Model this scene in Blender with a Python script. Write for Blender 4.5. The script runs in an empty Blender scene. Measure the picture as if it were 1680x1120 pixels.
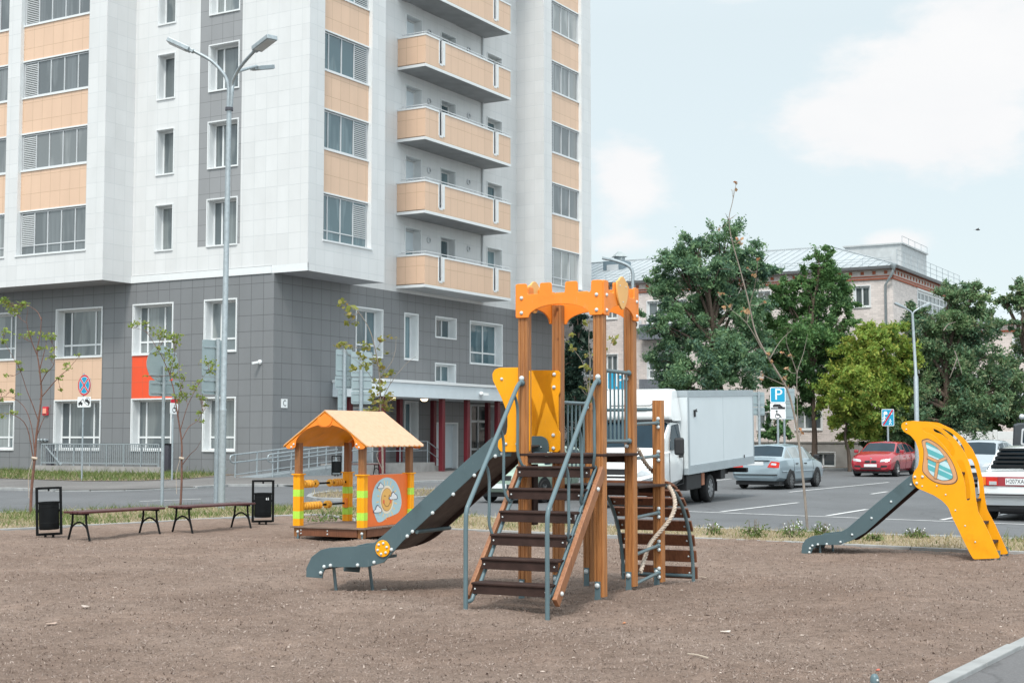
import bpy, bmesh, math, random
import numpy as np
from mathutils import Vector, Matrix
rnd = random.Random(7)
nrg = np.random.default_rng(11)
PI = math.pi
S = bpy.context.scene
COL = S.collection
R = math.radians

# ------------------------------------------------------------------ camera
F_PX, HCAM = 2333.0, 1.6
PIT = math.atan2(157, F_PX)
cam = bpy.data.cameras.new("camera"); camo = bpy.data.objects.new("camera", cam); COL.objects.link(camo)
cam.sensor_width = 36; cam.lens = F_PX / 1680 * 36
cam.clip_end = 2000; cam.clip_start = 0.1
camo.location = (0, 0, HCAM); camo.rotation_euler = (PI/2 + PIT, 0, 0)
S.camera = camo
# ------------------------------------------------------------------ world and sun
SUN_EL, SUN_AZ = R(57), R(192)          # azimuth clockwise from +Y (view direction)
W = bpy.data.worlds.new("World"); S.world = W; W.use_nodes = True
wt = W.node_tree; wn = wt.nodes; wl = wt.links
bg = wn["Background"]
sky = wn.new("ShaderNodeTexSky"); sky.sky_type = 'NISHITA'; sky.sun_disc = False
sky.sun_elevation = SUN_EL; sky.sun_rotation = SUN_AZ
sky.air_density = 1.0; sky.dust_density = 1.5; sky.ozone_density = 1.5
def wmath(op, a, b=None, c=None):
    n = wn.new("ShaderNodeMath"); n.operation = op
    for i, v in enumerate((a, b, c)):
        if v is None: continue
        if isinstance(v, (int, float)): n.inputs[i].default_value = v
        else: wl.new(v, n.inputs[i])
    return n.outputs[0]
tc = wn.new("ShaderNodeTexCoord"); sp = wn.new("ShaderNodeSeparateXYZ"); wl.new(tc.outputs["Generated"], sp.inputs[0])
az = wmath('ARCTAN2', sp.outputs[0], sp.outputs[1]); el = wmath('ARCSINE', sp.outputs[2])
def cnoise(scale, detail, off):
    m = wn.new("ShaderNodeMapping"); m.inputs["Scale"].default_value = (1, 1, 2.0); m.inputs["Location"].default_value = off
    wl.new(tc.outputs["Generated"], m.inputs[0])
    n = wn.new("ShaderNodeTexNoise"); n.inputs["Scale"].default_value = scale; n.inputs["Detail"].default_value = detail
    n.inputs["Roughness"].default_value = 0.55
    wl.new(m.outputs[0], n.inputs["Vector"]); return n.outputs["Fac"]
n1 = cnoise(14, 9, (0.3, 0.1, 0)); n2 = cnoise(4.0, 5, (2.3, 1.1, 0))
field = None
# broad cloud banks: azimuth, elevation, half sizes (radians), weight
for a, e, ra, re, w_ in ((.275, .222, .085, .042, .95), (.335, .275, .065, .045, .85), (.30, .19, .075, .025, .6), (.215, .215, .05, .018, .6),
                         (.080, .185, .036, .034, 1.1), (.076, .132, .045, .016, .9), (.264, .132, .032, .010, .8), (.17, .303, .06, .012, .7),
                         (.40, .10, .10, .02, .35)):
    d1 = wmath('DIVIDE', wmath('SUBTRACT', az, a), ra); d2 = wmath('DIVIDE', wmath('SUBTRACT', el, e), re)
    g = wmath('MULTIPLY', wmath('EXPONENT', wmath('MULTIPLY', wmath('ADD', wmath('MULTIPLY', d1, d1), wmath('MULTIPLY', d2, d2)), -1.0)), w_)
    field = g if field is None else wmath('ADD', field, g)
gen = wmath('MULTIPLY', wmath('SUBTRACT', n2, 0.46), wmath('MULTIPLY', wmath('GREATER_THAN', el, .36), 4.0))   # general cloud cover above
field = wmath('ADD', field, gen)
dens = wmath('ADD', field, wmath('MULTIPLY', wmath('SUBTRACT', n1, 0.5), 1.7))
mr = wn.new("ShaderNodeMapRange"); mr.interpolation_type = 'SMOOTHSTEP'
wl.new(dens, mr.inputs[0]); mr.inputs[1].default_value = .38; mr.inputs[2].default_value = .90
SKY_K = 0.1
# pale summer haze over the physical sky, then white clouds
hz = wn.new("ShaderNodeMix"); hz.data_type = 'RGBA'; hz.inputs[0].default_value = 0.72
wl.new(sky.outputs[0], hz.inputs[6]); hz.inputs[7].default_value = (9.3, 10.4, 10.5, 1)
shade = wn.new("ShaderNodeMix"); shade.data_type = 'RGBA'
wl.new(n1, shade.inputs[0]); shade.inputs[6].default_value = (8.75, 8.9, 9.1, 1); shade.inputs[7].default_value = (9.6, 9.6, 9.6, 1)
mx = wn.new("ShaderNodeMix"); mx.data_type = 'RGBA'
wl.new(mr.outputs[0], mx.inputs[0]); wl.new(hz.outputs[2], mx.inputs[6]); wl.new(shade.outputs[2], mx.inputs[7])
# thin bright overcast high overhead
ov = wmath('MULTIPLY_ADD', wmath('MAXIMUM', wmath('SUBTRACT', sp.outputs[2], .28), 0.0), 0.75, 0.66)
# unseen sky behind the camera brightened, added to light the facades
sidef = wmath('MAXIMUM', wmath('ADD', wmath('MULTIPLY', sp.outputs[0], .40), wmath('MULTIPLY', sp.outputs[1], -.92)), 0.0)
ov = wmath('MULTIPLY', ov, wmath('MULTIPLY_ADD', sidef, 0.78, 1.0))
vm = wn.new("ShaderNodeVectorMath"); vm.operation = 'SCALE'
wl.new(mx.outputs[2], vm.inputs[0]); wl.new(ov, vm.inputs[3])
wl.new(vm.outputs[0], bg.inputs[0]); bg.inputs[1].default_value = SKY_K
sl = bpy.data.lights.new("sun", 'SUN'); so = bpy.data.objects.new("sun", sl); COL.objects.link(so)
sl.energy = 1.8; sl.angle = R(12); sl.color = (1, .95, .87)
sd = Vector((math.sin(SUN_AZ)*math.cos(SUN_EL), math.cos(SUN_AZ)*math.cos(SUN_EL), math.sin(SUN_EL)))
so.rotation_euler = sd.to_track_quat('Z', 'Y').to_euler(); so.location = (0, 0, 60)
S.view_settings.view_transform = 'Standard'; S.view_settings.look = 'None'; S.view_settings.gamma = 1
S.view_settings.use_curve_mapping = False
S.view_settings.exposure = 0.65
S.cycles.max_bounces = 6; S.cycles.diffuse_bounces = 3; S.cycles.transparent_max_bounces = 6

# ------------------------------------------------------------------ measuring helpers (photograph pixel -> point in the place)
def ray(px, py):
    u = (px-840)/F_PX; v = (560-py)/F_PX
    return Vector((u, math.cos(PIT)-v*math.sin(PIT), math.sin(PIT)+v*math.cos(PIT)))
OC = Vector((0, 0, HCAM))
def G(px, py, z=0.0):
    d = ray(px, py); return OC + d*((z-HCAM)/d.z)
def Yp(px, py, y):
    d = ray(px, py); return OC + d*(y/d.y)
def on_plane(px, py, p, n):
    d = ray(px, py); return OC + d*((Vector(p)-OC).dot(n)/d.dot(n))

# ------------------------------------------------------------------ materials
def nt_new(name):
    m = bpy.data.materials.new(name); m.use_nodes = True
    t = m.node_tree; return m, t, t.nodes["Principled BSDF"]
def ramp(t, fac, c0, c1, p0=.3, p1=.7):
    r = t.nodes.new("ShaderNodeValToRGB"); r.color_ramp.elements[0].position = p0; r.color_ramp.elements[1].position = p1
    r.color_ramp.elements[0].color = (*c0, 1); r.color_ramp.elements[1].color = (*c1, 1); t.links.new(fac, r.inputs[0]); return r.outputs[0]
def noise(t, scale, detail=4, vec=None, stretch=None, rough=.55, coord="Object"):
    n = t.nodes.new("ShaderNodeTexNoise"); n.inputs["Scale"].default_value = scale; n.inputs["Detail"].default_value = detail
    n.inputs["Roughness"].default_value = rough
    if vec is None:
        c = t.nodes.new("ShaderNodeTexCoord"); vec = c.outputs[coord]
    if stretch:
        mp = t.nodes.new("ShaderNodeMapping"); mp.inputs["Scale"].default_value = stretch; t.links.new(vec, mp.inputs[0]); vec = mp.outputs[0]
    t.links.new(vec, n.inputs["Vector"]); return n.outputs["Fac"]
def mixc(t, fac, a, b, mode='MIX'):
    m = t.nodes.new("ShaderNodeMix"); m.data_type = 'RGBA'; m.blend_type = mode
    for i, v in ((0, fac), (6, a), (7, b)):
        if isinstance(v, (int, float)): m.inputs[i].default_value = v
        elif isinstance(v, tuple): m.inputs[i].default_value = (*v, 1)
        else: t.links.new(v, m.inputs[i])
    return m.outputs[2]
def tmath(t, op, a, b=0.0):
    n = t.nodes.new("ShaderNodeMath"); n.operation = op
    for i, v in ((0, a), (1, b)):
        if isinstance(v, (int, float)): n.inputs[i].default_value = v
        else: t.links.new(v, n.inputs[i])
    return n.outputs[0]
def bump(t, b, h, strength=.3, dist=.01):
    n = t.nodes.new("ShaderNodeBump"); n.inputs["Strength"].default_value = strength; n.inputs["Distance"].default_value = dist
    t.links.new(h, n.inputs["Height"]); t.links.new(n.outputs[0], b.inputs["Normal"])
def sc(c, k): return tuple(min(1, x*k) for x in c)
def mat(name, col, rough=.5, metal=0.0, spec=.5, var=.12, vs=3.0, bs=0, bd=.002, bst=.3, coat=0, stretch=None, emit=0):
    m, t, b = nt_new(name)
    f = noise(t, vs, 5, stretch=stretch)
    t.links.new(ramp(t, f, sc(col, 1-var), sc(col, 1+var)), b.inputs["Base Color"])
    b.inputs["Roughness"].default_value = rough; b.inputs["Metallic"].default_value = metal
    b.inputs["Specular IOR Level"].default_value = spec; b.inputs["Coat Weight"].default_value = coat
    if coat: b.inputs["Coat Roughness"].default_value = .06
    if bs: bump(t, b, noise(t, bs, 4), bst, bd)
    if emit:
        b.inputs["Emission Color"].default_value = (*col, 1); b.inputs["Emission Strength"].default_value = emit
    return m
def hdpe(name, col, rough=.42, spec=.3):
    """moulded play panel: grained plastic with scuffs, fine scratches and handling grime"""
    m, t, b = nt_new(name)
    base = ramp(t, noise(t, 3.5, 4), sc(col, .93), sc(col, 1.04))
    grime = ramp(t, noise(t, 1.7, 7, rough=.7), (.78, .76, .74), (1, 1, 1), .30, .46)
    scr = ramp(t, noise(t, 16, 3, stretch=(9, 9, .55), rough=.4), (0, 0, 0), (.35, .35, .35), .70, .76)
    sc2 = ramp(t, noise(t, 60, 2, rough=.8), (0, 0, 0), (.25, .25, .25), .68, .74)
    x = mixc(t, scr, mixc(t, 1, base, grime, 'MULTIPLY'), sc(tuple(c*.6+.25 for c in col), 1))
    x = mixc(t, sc2, x, tuple(c*.5+.06 for c in col))
    t.links.new(x, b.inputs["Base Color"]); b.inputs["Specular IOR Level"].default_value = spec
    t.links.new(ramp(t, noise(t, 4, 5), (rough-.10,)*3, (rough+.14,)*3), b.inputs["Roughness"])
    bump(t, b, noise(t, 280, 3), .3, .0006); return m
def panel(name, col, w, h, line, rough=.4, var=.03, mortar=.012, offz=0.0, spec=.5):
    """cladding cassettes or brick: seams from a brick texture in metres (UV)"""
    m, t, b = nt_new(name)
    uv = t.nodes.new("ShaderNodeTexCoord"); mp = t.nodes.new("ShaderNodeMapping"); mp.inputs["Location"].default_value = (0.11, offz, 0)
    t.links.new(uv.outputs["UV"], mp.inputs[0])
    br = t.nodes.new("ShaderNodeTexBrick"); br.offset = 0.0 if h > .3 else .5; br.squash = 1.0
    br.inputs["Scale"].default_value = 1; br.inputs["Brick Width"].default_value = w; br.inputs["Row Height"].default_value = h
    br.inputs["Mortar Size"].default_value = mortar; br.inputs["Mortar Smooth"].default_value = .1; br.inputs["Bias"].default_value = 0
    br.inputs["Color1"].default_value = (*sc(col, 1+var), 1); br.inputs["Color2"].default_value = (*sc(col, 1-var), 1)
    br.inputs["Mortar"].default_value = (*line, 1)
    t.links.new(mp.outputs[0], br.inputs["Vector"])
    f = noise(t, 1.3, 6, stretch=(1, 1, .35))
    dirt = ramp(t, f, (.94, .94, .935), (1.02, 1.02, 1.02), .25, .7)
    t.links.new(mixc(t, 1.0, br.outputs["Color"], dirt, 'MULTIPLY'), b.inputs["Base Color"])
    b.inputs["Roughness"].default_value = rough; b.inputs["Specular IOR Level"].default_value = spec
    bump(t, b, tmath(t, 'ADD', tmath(t, 'MULTIPLY', br.outputs["Fac"], -1.0), tmath(t, 'MULTIPLY', noise(t, .9, 2), .25)), .4, .02)
    return m
def wood(name, c0, c1, rough=.45):
    m, t, b = nt_new(name)
    oi = t.nodes.new("ShaderNodeObjectInfo"); c = t.nodes.new("ShaderNodeTexCoord")
    off = t.nodes.new("ShaderNodeVectorMath"); off.operation = 'ADD'
    sc_ = t.nodes.new("ShaderNodeVectorMath"); sc_.operation = 'SCALE'; sc_.inputs[0].default_value = (3.1, 5.7, 9.3); t.links.new(oi.outputs["Random"], sc_.inputs[3])
    t.links.new(c.outputs["Object"], off.inputs[0]); t.links.new(sc_.outputs[0], off.inputs[1])
    g = noise(t, 9, 6, vec=off.outputs[0], stretch=(6, 6, .35)); k = noise(t, 5, 2, vec=off.outputs[0], stretch=(1.3, 1.3, .9))
    base = ramp(t, g, c0, c1, .32, .68)
    kn = ramp(t, k, (1, 1, 1), (.30, .22, .18), .70, .76)
    big = ramp(t, noise(t, 1.2, 3, vec=off.outputs[0]), (.82, .80, .78), (1.12, 1.12, 1.1))
    t.links.new(mixc(t, 1.0, mixc(t, 1.0, base, kn, 'MULTIPLY'), big, 'MULTIPLY'), b.inputs["Base Color"])
    b.inputs["Roughness"].default_value = rough; bump(t, b, g, .25, .004)
    return m
def glass_mat(name, base, alt, rough=.04, ior=1.7, stripes=4.0):
    """window pane: reflecting front, dim curtained room behind"""
    m, t, b = nt_new(name)
    oi = t.nodes.new("ShaderNodeObjectInfo"); c = t.nodes.new("ShaderNodeTexCoord")
    off = t.nodes.new("ShaderNodeVectorMath"); off.operation = 'ADD'
    s_ = t.nodes.new("ShaderNodeVectorMath"); s_.operation = 'SCALE'; s_.inputs[0].default_value = (13, 17, 5); t.links.new(oi.outputs["Random"], s_.inputs[3])
    t.links.new(c.outputs["Object"], off.inputs[0]); t.links.new(s_.outputs[0], off.inputs[1])
    f = noise(t, 1.1, 2, vec=off.outputs[0], stretch=(1, 1, .25)); g = noise(t, stripes, 3, vec=off.outputs[0], stretch=(2, 2, .06))
    a = ramp(t, g, sc(alt, .75), sc(alt, 1.2))
    vr = ramp(t, oi.outputs["Random"], (.55, .58, .60), (1.55, 1.5, 1.45), .1, .9)
    t.links.new(mixc(t, 1, mixc(t, ramp(t, f, (0, 0, 0), (1, 1, 1), .47, .53), base, a), vr, 'MULTIPLY'), b.inputs["Base Color"])
    b.inputs["Roughness"].default_value = rough; b.inputs["IOR"].default_value = ior
    bump(t, b, noise(t, .8, 1), .02, .05)
    return m
def leafmat(name, c0, c1, c2, cs=.8, trans=.38):
    m, t, b = nt_new(name)
    ge = t.nodes.new("ShaderNodeNewGeometry")
    f = noise(t, cs, 3, coord="Object")
    big = ramp(t, f, c0, c1, .35, .65)
    r = t.nodes.new("ShaderNodeValToRGB"); r.color_ramp.elements[0].position = .55; r.color_ramp.elements[1].position = 1
    r.color_ramp.elements[0].color = (0, 0, 0, 1); r.color_ramp.elements[1].color = (.8, .8, .8, 1); t.links.new(ge.outputs["Random Per Island"], r.inputs[0])
    t.links.new(mixc(t, r.outputs[0], big, c2), b.inputs["Base Color"])
    b.inputs["Roughness"].default_value = .55; b.inputs["Specular IOR Level"].default_value = .3
    tr = t.nodes.new("ShaderNodeBsdfTranslucent"); ms = t.nodes.new("ShaderNodeMixShader"); ms.inputs[0].default_value = trans
    t.links.new(mixc(t, r.outputs[0], big, c2), tr.inputs[0])
    t.links.new(b.outputs[0], ms.inputs[1]); t.links.new(tr.outputs[0], ms.inputs[2]); t.links.new(ms.outputs[0], t.nodes["Material Output"].inputs[0])
    return m

M = {}
M['white_panel'] = panel('white_cladding', (.64, .645, .65), .62, .668, (.565, .58, .59), .38)
M['grey_panel'] = panel('grey_cladding', (.190, .197, .206), .66, .668, (.095, .10, .105), .42)
M['strip_panel'] = panel('mid_grey_cladding', (.275, .28, .29), .62, .668, (.18, .185, .19), .42)
M['peach_panel'] = panel('peach_cladding', (.67, .465, .335), .62, .84, (.50, .34, .22), .38, mortar=.010)
M['orange_panel'] = panel('orange_cladding', (.78, .085, .025), .62, .668, (.6, .10, .04), .38)
M['brick'] = panel('pale_brick', (.69, .62, .595), .30, .105, (.56, .52, .50), .8, var=.10, mortar=.008)
M['brick_dark'] = panel('stained_brick', (.30, .245, .225), .30, .105, (.22, .20, .19), .85, var=.10, mortar=.008)
M['trim'] = mat('white_window_trim', (.70, .72, .73), .35, var=.03)
M['pvc'] = mat('white_sash', (.68, .70, .71), .3, var=.02)
M['alu'] = mat('light_grey_aluminium', (.55, .57, .59), .35, var=.04)
M['louver'] = mat('grey_louvre', (.48, .50, .51), .4, var=.03)
M['soffit'] = mat('grey_soffit', (.33, .34, .36), .6, var=.05)
M['concrete'] = mat('concrete', (.30, .29, .28), .85, var=.15, vs=2.5, bs=60, bst=.4)
M['slab'] = mat('balcony_concrete', (.34, .35, .36), .7, var=.12, vs=1.6)
M['glass_l'] = glass_mat('street_window_glass', (.075, .095, .105), (.15, .172, .178), ior=2.0)
M['glass_bay'] = glass_mat('loggia_glass', (.17, .185, .19), (.24, .255, .26), ior=2.0)
M['glass_r'] = glass_mat('side_window_glass', (.058, .112, .135), (.105, .165, .19), ior=2.0)
M['glass_door'] = glass_mat('door_glass', (.02, .025, .028), (.06, .065, .065), ior=1.55)
M['maroon'] = mat('maroon_paint', (.115, .011, .018), .4, var=.1)
M['door_white'] = mat('pale_door_paint', (.60, .66, .70), .45, var=.03)
M['galv'] = mat('galvanised_steel', (.36, .405, .43), .45, .5, var=.14, vs=14)
M['sign_back'] = mat('grey_sign_back', (.30, .37, .39), .5, .3, var=.06)
M['dark_metal'] = mat('dark_slot_metal', (.06, .06, .075), .4, var=.05)
M['black_metal'] = mat('black_painted_metal', (.006, .007, .008), .55, var=.2, vs=8, spec=.15)
M['bench_wood'] = mat('maroon_bench_wood', (.075, .022, .022), .4, var=.25, vs=6, stretch=(.4, 6, 6))
M['white_paint'] = mat('white_road_paint', (.62, .62, .62), .7, var=.25, vs=6)
M['post'] = wood('brown_stained_pine', (.28, .108, .034), (.46, .198, .064))
M['post_dark'] = wood('dark_stained_pine', (.20, .085, .030), (.31, .14, .055))
M['board'] = wood('red_brown_board', (.24, .095, .042), (.36, .16, .075))
M['slat'] = wood('dark_brown_slat', (.12, .042, .020), (.22, .085, .042))
M['ply'] = mat('dark_brown_antislip_plywood', (.042, .023, .019), .7, var=.25, vs=9, spec=.25, bs=220, bd=.002, bst=.5)
M['ply_under'] = mat('brown_ply_underside', (.125, .105, .096), .7, spec=.25, var=.25, vs=7)
M['steel_blue'] = mat('grey_blue_powder_coat', (.105, .160, .180), .32, var=.05)
M['slide_grey'] = hdpe('grey_green_hdpe', (.082, .125, .140))
M['yellow'] = hdpe('yellow_hdpe', (.88, .36, .006))
M['yellow_in'] = mat('yellow_groove', (.80, .315, .006), .45, var=.03)
M['orange'] = hdpe('orange_hdpe', (.90, .255, .030), .40, .35)
M['tan_shield'] = mat('pale_orange_hdpe', (.82, .43, .12), .36, var=.04)
M['bolt'] = mat('pale_grey_bolt_cap', (.56, .60, .61), .35, var=.05)
M['rope'] = mat('beige_rope', (.48, .40, .33), .9, var=.25, vs=40, bs=150, bd=.004, bst=.6)
M['lime'] = mat('lime_green_band', (.42, .72, .07), .4, var=.04)
M['roof_play'] = None
M['tyre'] = mat('tyre_rubber', (.016, .016, .017), .8, var=.2, vs=12)
M['rim'] = mat('alloy_rim', (.38, .39, .40), .35, .7, var=.06)
M['steel_rim'] = mat('dull_steel_rim', (.16, .165, .17), .5, .4, var=.1)
M['black_plastic'] = mat('black_plastic', (.018, .018, .020), .55, var=.15)
M['car_glass'] = mat('car_glass', (.012, .028, .042), .05, var=.25, vs=1.2, spec=.22)
M['car_glass_light'] = mat('see_through_car_glass', (.26, .28, .28), .06, var=.3, vs=2, spec=.5)
M['lamp_glass'] = mat('headlight_glass', (.55, .58, .60), .12, .3, var=.15, vs=12)
M['tail'] = mat('tail_light_red', (.55, .025, .015), .18, var=.15, vs=10)
M['amber'] = mat('amber_lens', (.75, .17, .01), .2, var=.1)
M['plate'] = mat('plate_white', (.72, .74, .75), .4, var=.03)
M['ink'] = mat('black_ink', (.02, .02, .022), .6, var=.1)
M['sign_white'] = mat('sign_white', (.78, .80, .81), .4, var=.02)
M['sign_blue'] = mat('sign_blue', (.0, .30, .50), .35, var=.03)
M['sign_deep'] = mat('sign_deep_blue', (.01, .20, .48), .35, var=.03)
M['sign_red'] = mat('sign_red', (.55, .02, .04), .35, var=.03)
M['bark'] = mat('bark', (.105, .075, .058), .9, var=.35, vs=5, bs=20, bd=.03, bst=.6, stretch=(3, 3, .6))
M['bark_pale'] = mat('pale_bark', (.235, .20, .17), .85, var=.3, vs=12, stretch=(3, 3, .6))
M['bark_red'] = mat('reddish_sapling_bark', (.155, .075, .055), .8, var=.3, vs=14)

# ------------------------------------------------------------------ mesh builder
class MB:
    def __init__(s): s.v = []; s.f = []; s.uv = {}
    def vert(s, p): s.v.append(tuple(p)); return len(s.v)-1
    def face(s, pts, uv=None):
        i = [s.vert(p) for p in pts]; s.f.append(i)
        if uv: s.uv[len(s.f)-1] = uv
    def hexa(s, c):          # 8 corners: bottom 0-3, top 4-7
        b = len(s.v); s.v += [tuple(p) for p in c]
        for q in ((3, 2, 1, 0), (4, 5, 6, 7), (0, 1, 5, 4), (1, 2, 6, 5), (2, 3, 7, 6), (3, 0, 4, 7)): s.f.append([b+k for k in q])
    def box(s, x0, x1, y0, y1, z0, z1, T=None):
        c = [(x0, y0, z0), (x1, y0, z0), (x1, y1, z0), (x0, y1, z0), (x0, y0, z1), (x1, y0, z1), (x1, y1, z1), (x0, y1, z1)]
        if T: c = [T(*p) for p in c]
        s.hexa(c)
    def beam(s, a, b, w, h, up=(0, 0, 1)):      # rectangular bar from a to b
        a = Vector(a); b = Vector(b); d = (b-a).normalized(); u = Vector(up); r = d.cross(u)
        if r.length < 1e-4: r = d.cross(Vector((1, 0, 0)))
        r.normalize(); u = r.cross(d)
        r = r*w/2; u = u*h/2
        s.hexa([a-r-u, a+r-u, b+r-u, b-r-u, a-r+u, a+r+u, b+r+u, b-r+u])
    def tube(s, pts, r, n=8, cap=True, r1=None):
        pts = [Vector(p) for p in pts]; m = len(pts); b0 = len(s.v)
        u = None
        for i, p in enumerate(pts):
            d = (pts[min(i+1, m-1)]-pts[max(i-1, 0)]).normalized()
            if u is None:
                u = d.cross(Vector((0, 0, 1)))
                if u.length < .05: u = d.cross(Vector((1, 0, 0)))
                u.normalize()
            else:
                u = (u-d*u.dot(d)).normalized()
            w = d.cross(u); rr = r if r1 is None else r+(r1-r)*i/(m-1)
            if isinstance(r, (list, tuple)): rr = r[i]
            for k in range(n):
                a = 2*PI*k/n; s.v.append(tuple(p+u*(math.cos(a)*rr)+w*(math.sin(a)*rr)))
        for i in range(m-1):
            for k in range(n):
                k2 = (k+1) % n; s.f.append([b0+i*n+k, b0+i*n+k2, b0+(i+1)*n+k2, b0+(i+1)*n+k])
        if cap:
            s.f.append([b0+k for k in range(n)][::-1]); s.f.append([b0+(m-1)*n+k for k in range(n)])
    def prism(s, outline, T, t0, t1):      # 2D outline, T(a, b, t) -> point
        n = len(outline); b = len(s.v)
        s.v += [tuple(T(a, c, t0)) for a, c in outline] + [tuple(T(a, c, t1)) for a, c in outline]
        s.f.append([b+i for i in range(n)][::-1]); s.f.append([b+n+i for i in range(n)])
        for i in range(n):
            j = (i+1) % n; s.f.append([b+i, b+j, b+n+j, b+n+i])
    def lathe(s, prof, n=24, T=None):      # profile (r, h), axis through T(0,0,h)
        T = T or (lambda x, y, z: (x, y, z)); b = len(s.v); m = len(prof)
        for r, h in prof:
            for k in range(n):
                a = 2*PI*k/n; s.v.append(tuple(T(r*math.cos(a), r*math.sin(a), h)))
        for i in range(m-1):
            for k in range(n):
                k2 = (k+1) % n; s.f.append([b+i*n+k, b+i*n+k2, b+(i+1)*n+k2, b+(i+1)*n+k])
    def ball(s, c, r, n=8, m=5, sc_=(1, 1, 1)):
        c = Vector(c); s.lathe([(max(1e-4, r*math.sin(PI*i/m)), -r*math.cos(PI*i/m)) for i in range(m+1)], n,
                               lambda x, y, z: (c.x+x*sc_[0], c.y+y*sc_[1], c.z+z*sc_[2]))
    def build(s, name, m, parent=None, smooth=None, bevel=0, label=None, tri=False):
        me = bpy.data.meshes.new(name); me.from_pydata(s.v, [], s.f)
        if s.uv:
            ul = me.uv_layers.new(name="UVMap")
            for pi, uv in s.uv.items():
                for k, li in enumerate(me.polygons[pi].loop_indices): ul.data[li].uv = uv[k]
        me.materials.append(m)
        o = bpy.data.objects.new(name, me); COL.objects.link(o)
        if parent is not None: o.parent = parent
        if smooth is not None:
            me.shade_smooth(); me.set_sharp_from_angle(angle=R(smooth))
        if bevel:
            bm = bmesh.new(); bm.from_mesh(me); bmesh.ops.remove_doubles(bm, verts=bm.verts, dist=1e-5)
            bmesh.ops.recalc_face_normals(bm, faces=bm.faces); bm.to_mesh(me); bm.free()
            bv = o.modifiers.new("bevel", 'BEVEL'); bv.width = bevel; bv.segments = 2; bv.limit_method = 'ANGLE'; bv.angle_limit = R(40)
            bv.harden_normals = False
        if label: o['label'] = label
        return o

def tag(o, label=None, cat=None, group=None, kind=None):
    if label: o['label'] = label
    if cat: o['category'] = cat
    if group: o['group'] = group
    if kind: o['kind'] = kind
    return o
def thing(name, label, cat, loc=(0, 0, 0), rz=0, group=None, rx=0):
    o = bpy.data.objects.new(name, None); COL.objects.link(o); o.empty_display_size = .2
    o.location = loc; o.rotation_euler = (rx, 0, rz)
    return tag(o, label, cat, group)
def struct(o): o['kind'] = 'structure'; return o
def stuff(o, label, cat): return tag(o, label, cat, kind='stuff')
def dup(o, parent=None):
    c = o.copy(); COL.objects.link(c); c.parent = parent
    for ch in list(o.children): dup(ch, c)
    return c
def smooth_path(pts, n=6):
    """Catmull-Rom through the points"""
    P = [Vector(p) for p in pts]; P = [P[0]*2-P[1]] + P + [P[-1]*2-P[-2]]; out = []
    for i in range(1, len(P)-2):
        for k in range(n):
            t = k/n; a, b, c, d = P[i-1], P[i], P[i+1], P[i+2]
            out.append(.5*((2*b)+(c-a)*t+(2*a-5*b+4*c-d)*t*t+(3*b-a-3*c+d)*t**3))
    out.append(P[-2]); return out
def round_poly(pts, r=.02, n=4):
    """round the corners of a 2D outline"""
    out = []; m = len(pts)
    for i in range(m):
        p = Vector(pts[i]); a = Vector(pts[i-1])-p; b = Vector(pts[(i+1) % m])-p
        rr = min(r, a.length*.45, b.length*.45)
        if rr < 1e-4: out.append(tuple(p)); continue
        p0 = p+a.normalized()*rr; p1 = p+b.normalized()*rr
        for k in range(n+1):
            t = k/n; out.append(tuple(p0*(1-t)**2+p*2*t*(1-t)+p1*t*t))
    return out
def spline2(pts, n=5, closed=True):
    m = len(pts); P = [Vector(p) for p in pts]; out = []
    for i in range(m):
        a, b, c, d = P[i-1], P[i], P[(i+1) % m], P[(i+2) % m]
        for k in range(n):
            t = k/n; q = .5*((2*b)+(c-a)*t+(2*a-5*b+4*c-d)*t*t+(3*b-a-3*c+d)*t**3); out.append((q.x, q.y))
    return out
def text_mesh(name, body, size, m, parent, T, cx=True, extrude=.001):
    """lettering as real mesh; T maps (u, v, w) to local space"""
    cu = bpy.data.curves.new(name, 'FONT'); cu.body = body; cu.size = size; cu.extrude = extrude; cu.resolution_u = 3
    cu.align_x = 'CENTER'; cu.align_y = 'CENTER'
    to = bpy.data.objects.new(name, cu); COL.objects.link(to)
    bpy.context.view_layer.update()
    me = bpy.data.meshes.new_from_object(to.evaluated_get(bpy.context.evaluated_depsgraph_get()))
    bpy.data.objects.remove(to); bpy.data.curves.remove(cu)
    for v in me.vertices: v.co = Vector(T(v.co.x, v.co.y, v.co.z))
    me.name = name; me.materials.clear(); me.materials.append(m)
    o = bpy.data.objects.new(name, me); COL.objects.link(o)
    if parent is not None: o.parent = parent
    return o
bolt_me = None
def bolts(parent, pts, r=.018, axis=(0, -1, 0), name='bolt'):
    """domed bolt caps, one child each, sharing a mesh"""
    global bolt_me
    if bolt_me is None:
        mb = MB(); mb.lathe([(1.0, 0), (1.0, .25), (.86, .6), (.5, .85), (.001, .93)], 10)
        o = mb.build('bolt', M['bolt'], None, 50); bolt_me = o.data; bpy.data.objects.remove(o)
    q = Vector(axis).to_track_quat('Z', 'Y')
    for p in pts:
        o = bpy.data.objects.new(name, bolt_me); COL.objects.link(o); o.parent = parent
        o.location = p; o.rotation_mode = 'QUATERNION'; o.rotation_quaternion = q; o.scale = (r, r, r)
def disc(cx, cz, rx, rz=None, n=28, a0=0, a1=2*PI):
    rz = rx if rz is None else rz
    return [(cx+rx*math.cos(a0+(a1-a0)*k/n), cz+rz*math.sin(a0+(a1-a0)*k/n)) for k in range(n if abs(a1-a0-2*PI) < 1e-6 else n+1)]
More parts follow.
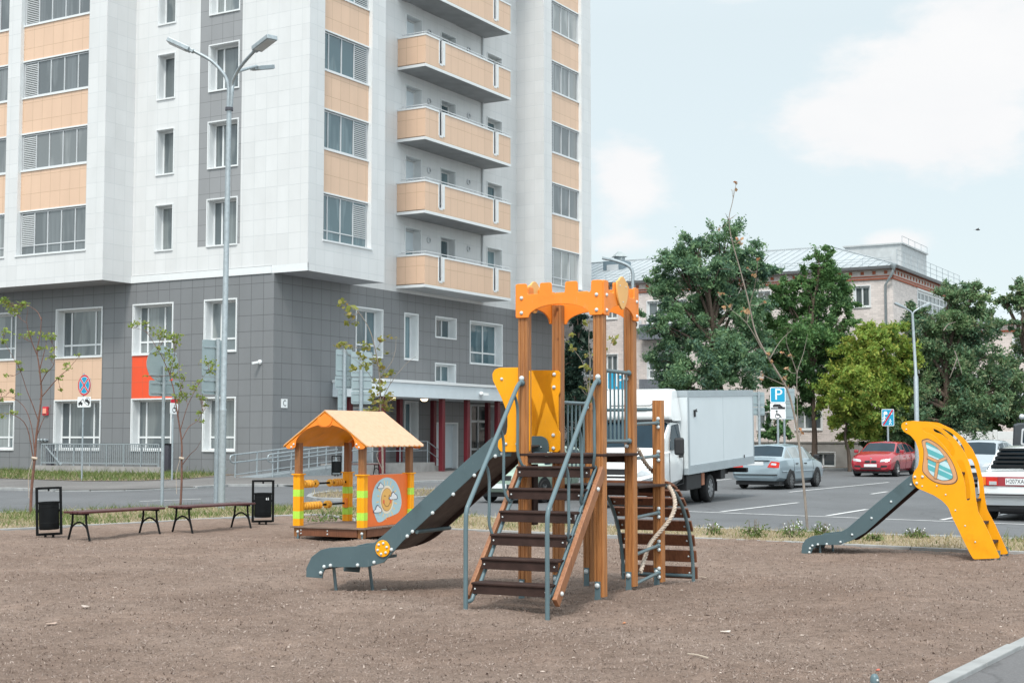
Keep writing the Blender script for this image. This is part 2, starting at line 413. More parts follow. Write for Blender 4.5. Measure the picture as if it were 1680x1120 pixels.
class Art:
    """flat shapes laid on a panel: T(u, v, w), w = height above the panel"""
    def __init__(s, T): s.T = T; s.mb = MB()
    def poly(s, pts, w): s.mb.face([s.T(a, b, w) for a, b in pts]); return s
    def stroke(s, pts, wd, w, closed=False):
        n = len(pts)
        for i in range(n if closed else n-1):
            a = Vector(pts[i]); b = Vector(pts[(i+1) % n]); d = b-a
            if d.length < 1e-6: continue
            d.normalize(); p = Vector((-d.y, d.x))*wd/2; e = d*wd*.25
            s.mb.face([s.T(*q, w+i*1e-6) for q in (a-e-p, b+e-p, b+e+p, a-e+p)])
        return s
    def ring(s, cx, cz, r0, r1, w, n=32, sx=1):
        for k in range(n):
            a = 2*PI*k/n; b = 2*PI*(k+1)/n
            s.mb.face([s.T(cx+sx*r*math.cos(t), cz+r*math.sin(t), w) for r, t in ((r0, a), (r1, a), (r1, b), (r0, b))])
        return s
    def build(s, name, m, parent): return s.mb.build(name, m, parent)

# ------------------------------------------------------------------ ground
def asphalt(name, c, s=1.0):
    m, t, b = nt_new(name)
    f = noise(t, 45, 6); g = noise(t, .35, 6, stretch=(1, .5, 1), rough=.65); h = noise(t, 160, 2)
    a = ramp(t, g, sc(c, .84), sc(c, 1.14), .35, .66); d = ramp(t, f, (.84, .84, .84), (1.12, 1.12, 1.12), .3, .7)
    e = ramp(t, h, (.75, .75, .75), (1.2, 1.2, 1.2), .3, .7)
    cr = t.nodes.new("ShaderNodeTexVoronoi"); cr.feature = 'DISTANCE_TO_EDGE'; cr.inputs["Scale"].default_value = .22
    cc = t.nodes.new("ShaderNodeTexCoord"); wv = t.nodes.new("ShaderNodeVectorMath"); wv.operation = 'ADD'
    nn = t.nodes.new("ShaderNodeTexNoise"); nn.inputs["Scale"].default_value = .8; nn.inputs["Detail"].default_value = 5
    t.links.new(cc.outputs["Object"], nn.inputs["Vector"]); t.links.new(cc.outputs["Object"], wv.inputs[0]); t.links.new(nn.outputs["Color"], wv.inputs[1])
    t.links.new(wv.outputs[0], cr.inputs["Vector"])
    crack = ramp(t, cr.outputs["Distance"], (.72, .72, .72), (1, 1, 1), 0.0, .008)
    x = mixc(t, 1, mixc(t, 1, mixc(t, 1, a, d, 'MULTIPLY'), e, 'MULTIPLY'), crack, 'MULTIPLY')
    t.links.new(x, b.inputs["Base Color"]); b.inputs["Roughness"].default_value = .85; bump(t, b, f, .3, .01); return m
M['asphalt'] = asphalt('grey_asphalt', (.122, .126, .133))
M['path'] = asphalt('path_asphalt', (.15, .146, .15))
M['pave'] = asphalt('pavement_asphalt', (.16, .152, .148))
M['kerb'] = mat('kerb_concrete', (.30, .305, .305), .85, var=.16, vs=3.5, bs=60, bst=.4)
M['soil'] = mat('dry_soil', (.155, .125, .095), .95, var=.3, vs=2, bs=30, bd=.02)
def sand_mat():
    m, t, b = nt_new('brown_bark_sand')
    a = noise(t, .5, 5); g = noise(t, 6, 6, rough=.7); f = noise(t, 55, 6, stretch=(1, 1.0, 1), rough=.75); h = noise(t, 170, 3, rough=.7)
    c = ramp(t, a, (.214, .158, .130), (.275, .213, .180), .33, .68)
    d = ramp(t, g, (.78, .76, .74), (1.16, 1.15, 1.15), .30, .68); e = ramp(t, f, (.62, .60, .58), (1.34, 1.34, 1.34), .32, .68)
    k = ramp(t, h, (.70, .68, .66), (1.30, 1.30, 1.30), .3, .7)
    x = mixc(t, 1, mixc(t, 1, mixc(t, 1, c, d, 'MULTIPLY'), e, 'MULTIPLY'), k, 'MULTIPLY')
    t.links.new(x, b.inputs["Base Color"]); b.inputs["Roughness"].default_value = .95; b.inputs["Specular IOR Level"].default_value = .15
    q = noise(t, 2.6, 4, rough=.6); pt = ramp(t, noise(t, .9, 4, rough=.6), (1, 1, 1), (1.16, 1.15, 1.14), .50, .66)
    t.links.new(mixc(t, 1, x, pt, 'MULTIPLY'), b.inputs['Base Color'])
    hh = tmath(t, 'ADD', tmath(t, 'ADD', f, tmath(t, 'MULTIPLY', h, .5)), tmath(t, 'ADD', tmath(t, 'MULTIPLY', q, 3.2), tmath(t, 'MULTIPLY', g, 1.2)))
    bump(t, b, hh, .85, .022); return m
M['sand'] = sand_mat()
def xy(p): return (p.x, p.y)
kerb_line = [(-34, -4), (-22, 9.5), (-14, 18.4)] + [xy(G(*p)) for p in ((0, 870), (100, 865), (188, 861), (330, 853), (477, 846), (520, 845))]
kerb_line += [(-3.05, 28.0), (-2.9, 26.6), (-2.55, 25.3)] + [xy(G(*p)) for p in ((740, 869), (998, 880), (1200, 886.5), (1440, 898), (1680, 908.5))] + [(14, 15.4), (30, 6.2)]
strip_out = [(-36, -1), (-25, 13.5), (-17, 23)] + [xy(G(*p)) for p in ((0, 843), (140, 838), (300, 834), (470, 833), (540, 832))]
strip_out += [(-1.6, 30.3), (-.7, 28.6)] + [xy(G(*p)) for p in ((860, 857), (998, 865), (1200, 870), (1440, 880), (1680, 887))] + [(15.5, 17.2), (32, 7.6)]
def sheet(name, pts, z, m):
    mb = MB(); mb.face([(x, y, z) for x, y in pts]); return struct(mb.build(name, m))
sheet('ground', [(-500, -60), (500, -60), (500, 900), (-500, 900)], -.30, M['soil'])
sheet('road', kerb_line[::-1] + [(-300, -4), (-300, 600), (300, 600), (300, 6.2)], -.004, M['asphalt'])
path_line = [xy(G(1536, 1120, .045)), xy(G(1680, 1049, .045))]
_a, _b = Vector(path_line[0]), Vector(path_line[1]); _d = (_b-_a).normalized()
path_line = [tuple(_a-_d*9), tuple(_a), tuple(_b), tuple(_b+_d*4.8)]
sheet('path', path_line + [(30, 7.0), (30, -40), tuple(_a-_d*30)], .018, M['path'])
def inside(x, y, P):
    c = False; n = len(P); j = n-1
    for i in range(n):
        if (P[i][1] > y) != (P[j][1] > y) and x < (P[j][0]-P[i][0])*(y-P[i][1])/(P[j][1]-P[i][1])+P[i][0]: c = not c
        j = i
    return c
# sand: one gently uneven sheet with worn hollows under the play equipment
HOLLOWS = [(-2.05, 15.75, .75, .42, -.13), (-.9, 14.9, 1.1, .28, -.04), (1.75, 16.7, .6, .55, -.11), (.0, 13.0, .5, .35, .05), (4.3, 19.2, .55, .35, -.05),
           (5.6, 18.9, .9, .3, -.05), (.87, 13.85, .22, .2, .045), (.15, 14.2, .25, .22, .04), (1.25, 14.6, .25, .2, .05), (1.6, 15.35, .25, .2, .04), (-3.4, 22.4, .3, .25, .04), (-2.3, 21.9, .3, .25, .04), (-1.6, 13.2, 1.2, .5, .035), (3.4, 12.2, 1.4, .5, .03), (-4.2, 16.5, 1.6, .6, .03), (-2.8, 22.7, .9, .9, -.05), (.6, 15.3, .8, .7, -.03), (1.3, 15.0, .35, .3, .05), (.4, 12.6, .6, .4, -.05)]
def sand_z(x, y):
    z = .022*math.sin(x*.9+1)*math.cos(y*.7) + .012*math.sin(x*2.3+y*1.7)
    for cx, cy, rx, ry, h in HOLLOWS: z += h*math.exp(-((x-cx)/rx)**2-((y-cy)/ry)**2)
    return z
poly = kerb_line + [(30, 6.2), (30, -10), (-34, -10)]
def build_sand():
    nx, ny, st = 330, 270, .1; x0, y0 = -17.0, 3.0
    xs = x0+np.arange(nx)*st; ys = y0+np.arange(ny)*st
    n_ = nrg.normal(0, .005, (ny, nx))
    for _ in range(420):      # scuffs and old footprints
        ci, cj = nrg.integers(4, nx-4), nrg.integers(4, ny-4); a = nrg.uniform(0, PI); h_ = nrg.choice((-.024, -.016, .014)); 
        for dj in range(-3, 4):
            for di in range(-3, 4):
                u, v = di*math.cos(a)+dj*math.sin(a), -di*math.sin(a)+dj*math.cos(a); n_[cj+dj, ci+di] += h_*math.exp(-(u/1.6)**2-(v/.8)**2)
    vs = []; idx = {}
    mb = MB()
    for j in range(ny):
        for i in range(nx):
            vs.append((float(xs[i]), float(ys[j]), sand_z(xs[i], ys[j])+float(n_[j, i])))
    fs = []
    big = poly
    for j in range(ny-1):
        for i in range(nx-1):
            if inside(xs[i]+.05, ys[j]+.05, big): a = j*nx+i; fs.append([a, a+1, a+nx+1, a+nx])
    used = sorted({k for f in fs for k in f}); mp = {k: q for q, k in enumerate(used)}
    mb.v = [vs[k] for k in used]; mb.f = [[mp[k] for k in f] for f in fs]
    o = mb.build('playground_sand', M['sand']); o.data.shade_smooth(); struct(o)
build_sand()
def kerb(name, line, w, z0, z1, seg=1.0, gap=.008):
    mb = MB(); L_ = [Vector((p[0], p[1], 0)) for p in line]; cum = [0]
    for a, b in zip(L_, L_[1:]): cum.append(cum[-1]+(b-a).length)
    def at(s):
        for i in range(len(cum)-1):
            if s <= cum[i+1] or i == len(cum)-2: return L_[i]+(L_[i+1]-L_[i])*((s-cum[i])/(cum[i+1]-cum[i]))
    s = 0.0
    while s < cum[-1]-.05:
        e = min(s+seg, cum[-1]); a, b = at(s+gap), at(e-gap); zz = rnd.uniform(-.006, .006)
        a = a+Vector((0, 0, (z0+z1)/2+zz)); b = b+Vector((0, 0, (z0+z1)/2+zz)); mb.beam(a, b, w, z1-z0); s = e
    return struct(mb.build(name, M['kerb'], None, None, bevel=.008))
kerb('kerb', kerb_line, .085, -.25, .035)
kerb('kerb', path_line, .11, -.25, .045)
M['strip_soil'] = mat('straw_strewn_soil', (.27, .215, .145), .95, var=.3, vs=2.5, bs=40, bd=.02)
sheet('verge', strip_out + kerb_line[::-1], .03, M['strip_soil'])
kerb('kerb', strip_out, .14, -.25, .05)
# pavement in front of the tower block, with dropped kerbs
pv = [xy(G(*p)) for p in ((-400, 797), (0, 803), (90, 806), (200, 805), (320, 801), (380, 797), (480, 798), (560, 796), (650, 793), (760, 789), (960, 786))]
pv2 = [xy(G(*p)) for p in ((960, 768), (700, 757), (440, 762), (0, 764), (-400, 764))]
sheet('pavement', pv+pv2, .05, M['pave'])
kerb('kerb', pv[:3], .15, -.1, .075); kerb('kerb', pv[2:5], .15, -.1, .03); kerb('kerb', pv[4:], .15, -.1, .075)
# raised island by the crossing
isl = [xy(G(*p)) for p in ((507, 818), (520, 821), (600, 822), (700, 818), (760, 812), (750, 806), (640, 804), (530, 810), (512, 813))]
sheet('traffic_island', isl, .05, M['soil']); kerb('kerb', isl+[isl[0]], .15, -.1, .075)
# soil bed under the trees of the brick house
bed = [xy(G(*p)) for p in ((900, 772), (1180, 771), (1360, 770), (1500, 771), (1760, 773))]
sheet('tree_bed', bed+[(60, 74), (60, 120), (-5, 120)], .045, M['soil']); kerb('kerb', bed, .18, -.1, .10)
def lines(segs):
    mb = MB()
    for a, b in segs:
        p, q = G(*a), G(*b); d = (q-p).normalized(); n = Vector((-d.y, d.x, 0))*.055
        mb.face([(v.x, v.y, .003) for v in (p-n, q-n, q+n, p+n)])
    struct(mb.build('parking_lines', M['white_paint']))
lines([((1183, 839), (1309.6, 824)), ((1294.6, 806.8), (1458.6, 790.7)), ((1429.6, 810), (1456, 806)), ((1123, 838.3), (1740, 862)),
       ((1357.5, 845.5), (1422.5, 835)), ((1545, 852.5), (1585, 844.5)), ((1640, 845), (1690, 833)), ((700, 822), (760, 819)),
       ((1010, 816), (1090, 806)), ((230, 822), (330, 818)), ((1100, 796), (1200, 785))])

# ------------------------------------------------------------------ tower block
A_R = R(30.2)
DR = Vector((math.sin(A_R), math.cos(A_R), 0)); DL = Vector((-math.cos(A_R), math.sin(A_R), 0))
C0 = G(446, 781); C0.z = 0
ROT_B = PI/2 - A_R
B = thing('apartment_building', 'tall white, grey and peach clad apartment tower with a column of peach balconies', 'apartment building', C0, ROT_B)
def PRf(s, z, o): return (s, -o, z)         # side facade (balconies): along local X
def PLf(s, z, o): return (-o, s, z)         # street facade: along local Y
def wall(P, s0, s1, z0, z1, o, holes, m, name='wall', parent=None):
    mb = MB()
    ss = sorted({s0, s1, *[h[0] for h in holes], *[h[1] for h in holes]}); zs = sorted({z0, z1, *[h[2] for h in holes], *[h[3] for h in holes]})
    ss = [s for s in ss if s0 <= s <= s1]; zs = [z for z in zs if z0 <= z <= z1]
    for a, b in zip(ss, ss[1:]):
        for c, d in zip(zs, zs[1:]):
            x, y = (a+b)/2, (c+d)/2
            if any(h[0] < x < h[1] and h[2] < y < h[3] for h in holes): continue
            mb.face([P(a, c, o), P(b, c, o), P(b, d, o), P(a, d, o)], [(a, c), (b, c), (b, d), (a, d)])
    return mb.build(name, m, parent or B)
def bx(mb, P, s0, s1, z0, z1, o0, o1): mb.box(s0, s1, z0, z1, o0, o1, lambda s, z, o: P(s, z, o))
def window(P, s0, s1, z0, z1, o, depth=.4, cols=(), transom=None, glass='glass_l', trim=.06, root=None, fr=.06, louver=None, frame='pvc', sill=True, name='window', lining=True):
    mb = MB()
    t = trim
    if t:
        bx(mb, P, s0-t, s0, z0-t, z1+t, o-.02, o+.035); bx(mb, P, s1, s1+t, z0-t, z1+t, o-.02, o+.035)
        bx(mb, P, s0, s1, z1, z1+t, o-.02, o+.035)
        if sill: bx(mb, P, s0, s1, z0-t, z0+.015, o-depth+.06, o+.06)
    i = .022
    if lining:
        bx(mb, P, s0+.001, s0+i, z0+.016, z1-.001, o-depth, o-.021); bx(mb, P, s1-i, s1-.001, z0+.016, z1-.001, o-depth, o-.021)
        bx(mb, P, s0+i, s1-i, z1-i, z1-.001, o-depth, o-.021)
    w = mb.build(name, M['trim'], root or B)
    f = MB(); g0 = o-depth; a, b, c, d = s0+i, s1-i, z0+.016, z1-i; th = .05
    bx(f, P, a, a+fr, c, d, g0, g0+th); bx(f, P, b-fr, b, c, d, g0, g0+th)
    bx(f, P, a+fr, b-fr, c, c+fr, g0, g0+th); bx(f, P, a+fr, b-fr, d-fr, d, g0, g0+th)
    xs = [a+fr] + [s0+(s1-s0)*k for k in cols] + [b-fr]; fr0 = fr; fr = max(fr, .085) if frame == 'pvc' else fr
    for x in xs[1:-1]: bx(f, P, x-fr*.45, x+fr*.45, c+fr, d-fr, g0, g0+th+.004)
    if transom:
        for x0_, x1_ in zip(xs, xs[1:]):
            l = fr*.45 if x0_ != xs[0] else 0; r = fr*.45 if x1_ != xs[-1] else 0
            bx(f, P, x0_+l, x1_-r, transom-fr*.45, transom+fr*.45, g0, g0+th)
    f.build('sash', M[frame], w)
    gl = MB(); gl.face([P(a, c, g0+.015), P(b, c, g0+.015), P(b, d, g0+.015), P(a, d, g0+.015)]); gl.build('pane', M[glass], w)
    fr = fr0
    if louver is not None:
        l = MB(); x0_, x1_ = xs[louver]+.03, xs[louver+1]-.03; zz = (transom+.03) if transom else c+fr
        n = int((d-fr-zz)/.085)
        for k in range(n):
            z = zz+.02+k*.085; l.hexa([P(x0_, z, g0+.065), P(x1_, z, g0+.065), P(x1_, z+.055, g0+.03), P(x0_, z+.055, g0+.03),
                                      P(x0_, z+.008, g0+.068), P(x1_, z+.008, g0+.068), P(x1_, z+.063, g0+.034), P(x0_, z+.063, g0+.034)])
        l.build('louvre', M['louver'], w)
    return w
NS = 6; ST = 3.36; ZG = 8.4; ZT = ZG + NS*ST + 1.2
# --- street facade, grey plinth storeys
low = [(12.76, 9.9), (7.93, 5.63), (3.75, 2.03), (18.3, 15.5), (23.3, 20.6)]
H = []; ZL = ((1.05, 3.24), (5.24, 7.4))
for s1_, s0_ in low:
    for z in ZL: H.append((s0_, s1_, z[0], z[1]))
col_panels = [(9.9, 12.76, 'peach_panel'), (15.5, 18.3, 'peach_panel'), (5.63, 7.93, 'orange_panel'), (20.6, 23.3, 'orange_panel')]
wall(PLf, 0, 27, 0, ZG, 0, H+[(a-.06, b+.06, 3.30, 5.18) for a, b, _ in col_panels], M['grey_panel'])
for a, b, m in col_panels: wall(PLf, a-.06, b+.06, 3.30, 5.18, .004, [], M[m], 'coloured_panel')
for s0_, s1_, z0, z1 in H:
    w_ = s1_-s0_; zt = z0+.55
    window(PLf, s0_, s1_, z0, z1, 0, .42, ((.26, .80) if w_ > 2.5 else ((.34, .78) if w_ > 2 else (.66,))), zt, 'glass_l', .06)
# --- street facade, white upper wall with dark strip
HU = []
for k in range(NS):
    z = 9.76+k*ST
    HU += [(5.72, 6.72, z, z+1.98), (2.06, 3.70, z, z+1.98)]
strip = [(1.88, 4.25, 9.76, ZT)]
wall(PLf, -1.75, 8.1, 8.72, ZT, 0, HU+strip, M['white_panel'])
wall(PLf, 1.88, 4.25, 9.76, ZT, .003, HU, M['strip_panel'], 'coloured_panel')
for k, h in enumerate(HU): window(PLf, *h, 0, .42, (.70,) if h[1]-h[0] > 1.2 else (), None, 'glass_l', .05)
mb = MB(); bx(mb, PLf, 0.12, 8.1, 8.40, 8.70, -.1, .05); mb.build('string_course', M['trim'], B)
mb = MB(); bx(mb, PLf, -1.75, .12, 8.40, 8.719, -.1, .001); mb.build('string_course', M['trim'], B)
# --- street facade, projecting bay with loggias
OA = 1.73
def bay(P, s_in, s_out, o, cols, mname='white_panel', glass='glass_bay', side_at=None, flip=False):
    rec = .24
    holes = [(a, b, 9.80, ZT-.6) for a, b in cols]
    wall(P, s_in, s_out, ZG, ZT, o, holes, M[mname])
    for a, b in cols:
        jm = MB()
        for e in (a, b):
            jm.face([P(e, 9.80, o), P(e, ZT-.6, o), P(e, ZT-.6, o-rec-.3), P(e, 9.80, o-rec-.3)])
        jm.build('jamb', M['trim'], B)
        for k in range(NS):
            z0 = 9.80 if k == 0 else 10.36+k*ST-.02; z1 = 12.04+k*ST-.06
            if k == 0: z1 = 11.78
            n = 5 if b-a > 4 else 4
            cs = [.20, .40, .60, .795] if n == 5 else [.16, .43, .70]
            lv = 0 if not flip else n-1
            window(P, a+.02, b-.02, z0, z1, o-rec+.08, .12, cs, 10.24 if k == 0 else None, glass, 0, None, .05, lv, 'alu', lining=False)
            sl_ = MB(); bx(sl_, P, a-.06 if k == 0 else a, b+.06 if k == 0 else b, z0-.07, z0-.005, o-rec-.04, o+.05 if k == 0 else o-rec+.10)
            sl_.build('sill', M['trim'], B); sl_ = MB(); bx(sl_, P, a, b, z1+.003, z1+.07, o-rec-.05, o-rec+.08); sl_.build('lintel', M['trim'], B)
            z2 = 10.36+(k+1)*ST-.09
            if k < NS-1: wall(P, a, b, z1+.07, z2, o-rec+.05, [], M['peach_panel'], 'spandrel_panel')
            else: wall(P, a, b, z1+.07, ZT-.5, o-rec+.05, [], M['peach_panel'], 'spandrel_panel')
bay(PLf, 8.1, 27, OA, [(9.2, 13.58), (14.40, 18.78), (20.4, 24.8)], flip=True)
wall(lambda s, z, o: (-s, 8.1, z), 0, OA, ZG, ZT, 0, [], M['white_panel'])
wall(lambda s, z, o: (-s, 27, z), -12, OA, ZG, ZT, 0, [], M['white_panel'])
mb = MB(); mb.face([(0, 8.1, ZG), (-OA, 8.1, ZG), (-OA, 27, ZG), (0, 27, ZG)]); mb.build('soffit', M['soffit'], B)
# --- side facade, grey storeys with the entrance
OR_ = 1.75
HR = [(5.72, 7.72, 5.27, 7.42, (.22, .62), 6.0 - .2), (9.55, 10.63, 5.29, 7.43, (.45,), None), (12.22, 14.03, 6.49, 7.46, (.6,), None),
      (12.2, 13.98, 4.30, 5.18, (.6,), None), (15.40, 18.55, 5.35, 7.47, (.58,), 5.95), (9.6, 10.66, 1.08, 3.27, (.4,), None)]
doors = [(12.27, 14.2, .06, 2.28), (15.45, 17.9, .06, 3.2), (5.4, 7.0, .46, 2.9)]
wall(PRf, 0, 25.6, 0, ZG, 0, [h[:4] for h in HR]+doors, M['grey_panel'])
for h in HR: window(PRf, *h[:4], 0, .42, h[4], h[5], 'glass_r', .05, fr=.07)
for i, (a, b, c, d) in enumerate(doors):
    f = MB(); o0 = -.30
    bx(f, PRf, a-.05, a+.05, c, d+.05, o0, .03); bx(f, PRf, b-.05, b+.05, c, d+.05, o0, .03); bx(f, PRf, a+.05, b-.05, d-.02, d+.05, o0, .03)
    if i == 1:
        for x in (.46, .80): bx(f, PRf, a+(b-a)*x-.05, a+(b-a)*x+.05, c, d, o0, o0+.08)
        bx(f, PRf, a, b, 2.35, 2.47, o0, o0+.07); bx(f, PRf, a, b, c, c+.25, o0, o0+.07); bx(f, PRf, a, b, .95, 1.05, o0, o0+.065)
    dd = f.build('entrance_door' if i == 1 else 'door', M['alu' if i == 1 else 'trim'], B)
    g = MB()
    if i == 1: g.face([PRf(a, c, o0+.02), PRf(b, c, o0+.02), PRf(b, d, o0+.02), PRf(a, d, o0+.02)]); g.build('pane', M['glass_door'], dd)
    else:
        m_ = (a+b)/2
        bx(g, PRf, a+.05, m_-.006, c+.02, d-.02, o0, o0+.05); bx(g, PRf, m_+.006, b-.05, c+.02, d-.02, o0, o0+.05); g.build('door_leaf', M['door_white'], dd)
    h_ = MB(); x = a+(b-a)*(.42 if i == 1 else .54); h_.tube([PRf(x, .95, o0+.13), PRf(x, 1.35, o0+.13)], .018, 8); h_.build('handle', M['black_metal'], dd)
# --- side facade, corner bay (projects over the grey base)
bay(PRf, 0.0, 5.4, OR_, [(1.02, 4.40)], glass='glass_r', flip=True)
wall(lambda s, z, o: (5.4, -s, z), 0, OR_, ZG, ZT, 0, [], M['white_panel'])
mb = MB(); mb.face([(0.02, 0, ZG), (0.02, -OR_, ZG), (5.4, -OR_, ZG), (5.4, 0, ZG)]); mb.build('soffit', M['soffit'], B)
# --- balcony wall
BF = [8.70+3.42*k for k in range(NS)]
HB = []
for k in range(NS):
    z = BF[k]
    HB += [(9.55, 10.85, z+.05, z+2.85), (12.62, 13.93, z+.05, z+2.75), (17.05, 18.5, z+.75, z+2.75)]
wall(PRf, 5.4, 20.08, ZG, ZT, .002, HB, M['white_panel'])
for i, h in enumerate(HB):
    if i % 3 == 0:      # balcony door with a small light
        w = window(PRf, *h, 0, .42, (), h[2]+1.75, 'glass_r', .04, fr=.08)
        q = MB(); bx(q, PRf, h[0]+.10, h[1]-.10, h[2]+1.80, h[3]-.12, -.40, -.372); q.build('door_leaf', M['door_white'], w)
    else: window(PRf, *h, 0, .42, (.42,) if i % 3 == 2 else (.3,), None, 'glass_r', .04, fr=.08)
mb = MB(); mb.tube([PRf(16.5, ZG+.1, .06), PRf(16.5, ZT, .06)], .05, 8); mb.build('downpipe', M['alu'], B)
mb = MB()
for k in range(NS):
    for s in (11.55, 15.2):
        z = BF[k]+2.45; mb.lathe([(.16, 0), (.16, .05), (.10, .06), (.10, .02)], 14, lambda x, y, h, s=s, z=z: PRf(s+x, z+y, h))
mb.build('vent_ring', M['alu'], B)
# --- balconies
OB = 1.6; S0, S1 = 8.84, 16.72
def balcony():
    mb = MB(); bx(mb, PRf, S0, S1, -.15, .02, .01, OB-.02)
    b = mb.build('balcony', M['slab'], B)
    e = MB(); bx(e, PRf, S0-.03, S1+.03, -.16, -.03, OB-.02, OB+.02); bx(e, PRf, S0-.03, S0, -.16, -.03, .01, OB-.02); e.build('slab_edge', M['trim'], b)
    sl = [(9.96, 10.50), (14.98, 15.50)]
    p = wall(PRf, S0, S1, -.03, 1.32, OB, [(a, c, .22, 1.32) for a, c in sl], M['peach_panel'], 'balcony_panel', b)
    q = wall(lambda s, z, o: (S0, -s, z), .01, OB, -.03, 1.32, 0, [], M['peach_panel'], 'balcony_panel', b)
    q = wall(lambda s, z, o: (S1, -s, z), .01, OB, -.03, 1.32, 0, [], M['peach_panel'], 'balcony_panel', b)
    i = MB(); bx(i, PRf, S0+.03, sl[0][0], -.03, 1.30, OB-.09, OB-.05); bx(i, PRf, sl[0][1], sl[1][0], -.03, 1.30, OB-.09, OB-.05)
    bx(i, PRf, sl[1][1], S1-.03, -.03, 1.30, OB-.09, OB-.05); i.build('parapet', M['slab'], b)
    c = MB()
    for a, d in ((S0-.03, sl[0][0]), (sl[0][1], sl[1][0]), (sl[1][1], S1+.03)): bx(c, PRf, a, d, 1.32, 1.40, OB-.11, OB+.03)
    bx(c, PRf, S0-.03, S0+.09, 1.32, 1.40, .01, OB-.11); c.build('cap', M['trim'], b)
    for a, d in sl:
        f = MB(); bx(f, PRf, a, a+.07, .22, 1.40, OB-.12, OB+.02); bx(f, PRf, d-.18, d, .22, 1.40, OB-.12, OB+.02); bx(f, PRf, a+.07, d-.18, .15, .24, OB-.12, OB+.02)
        s = f.build('slot_frame', M['trim'], b)
        r = MB()
        for x in (a+.11, a+.20, a+.29): bx(r, PRf, x-.015, x+.015, .26, 1.38, OB-.10, OB-.06)
        bx(r, PRf, a+.07, d-.18, .25, .42, OB-.10, OB-.07); r.build('slot_bars', M['dark_metal'], b)
    h = MB(); h.tube([PRf(S0+.1, 1.52, .2), PRf(S0+.1, 1.52, OB-.05), PRf(S1-.1, 1.52, OB-.05)], .022, 6)
    for x in np.linspace(S0+.5, S1-.4, 8): h.tube([PRf(x, 1.38, OB-.05), PRf(x, 1.52, OB-.05)], .012, 5)
    h.build('handrail', M['alu'], b)
    return b
b0 = balcony(); b0.location = (0, 0, BF[0])
for k in range(1, NS): c_ = dup(b0, B); c_.location = (0, 0, 8.70+3.46*k)
# --- far bay
OF = 1.72
bay(PRf, 20.07, 25.6, OF, [(20.95, 24.45)], glass='glass_bay')
wall(lambda s, z, o: (20.07, -s, z), 0, OF, ZG, ZT, 0, [], M['white_panel'])
wall(lambda s, z, o: (25.6, -s, z), -14, OF, ZG, ZT, 0, [], M['white_panel'])
wall(lambda s, z, o: (25.6, -s, z), -14, 0, 0, ZG, 0, [], M['grey_panel'])
mb = MB(); mb.face([(20.07, 0, ZG), (20.07, -OF, ZG), (25.6, -OF, ZG), (25.6, 0, ZG)]); mb.build('soffit', M['soffit'], B)
mb = MB(); mb.box(-OA-.1, 25.7, -OR_-.1, 27.1, ZT, ZT+.4); mb.build('roof', M['trim'], B)
mb = MB(); mb.face([(25.6, 14, 0), (25.6, 27, 0), (25.6, 27, ZT), (25.6, 14, ZT)]); mb.face([(0, 27, 0), (25.6, 27, 0), (25.6, 27, ZT), (0, 27, ZT)]); mb.build('wall', M['white_panel'], B)
# --- entrance canopy on maroon columns, porch
OC_ = 2.75
cn = MB(); bx(cn, PRf, 4.0, 20.3, 3.36, 3.98, .02, OC_); can = cn.build('canopy', M['door_white'], B)
cc = MB(); bx(cc, PRf, 3.95, 20.35, 3.98, 4.10, .02, OC_+.05); cc.build('canopy_flashing', M['trim'], can)
def s_at(px, py, o): 
    q = on_plane(px, py, C0-DL*o, DL); return (q-C0).dot(DR)
for px, o, zb in ((627, 2.45, 0), (725, 2.45, 0), (766, 2.45, 0), (816, 2.45, 0), (573, .45, .46), (655.5, .45, .46), (711, .45, 0), (870, 2.45, 0), (800, .45, 0)):
    s = s_at(px, 700, o); mb = MB(); bx(mb, PRf, s-.115, s+.115, zb, 3.36, o-.115, o+.115); mb.build('column', M['maroon'], B, bevel=.02)
mb = MB(); bx(mb, PRf, 3.2, 9.0, 0, .46, .02, 2.1); bx(mb, PRf, 9.0, 9.35, 0, .30, .02, 2.1); bx(mb, PRf, 9.35, 9.7, 0, .15, .02, 2.1); mb.build('porch', M['concrete'], B)
rl = MB()
for sA, zA in ((3.4, .46), (6.4, .46), (8.6, .46)):
    rl.tube([PRf(sA, zA, 1.95), PRf(sA, zA+.95, 1.95)], .025, 6)
rl.tube([PRf(3.4, 1.41, 1.95), PRf(8.6, 1.41, 1.95), PRf(9.7, .95, 1.95), PRf(9.85, .95, 1.95), PRf(9.85, .55, 1.95)], .025, 6)
rl.tube([PRf(3.4, 1.0, 1.95), PRf(8.6, 1.0, 1.95), PRf(9.7, .55, 1.95), PRf(9.85, .55, 1.95)], .02, 6); rl.tube([PRf(9.7, .0, 1.95), PRf(9.7, .95, 1.95)], .025, 6)
rl.build('porch_railing', M['galv'], B)

# ------------------------------------------------------------------ small things on the tower block
def bl(s, z, o): return C0 + DL*s - DR*o + Vector((0, 0, z))
def br(s, z, o): return C0 + DR*s - DL*o + Vector((0, 0, z))
def facade_px(px, py, left=True, o=0.0):
    return on_plane(px, py, C0-DR*o if left else C0-DL*o, DR if left else DL)
t = thing('alarm_light', 'small red alarm box with white front on grey wall beside sapling', 'alarm', facade_px(76, 674), ROT_B)
mb = MB(); mb.box(-.09, 0, -.17, .17, -.20, .20); mb.build('housing', M['sign_red'], t, bevel=.02)
mb = MB(); mb.box(-.13, -.091, -.11, .11, -.12, .12); mb.build('lens', mat('alarm_lens', (.85, .35, .25), .3), t, bevel=.02)
t = thing('security_camera', 'small white security camera on grey wall near the corner', 'camera', facade_px(427, 594), ROT_B)
mb = MB(); mb.lathe([(.001, 0), (.10, 0), (.10, .06), (.06, .10), (.001, .10)], 14, lambda x, y, z: (-z, x, y)); mb.build('mount', M['trim'], t)
